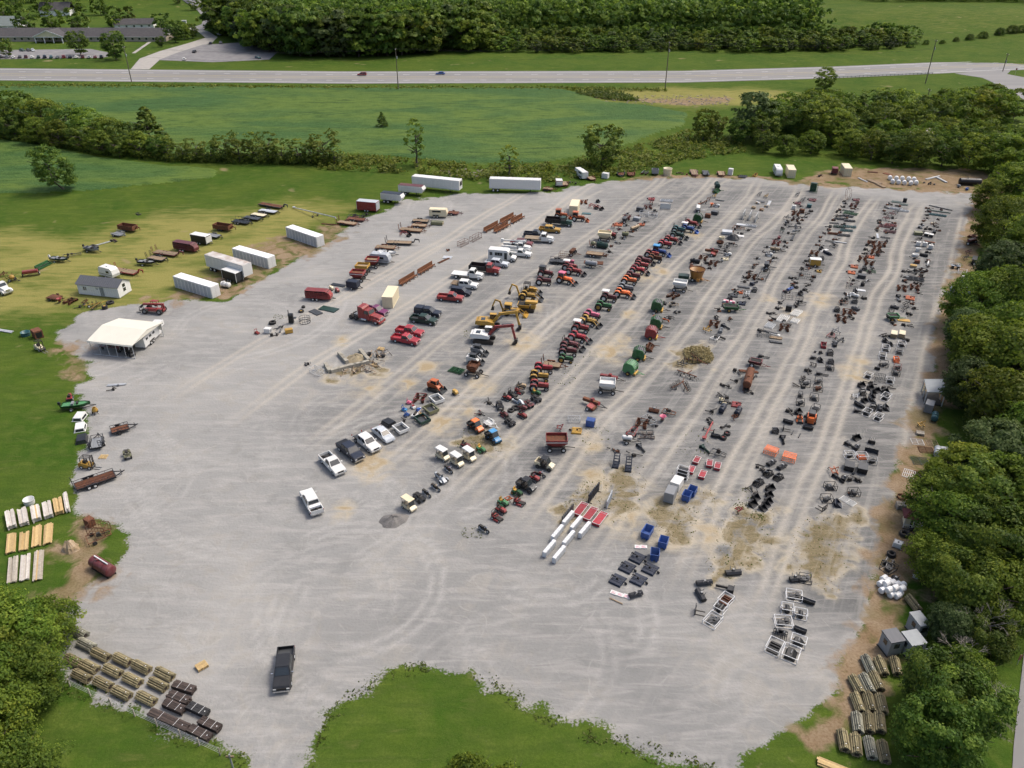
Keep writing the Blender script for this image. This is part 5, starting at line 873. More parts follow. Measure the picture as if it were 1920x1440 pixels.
# ------------------------------------------------------------------ what stands where: kind, spot of its footprint, heading, options | label
CAT="""
pickup 845 563 5 c=r,cab=reg | maroon-red single cab pickup at the near end of the truck row
pickup 769 627 10 c=f,cab=ext | bright red extended cab pickup, farther of the pair side by side
pickup 761 642 11 c=f,cab=reg | bright red pickup nearest in the truck row
pickup 795 605 9 c=q,cab=ext | dark green pickup beside the bright red pair
pickup 803 591 8 c=i,cab=ext,bed=topper | dark covered-bed pickup behind the dark green one
pickup 705 588 14 c=u,cab=reg | purple pickup half hidden behind the red semi tractor
pickup 932 499 6 c=s,cab=crew | silver crew cab pickup in front of the shuttle bus
pickup 975 480 6 c=w,cab=reg | white pickup parked beyond the shuttle bus
pickup 978 461 5 c=m,cab=crew | maroon pickup beyond the bucket lift truck
pickup 1031 435 4 c=y,cab=crew | yellow crew cab pickup in the truck row
pickup 1003 444 4 c=i,cab=reg | dark pickup behind the white flatbed truck
pickup 873 539 6 c=w,cab=crew,bed=flat | white crew cab pickup with a flat steel bed
pickup 624 876 46 c=w,cab=reg,bed=junk | white single cab pickup with a white box in its bed
pickup 658 852 40 c=i,cab=crew,bed=cover | black pickup with a covered bed between two white ones
pickup 688 835 38 c=w,cab=crew,bed=none | white crew cab truck without a bed
pickup 585 947 -118 c=w,cab=crew,bed=junk | white pickup with scrap in its bed facing away from camera
pickup 534 1262 97 c=k,cab=crew,bed=open | black crew cab pickup alone near the entrance drive
car 719 819 40 c=s | silver sedan in the near parked row
car 864 552 7 c=i,suv=1 | dark blue sport utility car beside the red pickup
ftruck 1007 453 4 c=w,c2=n | white truck with a bare wooden flatbed
ftruck 873 521 6 c=w,c2=w | white truck with a white flat deck
dtruck 1044 422 4 c=q,c2=k | dark green truck with a tall black dump body
dtruck 905 511 6 c=r,c2=k | red truck with a rusty black dump body
btruck 964 470 5 c=w | white truck with a folded bucket lift
bus 944 488 5 | white shuttle bus in the truck row
semi 690 601 14 c=r | red semi tractor with a sleeper cab
ftruck -2 545 22 c=w,c2=w,L=3 | white bonneted truck cut by the left picture edge
cap 150 784 -52 c=w | white pickup topper, farther of two on the grass edge
cap 151 804 -80 c=w | white pickup topper, nearer of two on the grass edge
cap 154 826 -82 c=k | black pickup topper below the two white ones
cap 729 795 32 c=k | black pickup topper beside the loose white bed
bed 752 808 40 c=w | white loose pickup bed next to the silver sedan
bed 819 753 42 c=w | white loose pickup bed nearest the orange track loader
bed 808 772 40 c=v | olive loose pickup bed in the middle of three
bed 792 791 40 c=q | dark green loose pickup bed
boxtr 820 357 6 L=15.5,door=1 | white semi box trailer by the creek with a dark vent on its nose
boxtr 966 359 2 L=15.5 | white semi box trailer by the creek with a low side skirt
boxtr 432 514 17 L=13,rusty=1 | old white semi trailer with rust stains on its roof
hopper 772 365 5 L=7.5,c2=m | grey hopper trailer with a maroon tarp
hopper 736 380 6 L=6.2,c2=i | short white hopper trailer with a dark tarp
cargo 691 395 5 c=r,c2=s,L=6,W=2.4,H=2.9 | red enclosed trailer with a silver roof
locker 573 452 19 | white container with locker doors nearest the creek
locker 478 492 16 | white container with locker doors beside the old semi trailer
locker 371 546 17 | white container with locker doors nearest the carport
cargo 438 526 18 c=k,c2=w,L=4.8,H=2.6,door=1 | black enclosed trailer with a white roof and frame
tank 424 539 10 c=w,L=2,R=.6 | white propane tank beside the black enclosed trailer
cont 733 567 -62 | cream shipping container beside the rust-brown bunks
cont 1077 397 -70 | cream shipping container beside the orange tractors
cont 1481 329 64 | cream shipping container beside the white camper
cont 1585 326 55 | cream shipping container beside the maroon box
camper 1457 327 62 c=w,L=6.5 | white camper at the back edge of the lot
cargo 1564 326 80 c=m,c2=m,L=2.4,W=1.8,H=2 | maroon box trailer beside a cream container
flat 509 388 10 c=d,c2=x,L=8,goose=1 | dark gooseneck trailer with rusty deck under the long auger
flat 503 399 8 c=k,c2=s,L=5.5 | black flatbed trailer with a pale silver deck
flat 486 406 8 c=k,c2=c,L=4.5 | black flatbed trailer with a bright cream deck
flat 473 412 8 c=k,c2=d,L=5 | black flatbed trailer with a dark deck
flat 453 419 8 c=k,c2=k,L=5,sides=.9 | black high-sided trailer on the grass
dumptr 419 432 8 c=x,L=5 | rust-red dump trailer beside the black high-sided trailer
cargo 379 456 10 c=k,c2=w,L=5,H=2.4 | black and white enclosed trailer on the grass
flat 400 445 10 c=d,c2=e,L=4 | dark flatbed trailer behind the black and white trailer
stock 349 470 9 c=m,L=6 | maroon livestock trailer on the grass
flat 312 478 8 c=m,c2=n,L=6.5,goose=1,ramps=1 | long maroon trailer with a wooden deck and raised ramps
flat 295 488 9 c=k,c2=n,L=4.5,ramps=1 | short black trailer with a wooden deck and raised ramps
boat 276 497 4 c=k,c2=e | black boat on a trailer
flat 236 512 9 c=r,c2=n,L=6.5,goose=1,ramps=1 | red gooseneck trailer with a wooden deck behind the shed
camper 207 519 14 c=w,L=4.6 | white camper behind the gabled shed
dumptr 241 433 8 c=x,L=5 | rust-red dump trailer alone at the far end of the grass
flat 222 442 12 c=e,c2=e,L=3,axles=1,sides=.5 | small grey trailer beside the lone rust-red dump trailer
boat 112 491 5 c=q,c2=e | green boat on a trailer with a white motor
frame 136 481 -8 c=d,L=4,W=1.8 | dark implement frame behind the green boat
atv 168 469 20 c=w | white quad bike in the grass row
atv 178 466 15 c=k | black quad bike in the grass row
boat 173 472 10 c=e,c2=k | low grey boat in the grass row
beams 197 456 -15 c=e,L=5,n=2 | long grey pipe lying on the grass
junk 213 453 0 c=m | heap of dark parts near the long grey pipe
header 82 501 8 c=g,W=4 | green hay header frame on the grass
drill 59 517 -75 c=r,W=3.2 | red grain drill on the grass
sprayer 24 527 10 c=y | yellow-tank sprayer beside the white truck
plow 9 518 10 c=x,n=5 | rusty tall plough beside the sprayer
junk 258 403 0 c=d,n=8 | dark scrap lying alone in the green meadow
flat 103 561 10 c=x,c2=x,L=2.8,axles=1 | small rusty trailer left of the junk row
rotorspr 113 568 0 c=r | red cone spreader in the junk row by the shed
disk 133 567 10 c=x | rusty disc harrow in the junk row by the shed
plow 163 570 0 c=x | rusty plough in the junk row by the shed
wheelrake 178 576 -20 c=y | yellowish wheel rake in the junk row by the shed
junk 150 577 0 c=e,n=10 | small heap of grey parts beside the junk row
tires 197 579 0 c=y,R_=.6,n=3 | tyre stack topped by a yellow rim
tire 207 569 0 R_=.85,w=.45 | large tyre lying near the shed
telehandler 291 586 -176 c=r | red-orange telescopic handler near the carport
ebox 72 632 40 c=x,L=2,W=1.6,H=1.6 | rusty brown cabinet box at the grass edge
tub 49 629 0 c=t,R_=.9 | teal round tub at the grass edge
forklift 77 657 25 c=c | white forklift at the grass edge left of the carport
beams 10 621 10 c=e,L=4,n=4 | loose grey pipes near the left picture edge
beams 220 722 -4 c=e,L=3.2,n=3 | loose steel beams lying in the open gravel
junk 213 731 0 c=e,n=10 | small scrap heap in the open gravel
mower 132 749 -80 c=r | red riding mower at the left grass edge
boat 144 766 -6 c=g,c2=l | small bright green boat at the left grass edge
mixercon 180 776 60 | portable cement mixer with a yellow drum
flat 226 809 -15 c=k,c2=x,L=2.8,W=1.8,axles=1,sides=.4 | small brown cart trailer in the open gravel
flat 183 836 -80 c=k,c2=e,L=3,W=1.9,axles=1,sides=.6,ramps=1 | small grey trailer with a raised ramp gate
atv 240 857 75 c=v | olive amphibious buggy in the open gravel
pallet 194 857 0 n=1 | single tan pallet beside the yellow forklift
forklift 167 877 5 c=y | yellow forklift at the left edge of the gravel
flat 180 906 -19 c=k,c2=x,L=5.6,ramps=1,sides=.35 | long black trailer with a shiny brown deck
tub 56 944 0 c=w,R_=.75 | white tub beside the lumber yard
cage 187 998 4 c=x,L=2.6,W=1.5,H=1.4 | rusty wire rack at the yard edge
frame 187 1010 -20 c=x,L=3,W=2 | rusty implement frame below the wire rack
box 170 985 30 c=x,c2=x,L=1.2,H=1.2 | rusty brown box beside the wire rack
tarpheap 133 1029 30 c=n,R_=1.2 | tan tarp-covered heap beside the lumber yard
tank 195 1071 32 c=m,L=3.6,R=.8,pipe=1 | maroon tank with a white pipe on top
pallet 379 1251 -30 n=3 | small stack of fresh pallets on the open gravel
flat 749 458 2 c=k,c2=n,L=6.5,goose=1,ramps=1 | black gooseneck flatbed trailer in the first gravel row
flat 723 467 3 c=x,c2=n,L=5 | brown flatbed trailer behind the white pontoon frame
boat 725 479 4 c=w,c2=w | white boat with a bare frame in the first gravel row
camper 714 493 5 c=s,L=5 | silver rounded camper in the first gravel row
gwagon 699 501 3 c=r,c2=n,L=3 | red gravity wagon beside the silver camper
gwagon 681 513 4 c=y,c2=n,L=3 | yellow-brown gravity wagon between two red ones
gwagon 672 526 4 c=r,L=3.2 | red gravity wagon beside the small blue trailer
cargo 663 541 8 c=i,c2=i,L=2.6,W=1.7,H=1.9,ax=1 | small navy enclosed trailer
sheet 635 535 8 c=k,L=3.5,W=1.2 | black metal sheets beside the navy trailer
gen 622 544 20 c=c | cream portable pump on the gravel
gen 633 548 30 c=r | red portable pump on the gravel
stock 597 561 4 c=r,L=5.2 | brick-red livestock trailer at the near end of its row
barbecue 547 606 0 | tall black smoker grill on the gravel
ring 572 604 0 c=k,R_=1.15 | black round hay ring feeder
sheet 617 580 12 c=q,L=4,W=2 | dark green metal sheets lying flat
sheet 592 586 25 c=d,L=3,W=1.6 | dark grey metal sheets lying flat
tire 565 585 0 c=y,R_=.6 | tyre with a bright yellow rim
tire 569 577 0 c=k,R_=.4 | small tyre above the yellow rimmed one
tires 511 607 0 R_=.75,n=2 | pair of big tyres stacked on the gravel
ebox 503 624 5 c=w,c2=e,L=1.3,W=1,H=1 | white and grey box among loose parts
ebox 542 624 -10 c=y,c2=n,L=1.5,W=.9,H=.8 | tan yellow box among loose parts
toy 482 626 20 c=r | small red toy car on the gravel
junk 523 617 0 c=d,n=14 | heap of dark bars beside the white and grey box
junk 519 629 0 c=e,n=12 | heap of grey bars below the white and grey box
cage 595 700 22 c=e,L=2.6,W=1.4,H=1 | galvanised slatted cage beside the concrete blocks
junk 578 684 0 c=d,n=14 | dark scrap heap beside the galvanised cage
horse 822 407 2 c=c,L=4.8,goose=0 | cream livestock trailer with a row of side vents
flat 850 402 4 c=m,c2=x,L=3,axles=1 | small maroon trailer beyond the cream one
flat 789 417 3 c=k,c2=n,L=4.5 | wooden flatbed trailer beside the olive boxes
box 820 421 3 c=v,c2=n,L=3.2,W=1.6,H=.8 | olive green covered box
flat 786 426 3 c=x,c2=n,L=4 | low wooden flatbed trailer below the olive box
flat 771 434 5 c=x,c2=n,L=6,ramps=1 | wide brown flatbed trailer with a wooden deck
loaderatt 759 442 5 c=r | red detached front loader beside the wide brown trailer
bunk 765 527 -31 L=6.2 | rust-brown feed bunk nearest the cream container
bunk 799 507 -31 L=6.2 | rust-brown feed bunk in the middle of the near line
bunk 922 429 -28 L=7 | rust-brown feed bunk, far line, near end
bunk 952 413 -28 L=7 | rust-brown feed bunk, far line, far end
bunk 941 430 -28 L=7 | rust-brown feed bunk, front line beside the far ones
bunk 970 414 -28 L=6 | rust-brown feed bunk at the far right of its line
beams 832 489 -25 c=x,L=4,n=3 | rusty beams at the end of the near bunks
sheet 839 483 4 c=e,L=2.2,W=1.6 | grey sheet stack lying flat between the bunks
cage 868 460 -25 c=x,L=3,W=1.2,H=1.3 | rusty rack between the bunk lines
cage 892 450 -28 c=x,L=4,W=1,H=1.4 | long rusty rack of thin uprights
junk 842 470 0 c=x,n=10 | rusty scrap beside the grey sheet stack
beams 620 421 4 c=x,L=5,n=2 | rusty beams under the long auger
flat 651 421 8 c=x,c2=n,L=5.5,ramps=1 | rusty trailer with a wooden deck at the foot of the long auger
frame 667 408 5 c=d,L=4,W=2 | dark implement frame near the red enclosed trailer
flat 668 414 5 c=m,c2=x,L=5 | maroon trailer near the red enclosed trailer
frame 688 406 5 c=k,L=2.4,W=1.6 | black implement frame beside the red enclosed trailer
auger 590 406 21 c=s,L=20,lift=.09 | long galvanised auger slanting across the grass
junk 717 668 0 c=e,n=14 | heap of broken pallets and drums
pallet 703 686 60 n=2 | two loose pallets beside the concrete blocks
pallet 714 655 10 n=2 | two old pallets stacked behind the concrete blocks
tub 692 668 0 c=k,R_=.5,H=.7 | black barrel tub beside the concrete blocks
tractor 1050 409 4 c=o,loader=1,cab=1,c2=o | orange cab tractor, farther of two beside the cream container
tractor 1082 414 4 c=o,cab=1,loader=1,c2=o | orange cab tractor, nearer of two beside the cream container
disk 1094 381 0 c=o | orange disc harrow behind the cream container
loaderatt 1112 390 10 c=r,c2=k | red front loader behind the cream container
bucket 1122 379 5 c=k | black bucket behind the cream container
loaderatt 1121 392 10 c=r,c2=k | red front loader with dark bucket beyond the tractors
sheet 1100 401 4 c=t,L=2.5 | teal sheet stack behind the orange tractors
dozer 993 550 6 c=y | yellow crawler loader with a roll bar
backhoe 987 561 6 c=y,roof=0 | yellow backhoe with a raised digging arm
dumper 988 582 4 c=y | yellow tracked dumper with a wide tub
backhoe 957 590 5 c=y,roof=1 | yellow cab backhoe with an orange roof
excavator 917 615 3 c=y | yellow tracked excavator with its boom out
excavator 908 640 4 c=w,c2=r | white tracked excavator with a red boom
skid 897 664 8 c=e | grey skid steer loader
skid 889 681 7 c=w | white skid steer loader
gatestack 854 696 15 c=g,L=2.6,W=1.6,n=4 | green gate stack beside the rusty cart
gwagon 888 703 10 c=x,L=1.8 | small rusty round cart
skid 817 731 16 c=o,trk=1 | orange tracked skid steer loader
gen 854 740 30 c=y | yellow portable compressor
disk 788 749 5 c=r | red disc harrow beside the loose beds
toy 767 757 0 c=p,c2=p | pink plastic toy house
toy 763 780 -30 c=b,c2=b | blue plastic toy car
toy 775 765 40 c=w,c2=r | white plastic toy with red trim
toy 758 770 10 c=a,c2=b | sky blue plastic toy
jetski 782 777 -50 c=b | blue and white jet ski
junk 757 790 0 c=e,n=8 | heap of grey chair frames
toy 790 781 10 c=o,c2=y | orange plastic toy behind the dark green bed
tractor 1021 518 8 c=m,cab=2,c2=d | maroon cab tractor in the fourth row
tractor 1017 533 4 c=m,c2=w | old maroon tractor with white wheels below the cab tractor
tractor 1057 530 12 c=j,cab=1,loader=1,c2=p | orange loader tractor with a pale roof
tractor 1073 514 8 c=r,rops=1,loader=1 | red loader tractor with a roll bar beside the grey tank
tractor 1066 506 6 c=r,canopy=1,c2=w | red tractor with a white canopy
flat 1048 493 4 c=k,c2=d,L=4.5,sides=.5 | black trailer with low sides beside the red tractors
cage 1060 483 6 c=x,L=3,W=1.6,H=1.3 | rusty cage in the fourth row
mower 1069 494 0 c=p | pink-red mower in the fourth row
drill 1074 478 10 c=x,W=2.4 | rusty seed drill in the fourth row
flat 1115 481 6 c=x,c2=n,L=4.2,W=2,z=.9 | flat wooden hay wagon
sheet 1113 493 4 c=x,L=4.5,W=1.8 | wide rusty sheet lying flat
rolltank 1108 501 8 c=e,L=2.6 | grey tank trailer in the fourth row
tank 1129 465 10 c=q,L=2.6,R=.7 | dark green roller drum beside the cream wagon
gwagon 1133 451 5 c=c,L=3.4,c2=c | cream gravity wagon in the fourth row
sprayer 1112 463 0 c=v | olive sprayer beside the hay wagon
tractor 1142 445 15 c=r,narrow=1 | small red tractor beside the cream wagon
plow 1153 427 5 c=o,n=4 | orange plough with a wide hood
cutter 1160 422 5 c=o,W=2.4 | wide orange cutter deck
drill 1171 417 5 c=d,W=2.2 | dark seed drill in the fourth row
rolltank 1190 432 -20 c=n,L=3,R=.4 | tan tank trailer in the fourth row
rolltank 1172 445 5 c=v,L=1.4,R=.5 | short olive tank trailer
disk 1175 410 5 c=r | red disc harrow in the fourth row
junk 1174 403 0 c=d,n=12 | dark scrap heap in the fourth row
cutter 1204 422 5 c=o,W=1.7 | orange rotary cutter beside the hay rings
ring 1207 404 0 c=e,R_=1.3 | galvanised hay ring, left of the pair
ring 1224 407 0 c=e,R_=1.3 | galvanised hay ring, right of the pair
ebox 1200 396 10 c=d,c2=e,L=2 | dark grey cabinet beside the hay rings
box 1194 413 10 c=e,c2=e,L=1.8,W=1.4,H=.8 | light grey cabinet beside the hay rings
plow 1224 382 4 c=r | red plough at the far end of the fourth row
cutter 1222 374 4 c=r,W=2 | red cutter deck at the far end of the fourth row
disk 1215 390 0 c=m | maroon disc harrow near the hay rings
panelup 1247 392 3 c=w,L=3,H=1.6 | white upright panel at the far end of the fourth row
gatestack 1249 377 5 c=e,L=3.4,W=2 | grey gate stack at the far end of the fourth row
tractor 1292 424 8 c=r,rops=1,loader=1 | red loader tractor beside the green round baler
tractor 1286 434 8 c=b,canopy=1,loader=1,c2=w | blue loader tractor with a white canopy
tractor 1270 436 8 c=t,canopy=0,rops=1 | teal tractor with a roll bar
tractor 1267 446 8 c=q,loader=1 | dark green loader tractor
tractor 1255 455 8 c=r,loader=1,rops=1 | red loader tractor below the dark green one
tractor 1244 463 8 c=f,loader=0 | crimson tractor above the blue cab tractor
tractor 1233 478 8 c=b,cab=1,loader=1,c2=a | bright blue tractor with a blue cab
tractor 1220 482 8 c=r | faded red tractor beside the blue cab tractor
tractor 1225 490 8 c=x | rusty old tractor in the tractor row
tractor 1203 494 8 c=m,loader=1 | maroon loader tractor in the tractor row
tractor 1200 503 8 c=r,narrow=1 | red tractor, fifth below the blue cab one
tractor 1192 512 8 c=f,loader=1 | crimson loader tractor in the tractor row
tractor 1184 523 8 c=m,narrow=1 | dark maroon tractor in the tractor row
tractor 1177 532 8 c=j | orange-red tractor above the grey-blue one
tractor 1170 546 8 c=e | grey-blue tractor in the tractor row
tractor 1164 556 8 c=j,loader=1 | orange loader tractor beside the grey-blue one
tractor 1139 564 8 c=m,canopy=1,c2=w | maroon tractor with a flat white canopy
tractor 1129 580 8 c=g | green tractor with yellow wheels below the white canopy one
tractor 1107 597 12 c=p,loader=0 | pink-red tractor in the tractor row
tractor 1100 608 14 c=y,loader=1 | yellow loader tractor in the tractor row
tractor 1086 621 10 c=r,canopy=1,c2=w | red tractor with a cream cab roof
tractor 1080 638 12 c=f,loader=1 | crimson loader tractor below the cream roof one
tractor 1066 652 12 c=m,loader=1,rops=1 | maroon loader tractor with a roll bar
tractor 1062 665 5 c=m | maroon tractor beside the small green one
tractor 1059 678 8 c=g,s=.8 | small green tractor beside the flat trailer
flat 1035 688 8 c=x,c2=n,L=3.4,W=1.8,ramps=1 | small wooden trailer with a ramp among the tractors
tractor 1016 698 2 c=f | shiny crimson antique tractor
tractor 1008 713 3 c=y,rim=y | orange-yellow antique tractor
tractor 1008 731 4 c=r,narrow=1 | red antique tractor below the orange-yellow one
mower 1005 740 20 c=g | green mower with a yellow wheel
mower 977 727 10 c=n | tan garden tractor in the tractor row
mower 974 737 15 c=r,zero=1 | red zero-turn mower beside the tan garden tractor
mower 961 743 20 c=k,zero=1 | black zero-turn mower
mower 950 749 25 c=r | red lawn mower beside the black zero-turn one
jetski 973 757 30 c=s,c2=s | silver jet ski among the mowers
atv 1005 752 35 c=k | black quad bike, upper one of the group
atv 991 762 38 c=m | maroon quad bike in the group
atv 937 765 70 c=k | black quad bike, leftmost of the group
tire 967 766 0 R_=.75,w=.35 | big tyre, right one of two among the quad bikes
tire 958 771 0 R_=.6,w=.35 | big tyre, left one of two among the quad bikes
mower 979 768 20 c=m | maroon push mower beside the tyres
mower 945 780 35 c=m | maroon riding mower left of the tyres
mower 979 782 30 c=r,c2=k | red riding mower below the tyres
atv 956 796 38 c=k | black quad bike, lowest of the group
utv 892 806 32 c=j,c2=j | orange utility vehicle with an orange roof
utv 925 826 36 c=a,c2=a | sky blue utility vehicle
flat 917 798 30 c=w,c2=w,L=1.6,W=1.2,axles=1,sides=.4 | small white cart trailer
mower 873 839 25 c=m | maroon riding mower on dry weeds
mower 902 846 32 c=l | light green riding mower with a yellow seat
golf 830 860 30 c=c,c2=w | cream golf cart, left of the near three
golf 857 871 33 c=c,c2=w | cream golf cart, middle and lowest of three
golf 880 861 33 c=c,c2=w | cream golf cart, right of the near three
golf 767 954 33 c=c,c2=c | cream golf cart beside the gravel heap
moto 841 884 35 c=m | maroon motorcycle below the golf carts
trike 826 901 38 c=s | silver three-wheeled roadster motorcycle
moto 817 918 32 c=n | tan motorcycle above the chopper
moto 800 929 36 c=k | black chopper motorcycle beside the black quad
atv 786 938 38 c=k | black quad bike beside the cream golf cart
moto 907 996 30 c=k | black minibike standing in weeds
utv 1022 877 18 c=c,c2=k,bed=c | cream-yellow flatbed utility vehicle
moto 1011 894 15 c=r | red dirt bike beside the utility vehicles
mower 1002 900 30 c=r | small red mower behind the dark utility vehicle
utv 987 917 24 c=d,c2=k,bed=d | dark grey utility vehicle with a black roof
mower 969 927 28 c=g | green riding mower with a yellow seat below the dark vehicle
mower 943 946 30 c=l | light green mower
plow 955 943 45 c=o,W=1.2 | orange small plough between mowers
mower 974 945 20 c=r,zero=1 | red push mower to the right of the orange plough
mower 939 960 30 c=r | red mower, upper one of two nearest
mower 932 974 30 c=r,zero=1 | bright red zero-turn mower nearest in its row
gwagon 1043 842 0 c=r,c2=x,L=3.4 | red gravity wagon with a rusty inside alone in its row
cutter 1082 809 5 c=y,W=1.8 | yellow rotary cutter
box 1107 798 10 c=b,c2=k,L=1.4,W=1.2,H=1.2 | blue cabinet with a handle
cage 1076 790 0 c=e,L=2,W=1,H=.8 | grey wire rack in the sixth row
plow 1053 807 8 c=r,n=2,W=1.4 | red two-shank plough
sqbaler 1114 762 20 c=x | rusty square baler
gwagon 1138 735 5 c=w,c2=w,L=2.8 | white covered wagon beside the red baler
sqbaler 1147 715 10 c=r | red square baler
header 1219 655 10 c=x,W=2.4 | rusty hay header below the red and yellow baler
baler 1199 673 8 c=g,c2=y | green round baler with a rusty mouth
baler 1183 700 15 c=l,c2=y | light green round baler
baler 1222 634 8 c=r,c2=y | red and yellow round baler
baler 1231 615 8 c=g,c2=y | green round baler behind the red and yellow one
auger 1240 601 20 c=o,L=3.4 | short orange auger above the green baler
baler 1233 583 8 c=g,c2=y | green round baler with an open black top
frame 1263 574 10 c=n,L=2,W=1.6 | tan implement frame beside the green balers
disk 1262 557 20 c=x | rusty disc harrow below the white wagon
gwagon 1274 545 8 c=w,c2=w,L=3 | white wagon beside the orange mixer tub
ebox 1281 527 5 c=q,c2=g,L=2.4,W=1.6,H=1.5 | dark green cabinet beside the orange mixer tub
mixer 1305 526 10 c=z | orange vertical feed mixer tub
tiller 1297 500 5 c=x | rusty tiller above the mixer tub
tank 1303 493 8 c=k,L=2.2,R=.45 | black roller drum above the mixer tub
disk 1318 486 8 c=x | rusty disc harrow above the black roller drum
disk 1337 496 8 c=x | rusty disc harrow beside the black roller drum
sqbaler 1338 477 8 c=x | rusty square baler in the sixth row
beams 1341 467 5 c=d,L=2.4,n=3 | dark steel beams in the sixth row
mower 1364 479 15 c=w | white mower in the sixth row
cutter 1361 487 5 c=c,W=1.4 | cream mower deck in the sixth row
frame 1371 462 10 c=k,L=3,W=2 | black implement frame beside the tarp heap
junk 1360 467 0 c=d,n=14 | dark scrap heap beside the tarp heap
tarpheap 1374 448 0 | heap covered with a black tarp
sheet 1387 443 6 c=w,L=2,W=1.3 | white sheet stack beside the tarp heap
tub 1353 448 0 c=c,R_=.7,H=.6 | cream round tub
tub 1350 456 0 c=x,R_=.9,H=.5 | rusty round tub below the cream one
ebox 1363 438 5 c=s,c2=e,L=2.6,W=2,H=.7 | silver flat cabinet beside the tarp heap
frame 1385 430 10 c=x,L=3,W=2 | rusty implement frame beside the upright panels
sheet 1392 422 8 c=e,L=3,W=1.4 | grey sheet stack below the upright panels
gatestack 1406 424 10 c=e,L=3,W=1.4 | grey gate stack below the upright panels
panelup 1394 408 -62 c=w,L=4,H=1.9 | white upright panel, left of three
panelup 1406 410 -62 c=w,L=4,H=1.9 | white upright panel, middle of three
panelup 1418 413 -62 c=w,L=4,H=1.9 | white upright panel, right of three
goods 1413 391 8 c=n,c2=n | loaded pallet, lower left of the pallet cluster
goods 1428 395 8 c=n,c2=x | loaded pallet, lower right of the pallet cluster
goods 1421 382 8 c=w,c2=n | loaded pallet with white cartons in the cluster
beams 1441 382 -62 c=e,L=5,n=4 | grey timber stack beside the pallet cluster
goods 1437 388 8 c=e,c2=n | loaded pallet with grey cartons in the cluster
sheet 1426 378 8 c=d,L=2.4 | dark grey sheet stack above the pallet cluster
plow 1426 367 8 c=d | dark plough at the far end of the seventh row
plow 1438 371 8 c=y | yellow plough at the far end of the seventh row
header 1344 361 10 c=g,W=3 | green manure machine at the far end of the sixth row
tank 1344 355 70 c=q,L=2.6,R=.8,legs=.4 | dark green tank body at the far end of the sixth row
plow 1341 371 4 c=y | yellow plough behind the green machine
beams 1349 376 8 c=d,L=2.6,n=3 | dark steel beams beside the yellow plough
plow 1331 376 6 c=x | rusty plough beside the yellow one
auger 1318 382 -25 c=x,L=4,lift=.05 | rusty auger near the green machine
drill 1309 396 4 c=w,W=3 | white grain drill above the green round baler
rotorspr 1334 388 0 c=j | orange cone spreader
mower 1343 388 10 c=w | white mower beside the orange spreader
baler 1309 417 8 c=g | green round baler at the far end of the tractor row
box 1340 402 10 c=d,c2=k,L=1.8,W=1.4,H=.9 | dark cabinet right of the green round baler
ebox 1327 408 8 c=x,c2=n,L=1.5 | rusty cabinet right of the green round baler
spreader 1370 583 3 c=g,c2=y | green manure spreader with yellow wheels
goods 1361 567 8 c=p,c2=w | pallet with pink and white cartons, left one
goods 1373 569 8 c=p,c2=w | pallet with pink and white cartons, right one
grapple 1368 562 6 c=k | black grapple above the pink cartons
cutter 1377 555 8 c=d,W=1.8 | dark grey rotary cutter above the manure spreader
cutter 1392 570 8 c=i,W=1.6 | navy rotary cutter beside the manure spreader
plow 1404 554 8 c=w | white plough in the seventh row
cutter 1389 550 0 c=j,W=.9 | small orange mower deck
grapple 1414 546 8 c=d | dark grapple in the seventh row
beams 1394 539 8 c=d,L=2.6,n=3,w=.2 | dark timber beams in the seventh row
trencher 1412 534 -20 c=i | navy trencher in the seventh row
disk 1409 521 8 c=x | rusty disc harrow beside the black cage
cage 1431 519 -62 c=k,L=5.4,W=2,H=.9 | large black lattice cage
drill 1437 503 8 c=d,W=2 | dark seed drill above the black cage
plow 1444 495 8 c=x | rusty plough above the black cage
mower 1441 480 8 c=w | white and grey mower in the seventh row
rolltank 1452 472 8 c=n,L=2,R=.3 | tan tank trailer in the seventh row
disk 1455 458 8 c=r | red disc harrow in the seventh row
tiller 1461 447 8 c=m | maroon tiller in the seventh row
beams 1485 447 -64 c=k,L=4,n=2,w=.25 | black drain pipes lying side by side
plow 1469 436 8 c=q | dark green plough in the seventh row
frame 1477 422 8 c=d,L=2.2 | dark implement frame in the seventh row
auger 1490 427 4 c=d,L=3,lift=.03 | dark auger lying low in the seventh row
plow 1476 411 -30 c=d | dark plough in the seventh row
disk 1491 413 8 c=d | dark disc harrow in the seventh row
disk 1492 403 8 c=x | rusty disc harrow in the seventh row
box 1503 399 8 c=x,c2=n,L=1.4 | rusty cabinet in the seventh row
tote 1488 392 8 c=w | white tote tank in the seventh row
cutter 1496 382 8 c=m | maroon rotary cutter at the far end of the seventh row
plow 1507 378 8 c=d | dark plough beside the maroon cutter
cutter 1524 376 8 c=m,W=2.2 | wide maroon rotary cutter below the tall green machine
ebox 1517 389 8 c=t,c2=d,L=1.2,H=.9 | teal cabinet near the tall green machine
cage 1525 361 8 c=g,L=2,W=1.4,H=2.6 | tall green caged machine
ebox 1524 358 8 c=q,c2=g,L=1.8,W=1.3,H=2.4 | tall green machine body
plow 1497 368 8 c=d | dark plough near the tall green machine
ring 1587 374 0 c=x,R_=1.7,up=1 | rusty upright hoop feeder
cutter 1606 376 8 c=m,W=1.8 | maroon rotary cutter beside the upright hoop
disk 1600 387 8 c=m | maroon disc harrow below the upright hoop
gate 1590 396 10 c=q | green tube gate lying flat
gatestack 1594 401 10 c=g,L=3.6,W=1.8 | green gate stack lying flat
gatestack 1588 406 10 c=d,L=3,W=1.2 | dark gate stack lying flat
gatestack 1573 411 5 c=d,L=2.6 | dark grey gate stack lying flat
gate 1564 419 5 c=d,L=2.4 | dark grey gate lying flat
gatestack 1592 415 5 c=d,L=2.8 | dark grey gate stack lying flat
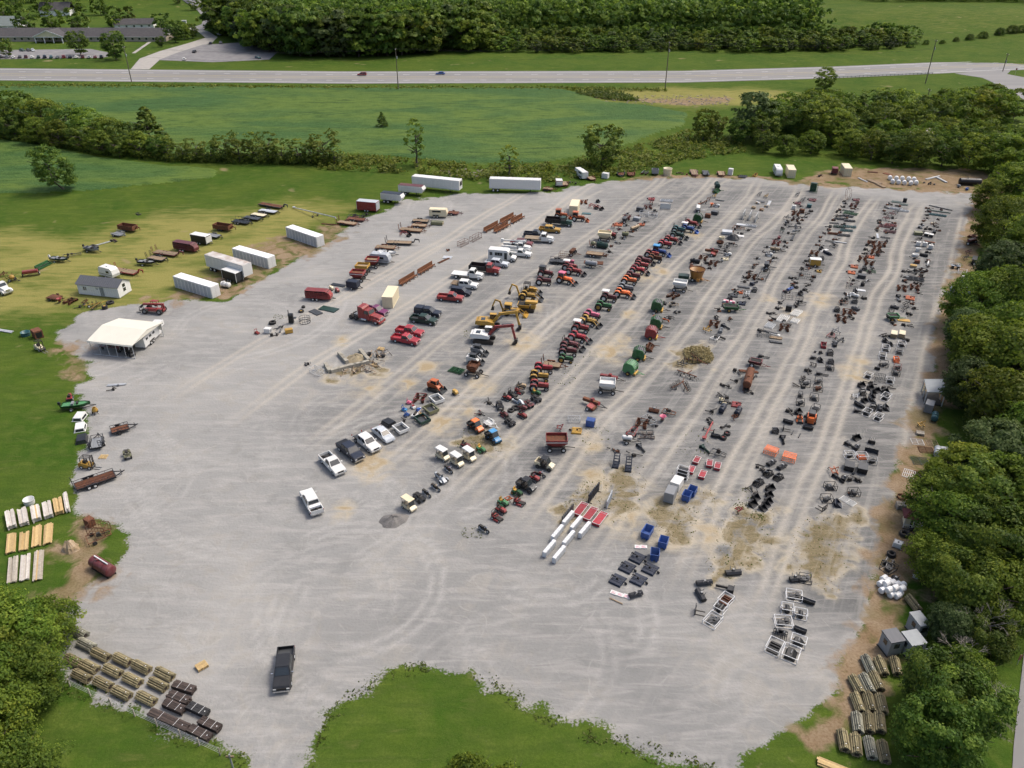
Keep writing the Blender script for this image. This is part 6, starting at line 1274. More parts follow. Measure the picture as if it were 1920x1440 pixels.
gatestack 1573 426 5 c=q,L=3,W=1.6 | dark green gate stack lying flat
gatestack 1592 426 5 c=t,L=3,W=1.6 | teal gate stack lying flat
gatestack 1586 433 5 c=t,L=3,W=1.4 | teal gate stack lying flat
gatestack 1562 439 5 c=x,L=2.8 | rusty gate stack lying flat
gatestack 1581 442 5 c=d,L=3,W=1.4 | dark grey gate stack lying flat
gate 1556 453 8 c=d,L=2.4 | dark grey gate lying flat
beams 1576 455 8 c=e,L=3,n=2 | pair of grey beams in the eighth row
frame 1564 464 -20 c=d,L=2,wh=0 | dark bare frame in the eighth row
bucket 1541 468 8 c=k,W=2 | black bucket in the eighth row
sheet 1545 470 -15 c=w,L=2.4,W=.7 | white sheet stack in the eighth row
bucket 1552 476 -10 c=i,W=2.6 | wide navy bucket in the eighth row
disk 1526 477 8 c=x | rusty disc harrow above the yellow tank box
cargo 1527 499 4 c=y,c2=w,L=2.6,W=1.6,H=1.9,ax=1 | yellow box trailer with a white top
grapple 1540 487 8 c=d | dark grapple beside the yellow box trailer
cutter 1536 510 8 c=y,W=1.2 | small yellow mower deck
cage 1509 521 8 c=d,L=2.6,W=1.8,H=1.2 | dark cage rack in the eighth row
junk 1516 506 0 c=x,n=12 | rusty scrap heap beside the dark cage rack
tiller 1481 544 20 c=b | bright blue tiller
tire 1486 537 0 R_=.5 | loose tyre, left one beside the blue tiller
tire 1493 540 0 R_=.5 | loose tyre, right one beside the blue tiller
cage 1485 560 6 c=k,L=4.4,W=2,H=1.2 | long black cage rack in the eighth row
bucket 1502 552 10 c=k,W=1.8 | black bucket beside the long cage rack
frame 1501 571 10 c=k,L=2.2,W=1.4 | black implement frame below the long cage rack
box 1478 583 10 c=k,c2=d,L=1.2,W=.8,H=1.2 | black cabinet beside white pallet racks
gatestack 1468 599 -50 c=w,L=3.4,W=1.8 | white slatted rack stack, largest
gatestack 1493 588 -40 c=w,L=3,W=1.6 | white slatted rack stack, farthest
gatestack 1491 603 -45 c=w,L=2,W=1.4 | white slatted rack stack, small one
gatestack 1444 612 -45 c=e,L=2.2,W=1.6 | grey slatted rack stack
disk 1470 617 8 c=x | rusty disc harrow beside the slatted racks
cage 1432 630 5 c=d,L=2.6,W=1.2,H=.6 | low dark cage in the eighth row
beams 1445 624 15 c=k,L=3,n=3 | black steel beams in the eighth row
beams 1455 634 8 c=n,L=2.4,n=4,w=.2 | brown timber beams in the eighth row
beams 1454 642 8 c=d,L=2.4,n=3,w=.2 | dark timber beams below the brown ones
sheet 1453 627 15 c=w,L=2,W=.6 | narrow white sheet stack in the eighth row
postdriver 1357 613 30 c=d | dark auger head beside the yellow plough
plow 1326 622 -35 c=y,n=3 | yellow plough in the seventh row near the spreader
disk 1338 610 8 c=x | rusty disc harrow beside the yellow plough
tiller 1352 622 8 c=e | grey tiller beside the yellow plough
trencher 1347 634 20 c=d | dark trencher with white arms
frame 1341 637 -35 c=w,L=1.8,wh=0 | white bent frame beside the trencher
plow 1278 686 -50 c=d,n=5 | dark plough beside the weed heap
wheelrake 1302 678 20 c=x | rusty wheel rake stuck in the weed heap
tedder 1287 707 -40 c=x | rusty hay tedder below the weed heap
wheelrake 1277 727 -70 c=x | rusty wheel rake below the hay tedder
postdriver 1426 670 8 c=k | long black auger drive near the red spreader
spreader 1416 686 12 c=m,c2=w,L=2.2 | maroon manure spreader
tank 1402 720 -75 c=x,L=5.5,R=.75,legs=.5 | long rust-brown tank on legs
beams 1403 697 5 c=x,L=3.4,n=3,w=.2 | rusty beams across the head of the brown tank
mower 1357 755 10 c=c,zero=1 | cream mower beside the red cutter
cutter 1381 760 10 c=r,W=1.7 | red rotary cutter with a black motor
tank 1354 771 -60 c=i,L=1.9,R=.5 | navy roller drum, left of two
tank 1383 777 -60 c=i,L=1.9,R=.5 | navy roller drum, right of two
plow 1379 788 30 c=x,n=2,W=1 | rusty small plough at the foot of a navy drum
auger 1328 810 -62 c=r,L=5,lift=.04 | long red auger lying in weeds
bucket 1342 818 -70 c=k,W=1.4 | black bucket beside the red auger
tire 1363 815 0 c=m,R_=.55,w=.5 | tyre with a maroon rim
tire 1356 823 0 c=r,R_=.55,w=.5 | tyre with a bright red rim
postdriver 1318 842 40 c=q | dark green post auger stand
frame 1346 854 20 c=d,L=2.4,W=1.6,wh=0 | dark U-shaped bare frame
tiller 1226 772 -65 c=x | rusty tiller in the seventh row
frame 1254 777 15 c=x,L=2.2 | rusty implement frame in the seventh row
rotorspr 1242 790 0 c=p | pink cone spreader
disk 1203 797 10 c=x,s=1 | rusty boat-shaped disc harrow
frame 1186 813 -55 c=r,L=2.6,W=1.4 | red framed sprayer cart
rolltank 1175 829 5 c=w,L=1.3,R=.38 | white tank at the foot of the red sprayer cart
frame 1218 789 30 c=e,L=2.4,wh=0 | grey thin bare frame
disk 1212 818 80 c=d | dark disc gang with tall wheels
postdriver 1199 839 50 c=d | dark auger drive below the disc gang
ramp 1155 872 -75 c=i | dark deck ramp stood on end, left of two
ramp 1178 879 -85 c=i | dark deck ramp stood on end, right of two
redcart 1306 866 -60 L=1.7,W=.9 | red deck cart, uppermost of five small ones
redcart 1330 872 -80 L=1.7,W=.9 | red deck cart, left of the two on the right
redcart 1345 877 -75 L=1.7,W=.9 | red deck cart, rightmost of five small ones
redcart 1296 884 -65 L=1.7,W=.9 | red deck cart beside the stacked black bins
redcart 1317 893 -65 L=1.8,W=.95 | red deck cart, lowest of five small ones
redcart 1089 958 -52 L=2.9,W=1.15 | large red deck cart, left of three
redcart 1107 967 -52 L=2.9,W=1.15 | large red deck cart, middle of three
redcart 1125 976 -52 L=2.9,W=1.15 | large red deck cart, right of three
panelup 1113 932 -52 c=i,L=3.6,H=1.6 | dark upright panel beyond the red deck carts
panelup 1142 944 -66 c=s,L=2.8,H=1.4 | silver upright panel beside the red deck carts
panelup 1064 972 -50 c=d,L=3.4,H=1.5 | dark upright panel behind the white packs
cratestack 1279 896 -60 | tall stack of black bins in white frames
wbox 1268 914 -55 c=w,c2=w,L=2,W=1.4,H=1.4 | white machine with a round cover
box 1256 936 -65 c=e,c2=w,L=2.1,W=1.4,H=1.7 | tall grey cabinet with a white front
bin 1297 927 -60 | blue dump bin, farther of the upper pair
bin 1287 936 -60 | blue dump bin, nearer of the upper pair
bin 1213 1004 -58 L=2.0 | large blue dump bin with a divider
bin 1243 1023 -70 | blue dump bin on the right beside the weeds
bin 1227 1046 -85 | blue dump bin nearest the black cutters
sign 1196 1026 5 | white flat carton, left of two
sign 1207 1026 5 | white flat carton, right of two
sign 1151 1112 20 | white flat carton, left of three
sign 1163 1116 20 | white flat carton, middle of three
sign 1175 1119 20 | white flat carton, right of three
beams 1155 1127 25 c=n,L=1.8,n=2,w=.07 | thin wooden poles beside the cartons
cutter 1194 1047 -155 c=i,W=1.9 | black rotary cutter, uppermost of five
cutter 1175 1065 -155 c=i,W=1.9 | black rotary cutter, middle left of five
cutter 1218 1068 -155 c=i,W=1.9 | black rotary cutter, rightmost of five
cutter 1157 1089 -155 c=i,W=1.9 | black rotary cutter, lowest left of five
cutter 1196 1088 -155 c=i,W=1.9 | black rotary cutter, lowest middle of five
tiller 1192 1118 55 c=k | black tiller beside the flat cartons
cage 1445 850 20 c=j,L=1.9,W=1.5,H=.9,top=1 | bright orange crate rack, left of two
cage 1479 862 15 c=j,L=1.9,W=1.6,H=.9,top=1 | bright orange crate rack, right of two
tiller 1446 871 30 c=k,W=1.6
tiller 1466 878 30 c=k,W=1.6
grapple 1440 891 30 c=k,W=1.5
grapple 1459 898 30 c=k,W=1.6
grapple 1422 908 30 c=k,W=1.8
bucket 1445 919 30 c=k,W=1.6
bucket 1444 931 30 c=k,W=1
bucket 1419 936 30 c=k,W=1
bucket 1442 943 30 c=k,W=1.1
bucket 1413 948 30 c=k,W=1.3
bucket 1438 949 30 c=k,W=.9
bucket 1432 956 30 c=k,W=.9
plow 1387 963 35 c=r,n=2,W=1 | small red plough beside tall weeds
tiller 1374 1076 -115 c=k,W=2 | black roller on the dry weeds
tiller 1320 1096 65 c=k,W=2 | black roller above the black trencher
tiller 1314 1119 -10 c=k,W=1.9 | black upright roller tiller
trencher 1365 1107 -165 c=k | black trencher beside the rollers
forks 1303 1148 12 c=k | black pallet forks with an orange frame
crate 1360 1128 30 c2=x,W=1.8,D=1.4,H=.7,what=3 | white crate with brown tines, farthest of three
crate 1350 1144 28 c2=k,W=1.5,D=1.3,what=2 | white crate with an orange wheel, middle of three
crate 1336 1166 30 c2=d,W=2.1,D=1.6,H=.6,what=1 | large white crate, nearest of three
crate 1488 1120 10 c2=d,W=1.6,D=1.9,H=.6,what=1
crate 1475 1146 10 c2=k,W=1.3,D=1.4,what=2
crate 1500 1156 12 c2=k,W=1.2,D=1.5,what=2
crate 1468 1169 5 c2=d,W=1.6,D=2,H=.6,what=1
grapple 1462 1193 100 c=k,W=1.6
bucket 1501 1181 -70 c=k,W=1.4
crate 1496 1207 20 c2=k,W=1.3,D=1.7,what=0
crate 1451 1217 25 c2=k,W=2,D=1.6,what=3
crate 1482 1230 22 c2=k,W=2,D=1.8,what=0
tiller 1490 1088 -120 c=k,W=1.4
crate 1509 1088 10 c=k,c2=d,W=1.4,D=1.5,H=.6,what=1 | black crate beside dry weeds
bucket 1515 1127 -70 c=k,W=1.7
bucket 1607 824 30 c=k,W=1.4
grapple 1634 830 -80 c=k,W=1
postdriver 1589 835 30 c=k
tiller 1606 842 20 c=k,W=1.2
bucket 1633 850 100 c=d,W=2
crate 1592 857 0 c2=k,W=1.2,D=1.5,what=1
crate 1615 860 0 c2=o,W=1.3,D=1.6,what=3 | white crate with bright orange contents
crate 1634 868 10 c=e,c2=k,W=1.2,D=1.4,what=1 | grey crate with black contents
wbox 1591 879 -85 c=d,c2=k,L=1.7,W=1.4,H=.9 | black covered box, left of two
wbox 1616 883 -85 c=d,c2=k,L=1.8,W=1.4,H=.9 | black covered box, right of two
plow 1566 888 0 c=o,n=2,W=2 | orange blade plough
postdriver 1567 896 40 c=k
tiller 1582 900 20 c=k,W=1.2
junk 1602 899 0 c=d,n=18 | dark scrap heap with weeds in the rightmost row
crate 1556 916 0 c=k,c2=d,W=1.2,D=1.6,what=0 | black crate, farthest of three in open frames
crate 1549 939 0 c=k,c2=d,W=1.2,D=1.5,what=1 | black crate, nearest of three in open frames
crate 1600 927 0 c=k,c2=d,W=1.2,D=1.5,what=2 | black crate, right of three in open frames
bucket 1572 947 10 c=i,W=1.3 | navy bucket beside the white rack
gate 1590 940 30 c=w,L=2.2,W=1.2,n=8 | white slatted gate lying flat
forks 1545 958 -150 c=k | black pallet forks at the near end of the row
gate 1720 829 5 c=w,L=1.8,W=1.6,n=5 | white gate panel on the tree side, farther one
gate 1748 831 5 c=n,L=1.6,W=1.6,n=5 | tan gate panel under the trees
gate 1736 844 5 c=x,L=2.2,W=1.7 | rusty red gate panel on bare soil
gate 1725 865 5 c=q,L=2.4,W=2,n=7 | dark green gate panel on bare soil
gate 1704 889 -70 c=w,L=2.2,W=1.6,n=7 | white gate panel on the tree side, nearer one
gate 1727 890 5 c=x,L=1.8,W=1.6 | rusty gate panel against the branches
tank 1756 853 -85 c=s,L=1.8,R=.55 | pale blue-grey tank under the trees
ebox 1770 848 5 c=s,c2=e,L=1,H=.7 | grey cabinet under the trees
pallet 1688 952 5 c=e,n=6 | tall stack of grey pallets
ring 1690 933 0 c=x,R_=.6,H=.3 | small rusty hoop beside the pallets
tire 1712 1003 0 R_=.95,w=.5 | very large tyre under the trees
tire 1695 1003 0 R_=.7,w=.45 | large tyre beside the very large one
tote 1682 1025 20 c=w,H=.8 | white tote beside the trees
tires 1671 1042 0 R_=.6,n=2 | tyre stack on bare red soil
grapple 1666 1058 -60 c=k,W=1.6 | black grapple on bare red soil
crate 1665 1068 -30 c=k,c2=d,W=1.4,D=1.8,what=1 | black crate on bare red soil
beams 1721 1073 -50 c=e,L=3.2,n=2,w=.3 | grey drain pipes under the trees
tiller 1677 1090 20 c=k,W=1 | small black tiller beside the white bales
disk 1577 601 8 c=x
grapple 1569 583 8 c=k
disk 1588 588 8 c=x
tiller 1604 581 -20 c=d
frame 1581 570 8 c=x,L=1.8
grapple 1602 567 8 c=d
plow 1594 558 8 c=w | white plough in the ninth row
tank 1601 557 15 c=w,L=1.9,R=.35 | white roller drum in the ninth row
bucket 1605 549 8 c=k
cage 1597 540 8 c=d,L=2.4,W=1.8,H=.7 | dark bare cage in the ninth row
tires 1617 536 0 R_=.45 | tyre stack in the ninth row
sheet 1614 545 8 c=e,L=2,W=1 | grey sheet stack in the ninth row
box 1615 521 8 c=d,c2=e,L=1.8,W=1.4,H=.8 | dark cabinet in the ninth row
tub 1612 513 0 c=k,R_=.45 | black tub in the ninth row
gate 1633 509 8 c=g,L=2.2,W=1.6 | green gate panel in the ninth row
cutter 1597 512 8 c=o
cutter 1602 501 8 c=o
grapple 1620 506 8 c=k
disk 1629 496 8 c=x
disk 1617 487 8 c=x
cutter 1633 483 8 c=o
disk 1640 475 8 c=x
disk 1644 467 8 c=x
disk 1633 458 8 c=x
disk 1653 460 8 c=x
beams 1646 443 75 c=s,L=3.6,n=3 | silver channel beams in the ninth row
gate 1660 446 8 c=d,L=2.4 | dark gate panel in the ninth row
gatestack 1658 425 8 c=m,L=2.8,W=1.8 | maroon gate stack, left of three
gatestack 1669 423 8 c=r,L=2.8,W=1.8 | red gate stack, right of three
gatestack 1667 435 8 c=m,L=2.8,W=1.8 | maroon gate stack, lowest of three
plow 1673 404 -20 c=m | maroon plough in the ninth row
plow 1662 412 -20 c=m | maroon small plough below another
gatestack 1678 392 8 c=e,L=3.4,W=1.4 | grey gate stack in the ninth row, left
gatestack 1692 396 8 c=e,L=3,W=1.4 | grey gate stack in the ninth row, right
plow 1684 399 8 c=d | dark plough beside the grey gates
sheet 1680 379 8 c=q,L=2.4,W=1.6 | dark green sheet stack at the far end
box 1696 379 8 c=k,c2=q,L=1,W=.8,H=1.1 | black cabinet at the far end of the ninth row
sheet 1695 384 8 c=q,L=2,W=1.4 | dark green sheet stack beside the black cabinet
beams 1763 390 12 c=d,L=6.5,n=3 | long dark beams, farthest of three bundles
beams 1760 397 8 c=q,L=6,n=3 | long dark green beams, middle of three bundles
gatestack 1757 404 8 c=t,L=4.4,W=1.2 | teal gate stack, nearest of three bundles
junk 1753 421 0 c=c,c2=x,n=20 | heap of pale and rusty parts
junk 1740 430 0 c=d,n=18 | dark scrap heap in the rightmost row, far end
goods 1725 428 8 c=e,c2=k | loaded pallet in the rightmost row
tiller 1752 437 8 c=k | black tiller in the rightmost row, far end
ebox 1721 440 5 c=v,c2=k,L=2,W=1.4,H=.7 | olive cabinet in the rightmost row
wbox 1736 443 10 c=w,c2=k,L=1,W=1,H=.8 | white topped box, left of two
wbox 1745 445 10 c=w,c2=k,L=1,W=1,H=.8 | white topped box, right of two
sheet 1743 454 10 c=x,L=2.4,W=.6 | narrow rusty sheet stack
tote 1721 461 8
tote 1733 462 8
tote 1744 467 8
tub 1721 471 0 c=w,R_=.6
tub 1716 480 0 c=w,R_=.75,H=.5
bucket 1732 480 -50 c=k,W=1.8
beams 1738 495 -70 c=w,L=3.4,n=1,w=.3 | white pipe lying alone
wbox 1712 501 8 c=y,c2=n,L=1.4,W=1,H=.5 | yellow topped box
ebox 1719 493 8 c=x,c2=k,L=1.2,H=.6 | rusty cabinet in the rightmost row
disk 1727 510 20 c=d
frame 1714 512 -20 c=d,L=2.4
gatestack 1714 524 8 c=d,L=3.6,W=2.2,n=4
disk 1690 543 8 c=x
disk 1714 541 8 c=x
cutter 1707 560 10 c=o,W=2
postdriver 1684 558 80 c=k
plow 1701 573 20 c=k,W=2.2
plow 1699 583 20 c=k,W=2.2
tiller 1677 578 -60 c=k
forks 1670 587 -60 c=k
spreader 1673 600 0 c=l,c2=y,L=2 | bright green seeder cart
sheet 1694 601 5 c=y,L=2.4,W=1.2 | bright yellow panel lying flat
wbox 1675 631 -80 c=c,c2=n,L=1.9,W=1.1,H=.9 | cream topped box, left of two
wbox 1690 631 -80 c=c,c2=n,L=1.9,W=1.1,H=.9 | cream topped box, right of two
bucket 1661 641 10 c=k,W=1.2
bucket 1671 648 10 c=k,W=.9
crate 1690 649 5 c2=k,W=1.5,D=1.4,what=0
crate 1660 657 8 c2=k,W=1.9,D=1.3,what=3
crate 1685 662 8 c=e,c2=k,W=1.8,D=1.2,what=3
crate 1654 671 8 c2=k,W=1.9,D=1.2,what=3
grapple 1680 677 8 c=j | bright orange grapple among crates
crate 1657 686 8 c=k,c2=d,W=1.4,D=1.4,what=1
crate 1682 692 8 c=m,c2=k,W=1.3,D=1.2,what=1 | maroon crate among the black ones
crate 1679 702 8 c=k,c2=d,W=1.4,D=1.3,what=0
postdriver 1645 692 -60 c=k
crate 1627 708 20 c2=k,W=1.3,D=1.2,what=0
cage 1649 713 8 c=d,L=1.8,W=1.6,H=1 | dark cage with a tan top
crate 1668 717 8 c2=k,W=1.2,D=1.3,what=0
bucket 1616 725 25 c=k,W=1.5
bucket 1633 730 25 c=k,W=1.4
bucket 1645 735 25 c=k,W=1.4
bucket 1661 737 25 c=k,W=1.3
grapple 1617 739 5 c=k,W=1.6
bucket 1638 742 10 c=k,W=1.6
crate 1660 748 20 c2=k,W=1.9,D=1.3,what=0
bucket 1636 750 5 c=k,W=1.8
bucket 1622 754 25 c=k,W=1.1
plow 1606 748 10 c=w,W=1.2 | white plough among black buckets
bucket 1612 761 -20 c=k,W=1.8
grapple 1636 766 15 c=k
tiller 1650 768 10 c=k
bucket 1663 767 10 c=k,W=1.5
postdriver 1606 773 10 c=k
crate 1625 777 20 c2=k,W=1.6,D=1.2,what=0
crate 1646 786 22 c2=k,W=1.7,D=1.2,what=0
plow 1568 625 -20 c=e,n=3
frame 1558 632 -60 c=r,L=1.8,wh=0 | red bare frame in the ninth row
boxblade 1544 650 8 c=f,W=1.8 | bright red box blade
auger 1572 640 -25 c=d,L=3,lift=.04
tiller 1566 648 10 c=k
grapple 1556 664 8 c=k
postdriver 1524 673 8 c=k
bucket 1540 678 8 c=k,W=1.2
grapple 1557 681 8 c=k,W=1.2
crate 1555 692 8 c=k,c2=d,W=1.5,D=1.4,what=0
forks 1524 688 -60 c=k
crate 1510 722 8 c=k,c2=d,W=1.5,D=1.6,what=1
crate 1534 718 8 c=k,c2=d,W=1.5,D=1.2,what=1
crate 1533 731 8 c=k,c2=x,W=1.6,D=1.5,what=1 | black crate with rusty contents
crate 1526 749 8 c=k,c2=d,W=1.4,D=1.4,what=0
crate 1500 744 8 c=k,c2=d,W=1.1,D=.7,what=0
crate 1500 758 8 c=k,c2=d,W=1.4,D=1.3,what=1
postdriver 1535 703 8 c=k
crate 1528 769 20 c=k,c2=d,W=1.6,D=1.1,what=3
bucket 1498 775 20 c=k,W=1.5
mower 1499 790 80 c=j,zero=1 | orange motor unit
skid 1520 790 -80 c=j | bright orange skid machine on black forks
bucket 1515 803 -80 c=k,W=1.6
bucket 1478 792 -60 c=k,W=1.6
forks 1468 806 10 c=k
grapple 1453 811 8 c=k,W=1
postdriver 1467 824 80 c=k
beams 1484 813 -60 c=d,L=1.3,n=1 | short dark bar, left of two
beams 1498 817 -60 c=d,L=1.3,n=1 | short dark bar, right of two
cage 1804 512 -85 c=w,L=2.4,W=1.8,H=.6 | white slatted rack beside the soil bank
atv 1791 503 8 c=s | grey quad bike beside the soil bank
tote 1805 530 8 c=w,H=1.6 | tall white tote under the trees
tank 1797 548 4 c=s,L=3.6,R=.6 | silver tank, farther of two
tank 1799 557 4 c=s,L=3.6,R=.7 | silver tank, nearer of two
junk 1780 574 0 c=d,n=10 | dark scrap on the soil bank
disk 1831 430 20 c=m | maroon disc harrow by the trees, farthest
disk 1826 446 20 c=m | maroon disc harrow by the trees, second
drill 1821 458 20 c=m,W=2.6 | maroon seed drill by the trees
plow 1817 476 20 c=m | maroon plough by the trees
plow 1812 487 20 c=d | dark plough by the trees
drill 1826 494 10 c=d,W=3 | dark seed drill with white boxes by the trees
box 1740 770 -70 c=e,c2=e,L=2,W=1.3,H=1.6 | grey-green cabinet beside the porch frames
tank 1751 787 -80 c=t,L=1.8,R=.55 | teal tank under the trees
plow 1729 801 0 c=y,n=3,W=1.4 | yellow plough on bare soil
pallet 1725 814 10 c=e,n=3 | stack of dark pallets on bare soil
ebox 1135 334 8 c=w,c2=w,L=2,W=1.6,H=1.6 | white cube box at the back edge
flat 1164 329 80 c=d,c2=x,L=3.2,sides=.9 | dark high-sided trailer at the back edge
flat 1183 329 80 c=x,c2=x,L=3.2,sides=.9 | rusty high-sided trailer at the back edge
disk 1209 326 8 c=e | grey disc harrow at the back edge
dumptr 1228 327 80 c=e,L=2.6,goose=0 | grey box trailer at the back edge
tub 1251 328 0 c=c,R_=1.4,H=2.2 | cream open-topped tub at the back edge
flat 1301 326 68 c=m,c2=n,L=6 | maroon trailer with a tan deck at the back edge
flat 1323 327 70 c=k,c2=d,L=5,goose=1 | black gooseneck trailer at the back edge
flat 1352 328 75 c=x,c2=n,L=4.5 | rusty trailer with a wooden deck at the back edge
ebox 1369 328 8 c=w,c2=w,L=1.4,W=1.2,H=2 | white upright box at the back edge
cutter 1393 332 8 c=k,W=2.6 | wide black rotary cutter at the back edge
boxblade 1416 330 8 c=y,W=3 | wide yellow blade at the back edge
junk 1280 326 0 c=x,n=16,R_=2 | rusty scrap heap at the back edge, left one
junk 1537 331 0 c=x,n=16 | rusty scrap heap at the back edge, right one
horse 1092 334 -145 c=w,L=4.5,goose=1 | white horse trailer by the creek
cargo 1048 349 70 c=r,c2=w,L=2.4,W=2,H=2 | red box trailer by the creek
flat 1058 347 60 c=x,c2=n,L=4 | tan trailer beside the red box trailer
flat 1027 357 4 c=x,c2=n,L=3,W=1.8 | small tan trailer behind the white box trailer
junk 1072 344 0 c=d,n=20,R_=1.8 | dark scrap heap by the creek
flat 1108 337 30 c=x,c2=n,L=3.4 | low tan trailer beside the white horse trailer
beams 1640 342 20 c=n,L=5,n=5,w=.3 | pile of long brown timbers
beams 1652 349 25 c=n,L=4,n=4,w=.25 | short brown timbers below the long pile
beams 1618 338 25 c=e,L=4.5,n=2,w=.2 | grey beams left of the timbers
sheet 1636 323 5 c=x,L=3 | rusty sheet stack behind the timbers
sheet 1665 327 15 c=x,L=3 | rusty sheet stack behind the white bales
beams 1748 334 -14 c=e,L=7,n=2,w=.3 | bent grey truss, left arm
beams 1766 338 28 c=e,L=6,n=2,w=.3 | bent grey truss, right arm
junk 1748 346 0 c=d,n=20,R_=1.6 | dark scrap heap beside the white bales
tank 1817 347 2 c=k,L=6,R=1.0 | long black tank at the far right corner
tiller 1813 356 8 c=b | blue tiller below the black tank
gen 1797 352 8 c=e | grey engine beside the black tank
"""
# ------------------------------------------------------------------ numpy noise and soft polygons
_NT=np.random.default_rng(12345).random((256,256)).astype(np.float32)
def vnoise(x,y,seed=0):
    xf=np.floor(x);yf=np.floor(y);fx=(x-xf).astype(np.float32);fy=(y-yf).astype(np.float32);xi=xf.astype(np.int32)+seed*37;yi=yf.astype(np.int32)+seed*91;fx=fx*fx*(3-2*fx);fy=fy*fy*(3-2*fy)
    x0=xi & 255;x1=(xi+1) & 255;y0=yi & 255;y1=(yi+1) & 255;a=_NT[x0,y0];b=_NT[x0,y1]
    a=a+(_NT[x1,y0]-a)*fx;b=b+(_NT[x1,y1]-b)*fx;return a+(b-a)*fy
def fbm(x,y,seed=0,o=3):
    s=0;a=.5;t=0
    for k in range(o):s=s+a*vnoise(x*2**k,y*2**k,seed+k*17);t+=a;a*=.5
    return s/t
def sdist(X,Y,poly):
    """signed distance to a polygon, positive inside"""
    P=np.array(poly,float);d=np.full(X.shape,1e9);ins=np.zeros(X.shape,bool);n=len(P)
    for i in range(n):
        ax,ay=P[i];bx,by=P[(i+1)%n];ex,ey=bx-ax,by-ay;L=ex*ex+ey*ey or 1
        t=np.clip(((X-ax)*ex+(Y-ay)*ey)/L,0,1);d=np.minimum(d,(X-ax-t*ex)**2+(Y-ay-t*ey)**2)
        c=(ay>Y) !=(by>Y)
        if ey:ins ^=c & (X<ex*(Y-ay)/ey+ax)
    return np.where(ins,1,-1)*np.sqrt(d)
def W(poly):return [G(u,v) for u,v in poly]
LOT=W([(468,1440),(442,1418),(373,1392),(294,1355),(208,1316),(132,1280),(95,1250),(105,1160),(135,1120),(190,1085),(225,1035),(212,990),(165,965),(135,930),(150,890),(155,850),(165,800),(155,745),(158,690),(125,655),(105,625),(150,592),(210,577),(270,567),(330,562),(420,565),(470,532),(520,508),(570,478),(610,455),(650,430),(700,403),(750,378),(870,364),(915,364),(1020,362),(1080,349),(1140,340),(1260,332),(1430,335),(1540,350),(1640,352),(1700,357),(1826,362),(1830,385),(1800,470),(1780,550),(1755,640),(1735,740),(1700,840),(1680,900),(1650,1000),(1640,1040),(1622,1150),(1600,1200),(1585,1260),(1560,1330),(1500,1370),(1450,1400),(1390,1432),(1345,1448),(1310,1437),(1250,1418),(1200,1398),(1150,1383),(1080,1363),(1000,1328),(940,1290),(880,1248),(790,1246),(720,1262),(670,1292),(625,1337),(600,1382),(585,1440),(575,1520),(455,1520)])
SOY1=W([(-700,158),(0,162),(600,164),(1050,166),(1130,190),(1240,202),(1290,215),(1280,235),(1200,262),(1120,290),(1000,306),(880,308),(780,297),(640,290),(560,296),(320,290),(200,272),(100,255),(0,242),(-300,235),(-700,230)])
SOY2=W([(-500,262),(0,262),(60,268),(180,296),(320,314),(410,320),(402,336),(300,346),(200,357),(100,362),(-500,372)])
DRYM=W([(-100,440),(100,425),(330,398),(520,372),(640,392),(560,440),(430,520),(330,565),(150,600),(90,640),(60,610),(-100,590)])
SOILS=[W(p) for p in ([(440,470),(540,440),(620,420),(660,430),(600,480),(520,505),(430,560),(320,572),(250,565),(330,540)],[(1500,340),(1540,318),(1640,315),(1830,318),(1900,335),(1890,375),(1835,400),(1828,360),(1700,354)],
    [(1828,380),(1860,390),(1840,480),(1830,560),(1800,660),(1790,740),(1760,840),(1740,920),(1720,1000),(1730,1080),(1720,1180),(1660,1240),(1600,1290),(1590,1250),(1620,1150),(1640,1040),(1680,900),(1735,740),(1780,550)],[(1580,1230),(1640,1240),(1620,1300),(1600,1370),(1560,1420),(1480,1440),(1420,1435),(1560,1330)],
    [(150,960),(215,985),(230,1040),(195,1090),(130,1130),(95,1120),(100,1020)],[(130,640),(165,665),(160,720),(120,700),(100,650)])]
DRYP=[W(p) for p in ([(1135,885),(1165,878),(1205,872),(1208,905),(1185,950),(1150,985),(1135,965),(1115,925)],[(1050,962),(1100,905),(1125,900),(1090,955),(1055,985)],[(1212,968),(1250,940),(1330,915),(1345,930),(1310,960),(1290,1012),(1262,1022),(1225,990)],[(1352,992),(1372,965),(1450,955),(1442,1015),(1410,1065),(1335,1090),(1325,1070),(1345,1030)],[(1500,990),(1540,962),(1612,962),(1592,1035),(1562,1112),(1490,1085),(1480,1060)],[(852,830),(880,805),(930,815),(942,838),(920,858),(890,852)],[(600,705),(650,690),(715,680),(720,695),(650,712)],[(1255,690),(1280,655),(1330,650),(1340,668),(1305,690)])]
TAN=[G(*p) for p in ((1180,590),(1165,640),(1230,505),(1300,440),(1205,520),(1440,560),(1490,590),(1150,660),(1110,830),(1540,560),(1610,675),(1600,700),(700,870),(800,690),(690,720),(640,640),(1000,570),(980,640),(760,720),(900,720),(1450,300),(1560,350),(1120,900),(1260,1010),(1180,980),(1540,1080),(1390,1040),(1330,1000),(870,770),(830,790),(640,960))]
ISLAND=W([(585,1440),(600,1382),(625,1337),(670,1292),(720,1262),(790,1246),(880,1248),(940,1290),(1000,1328),(1080,1363),(1150,1383),(1200,1398),(1250,1418),(1310,1437),(1345,1448),(1345,1530),(575,1530)])

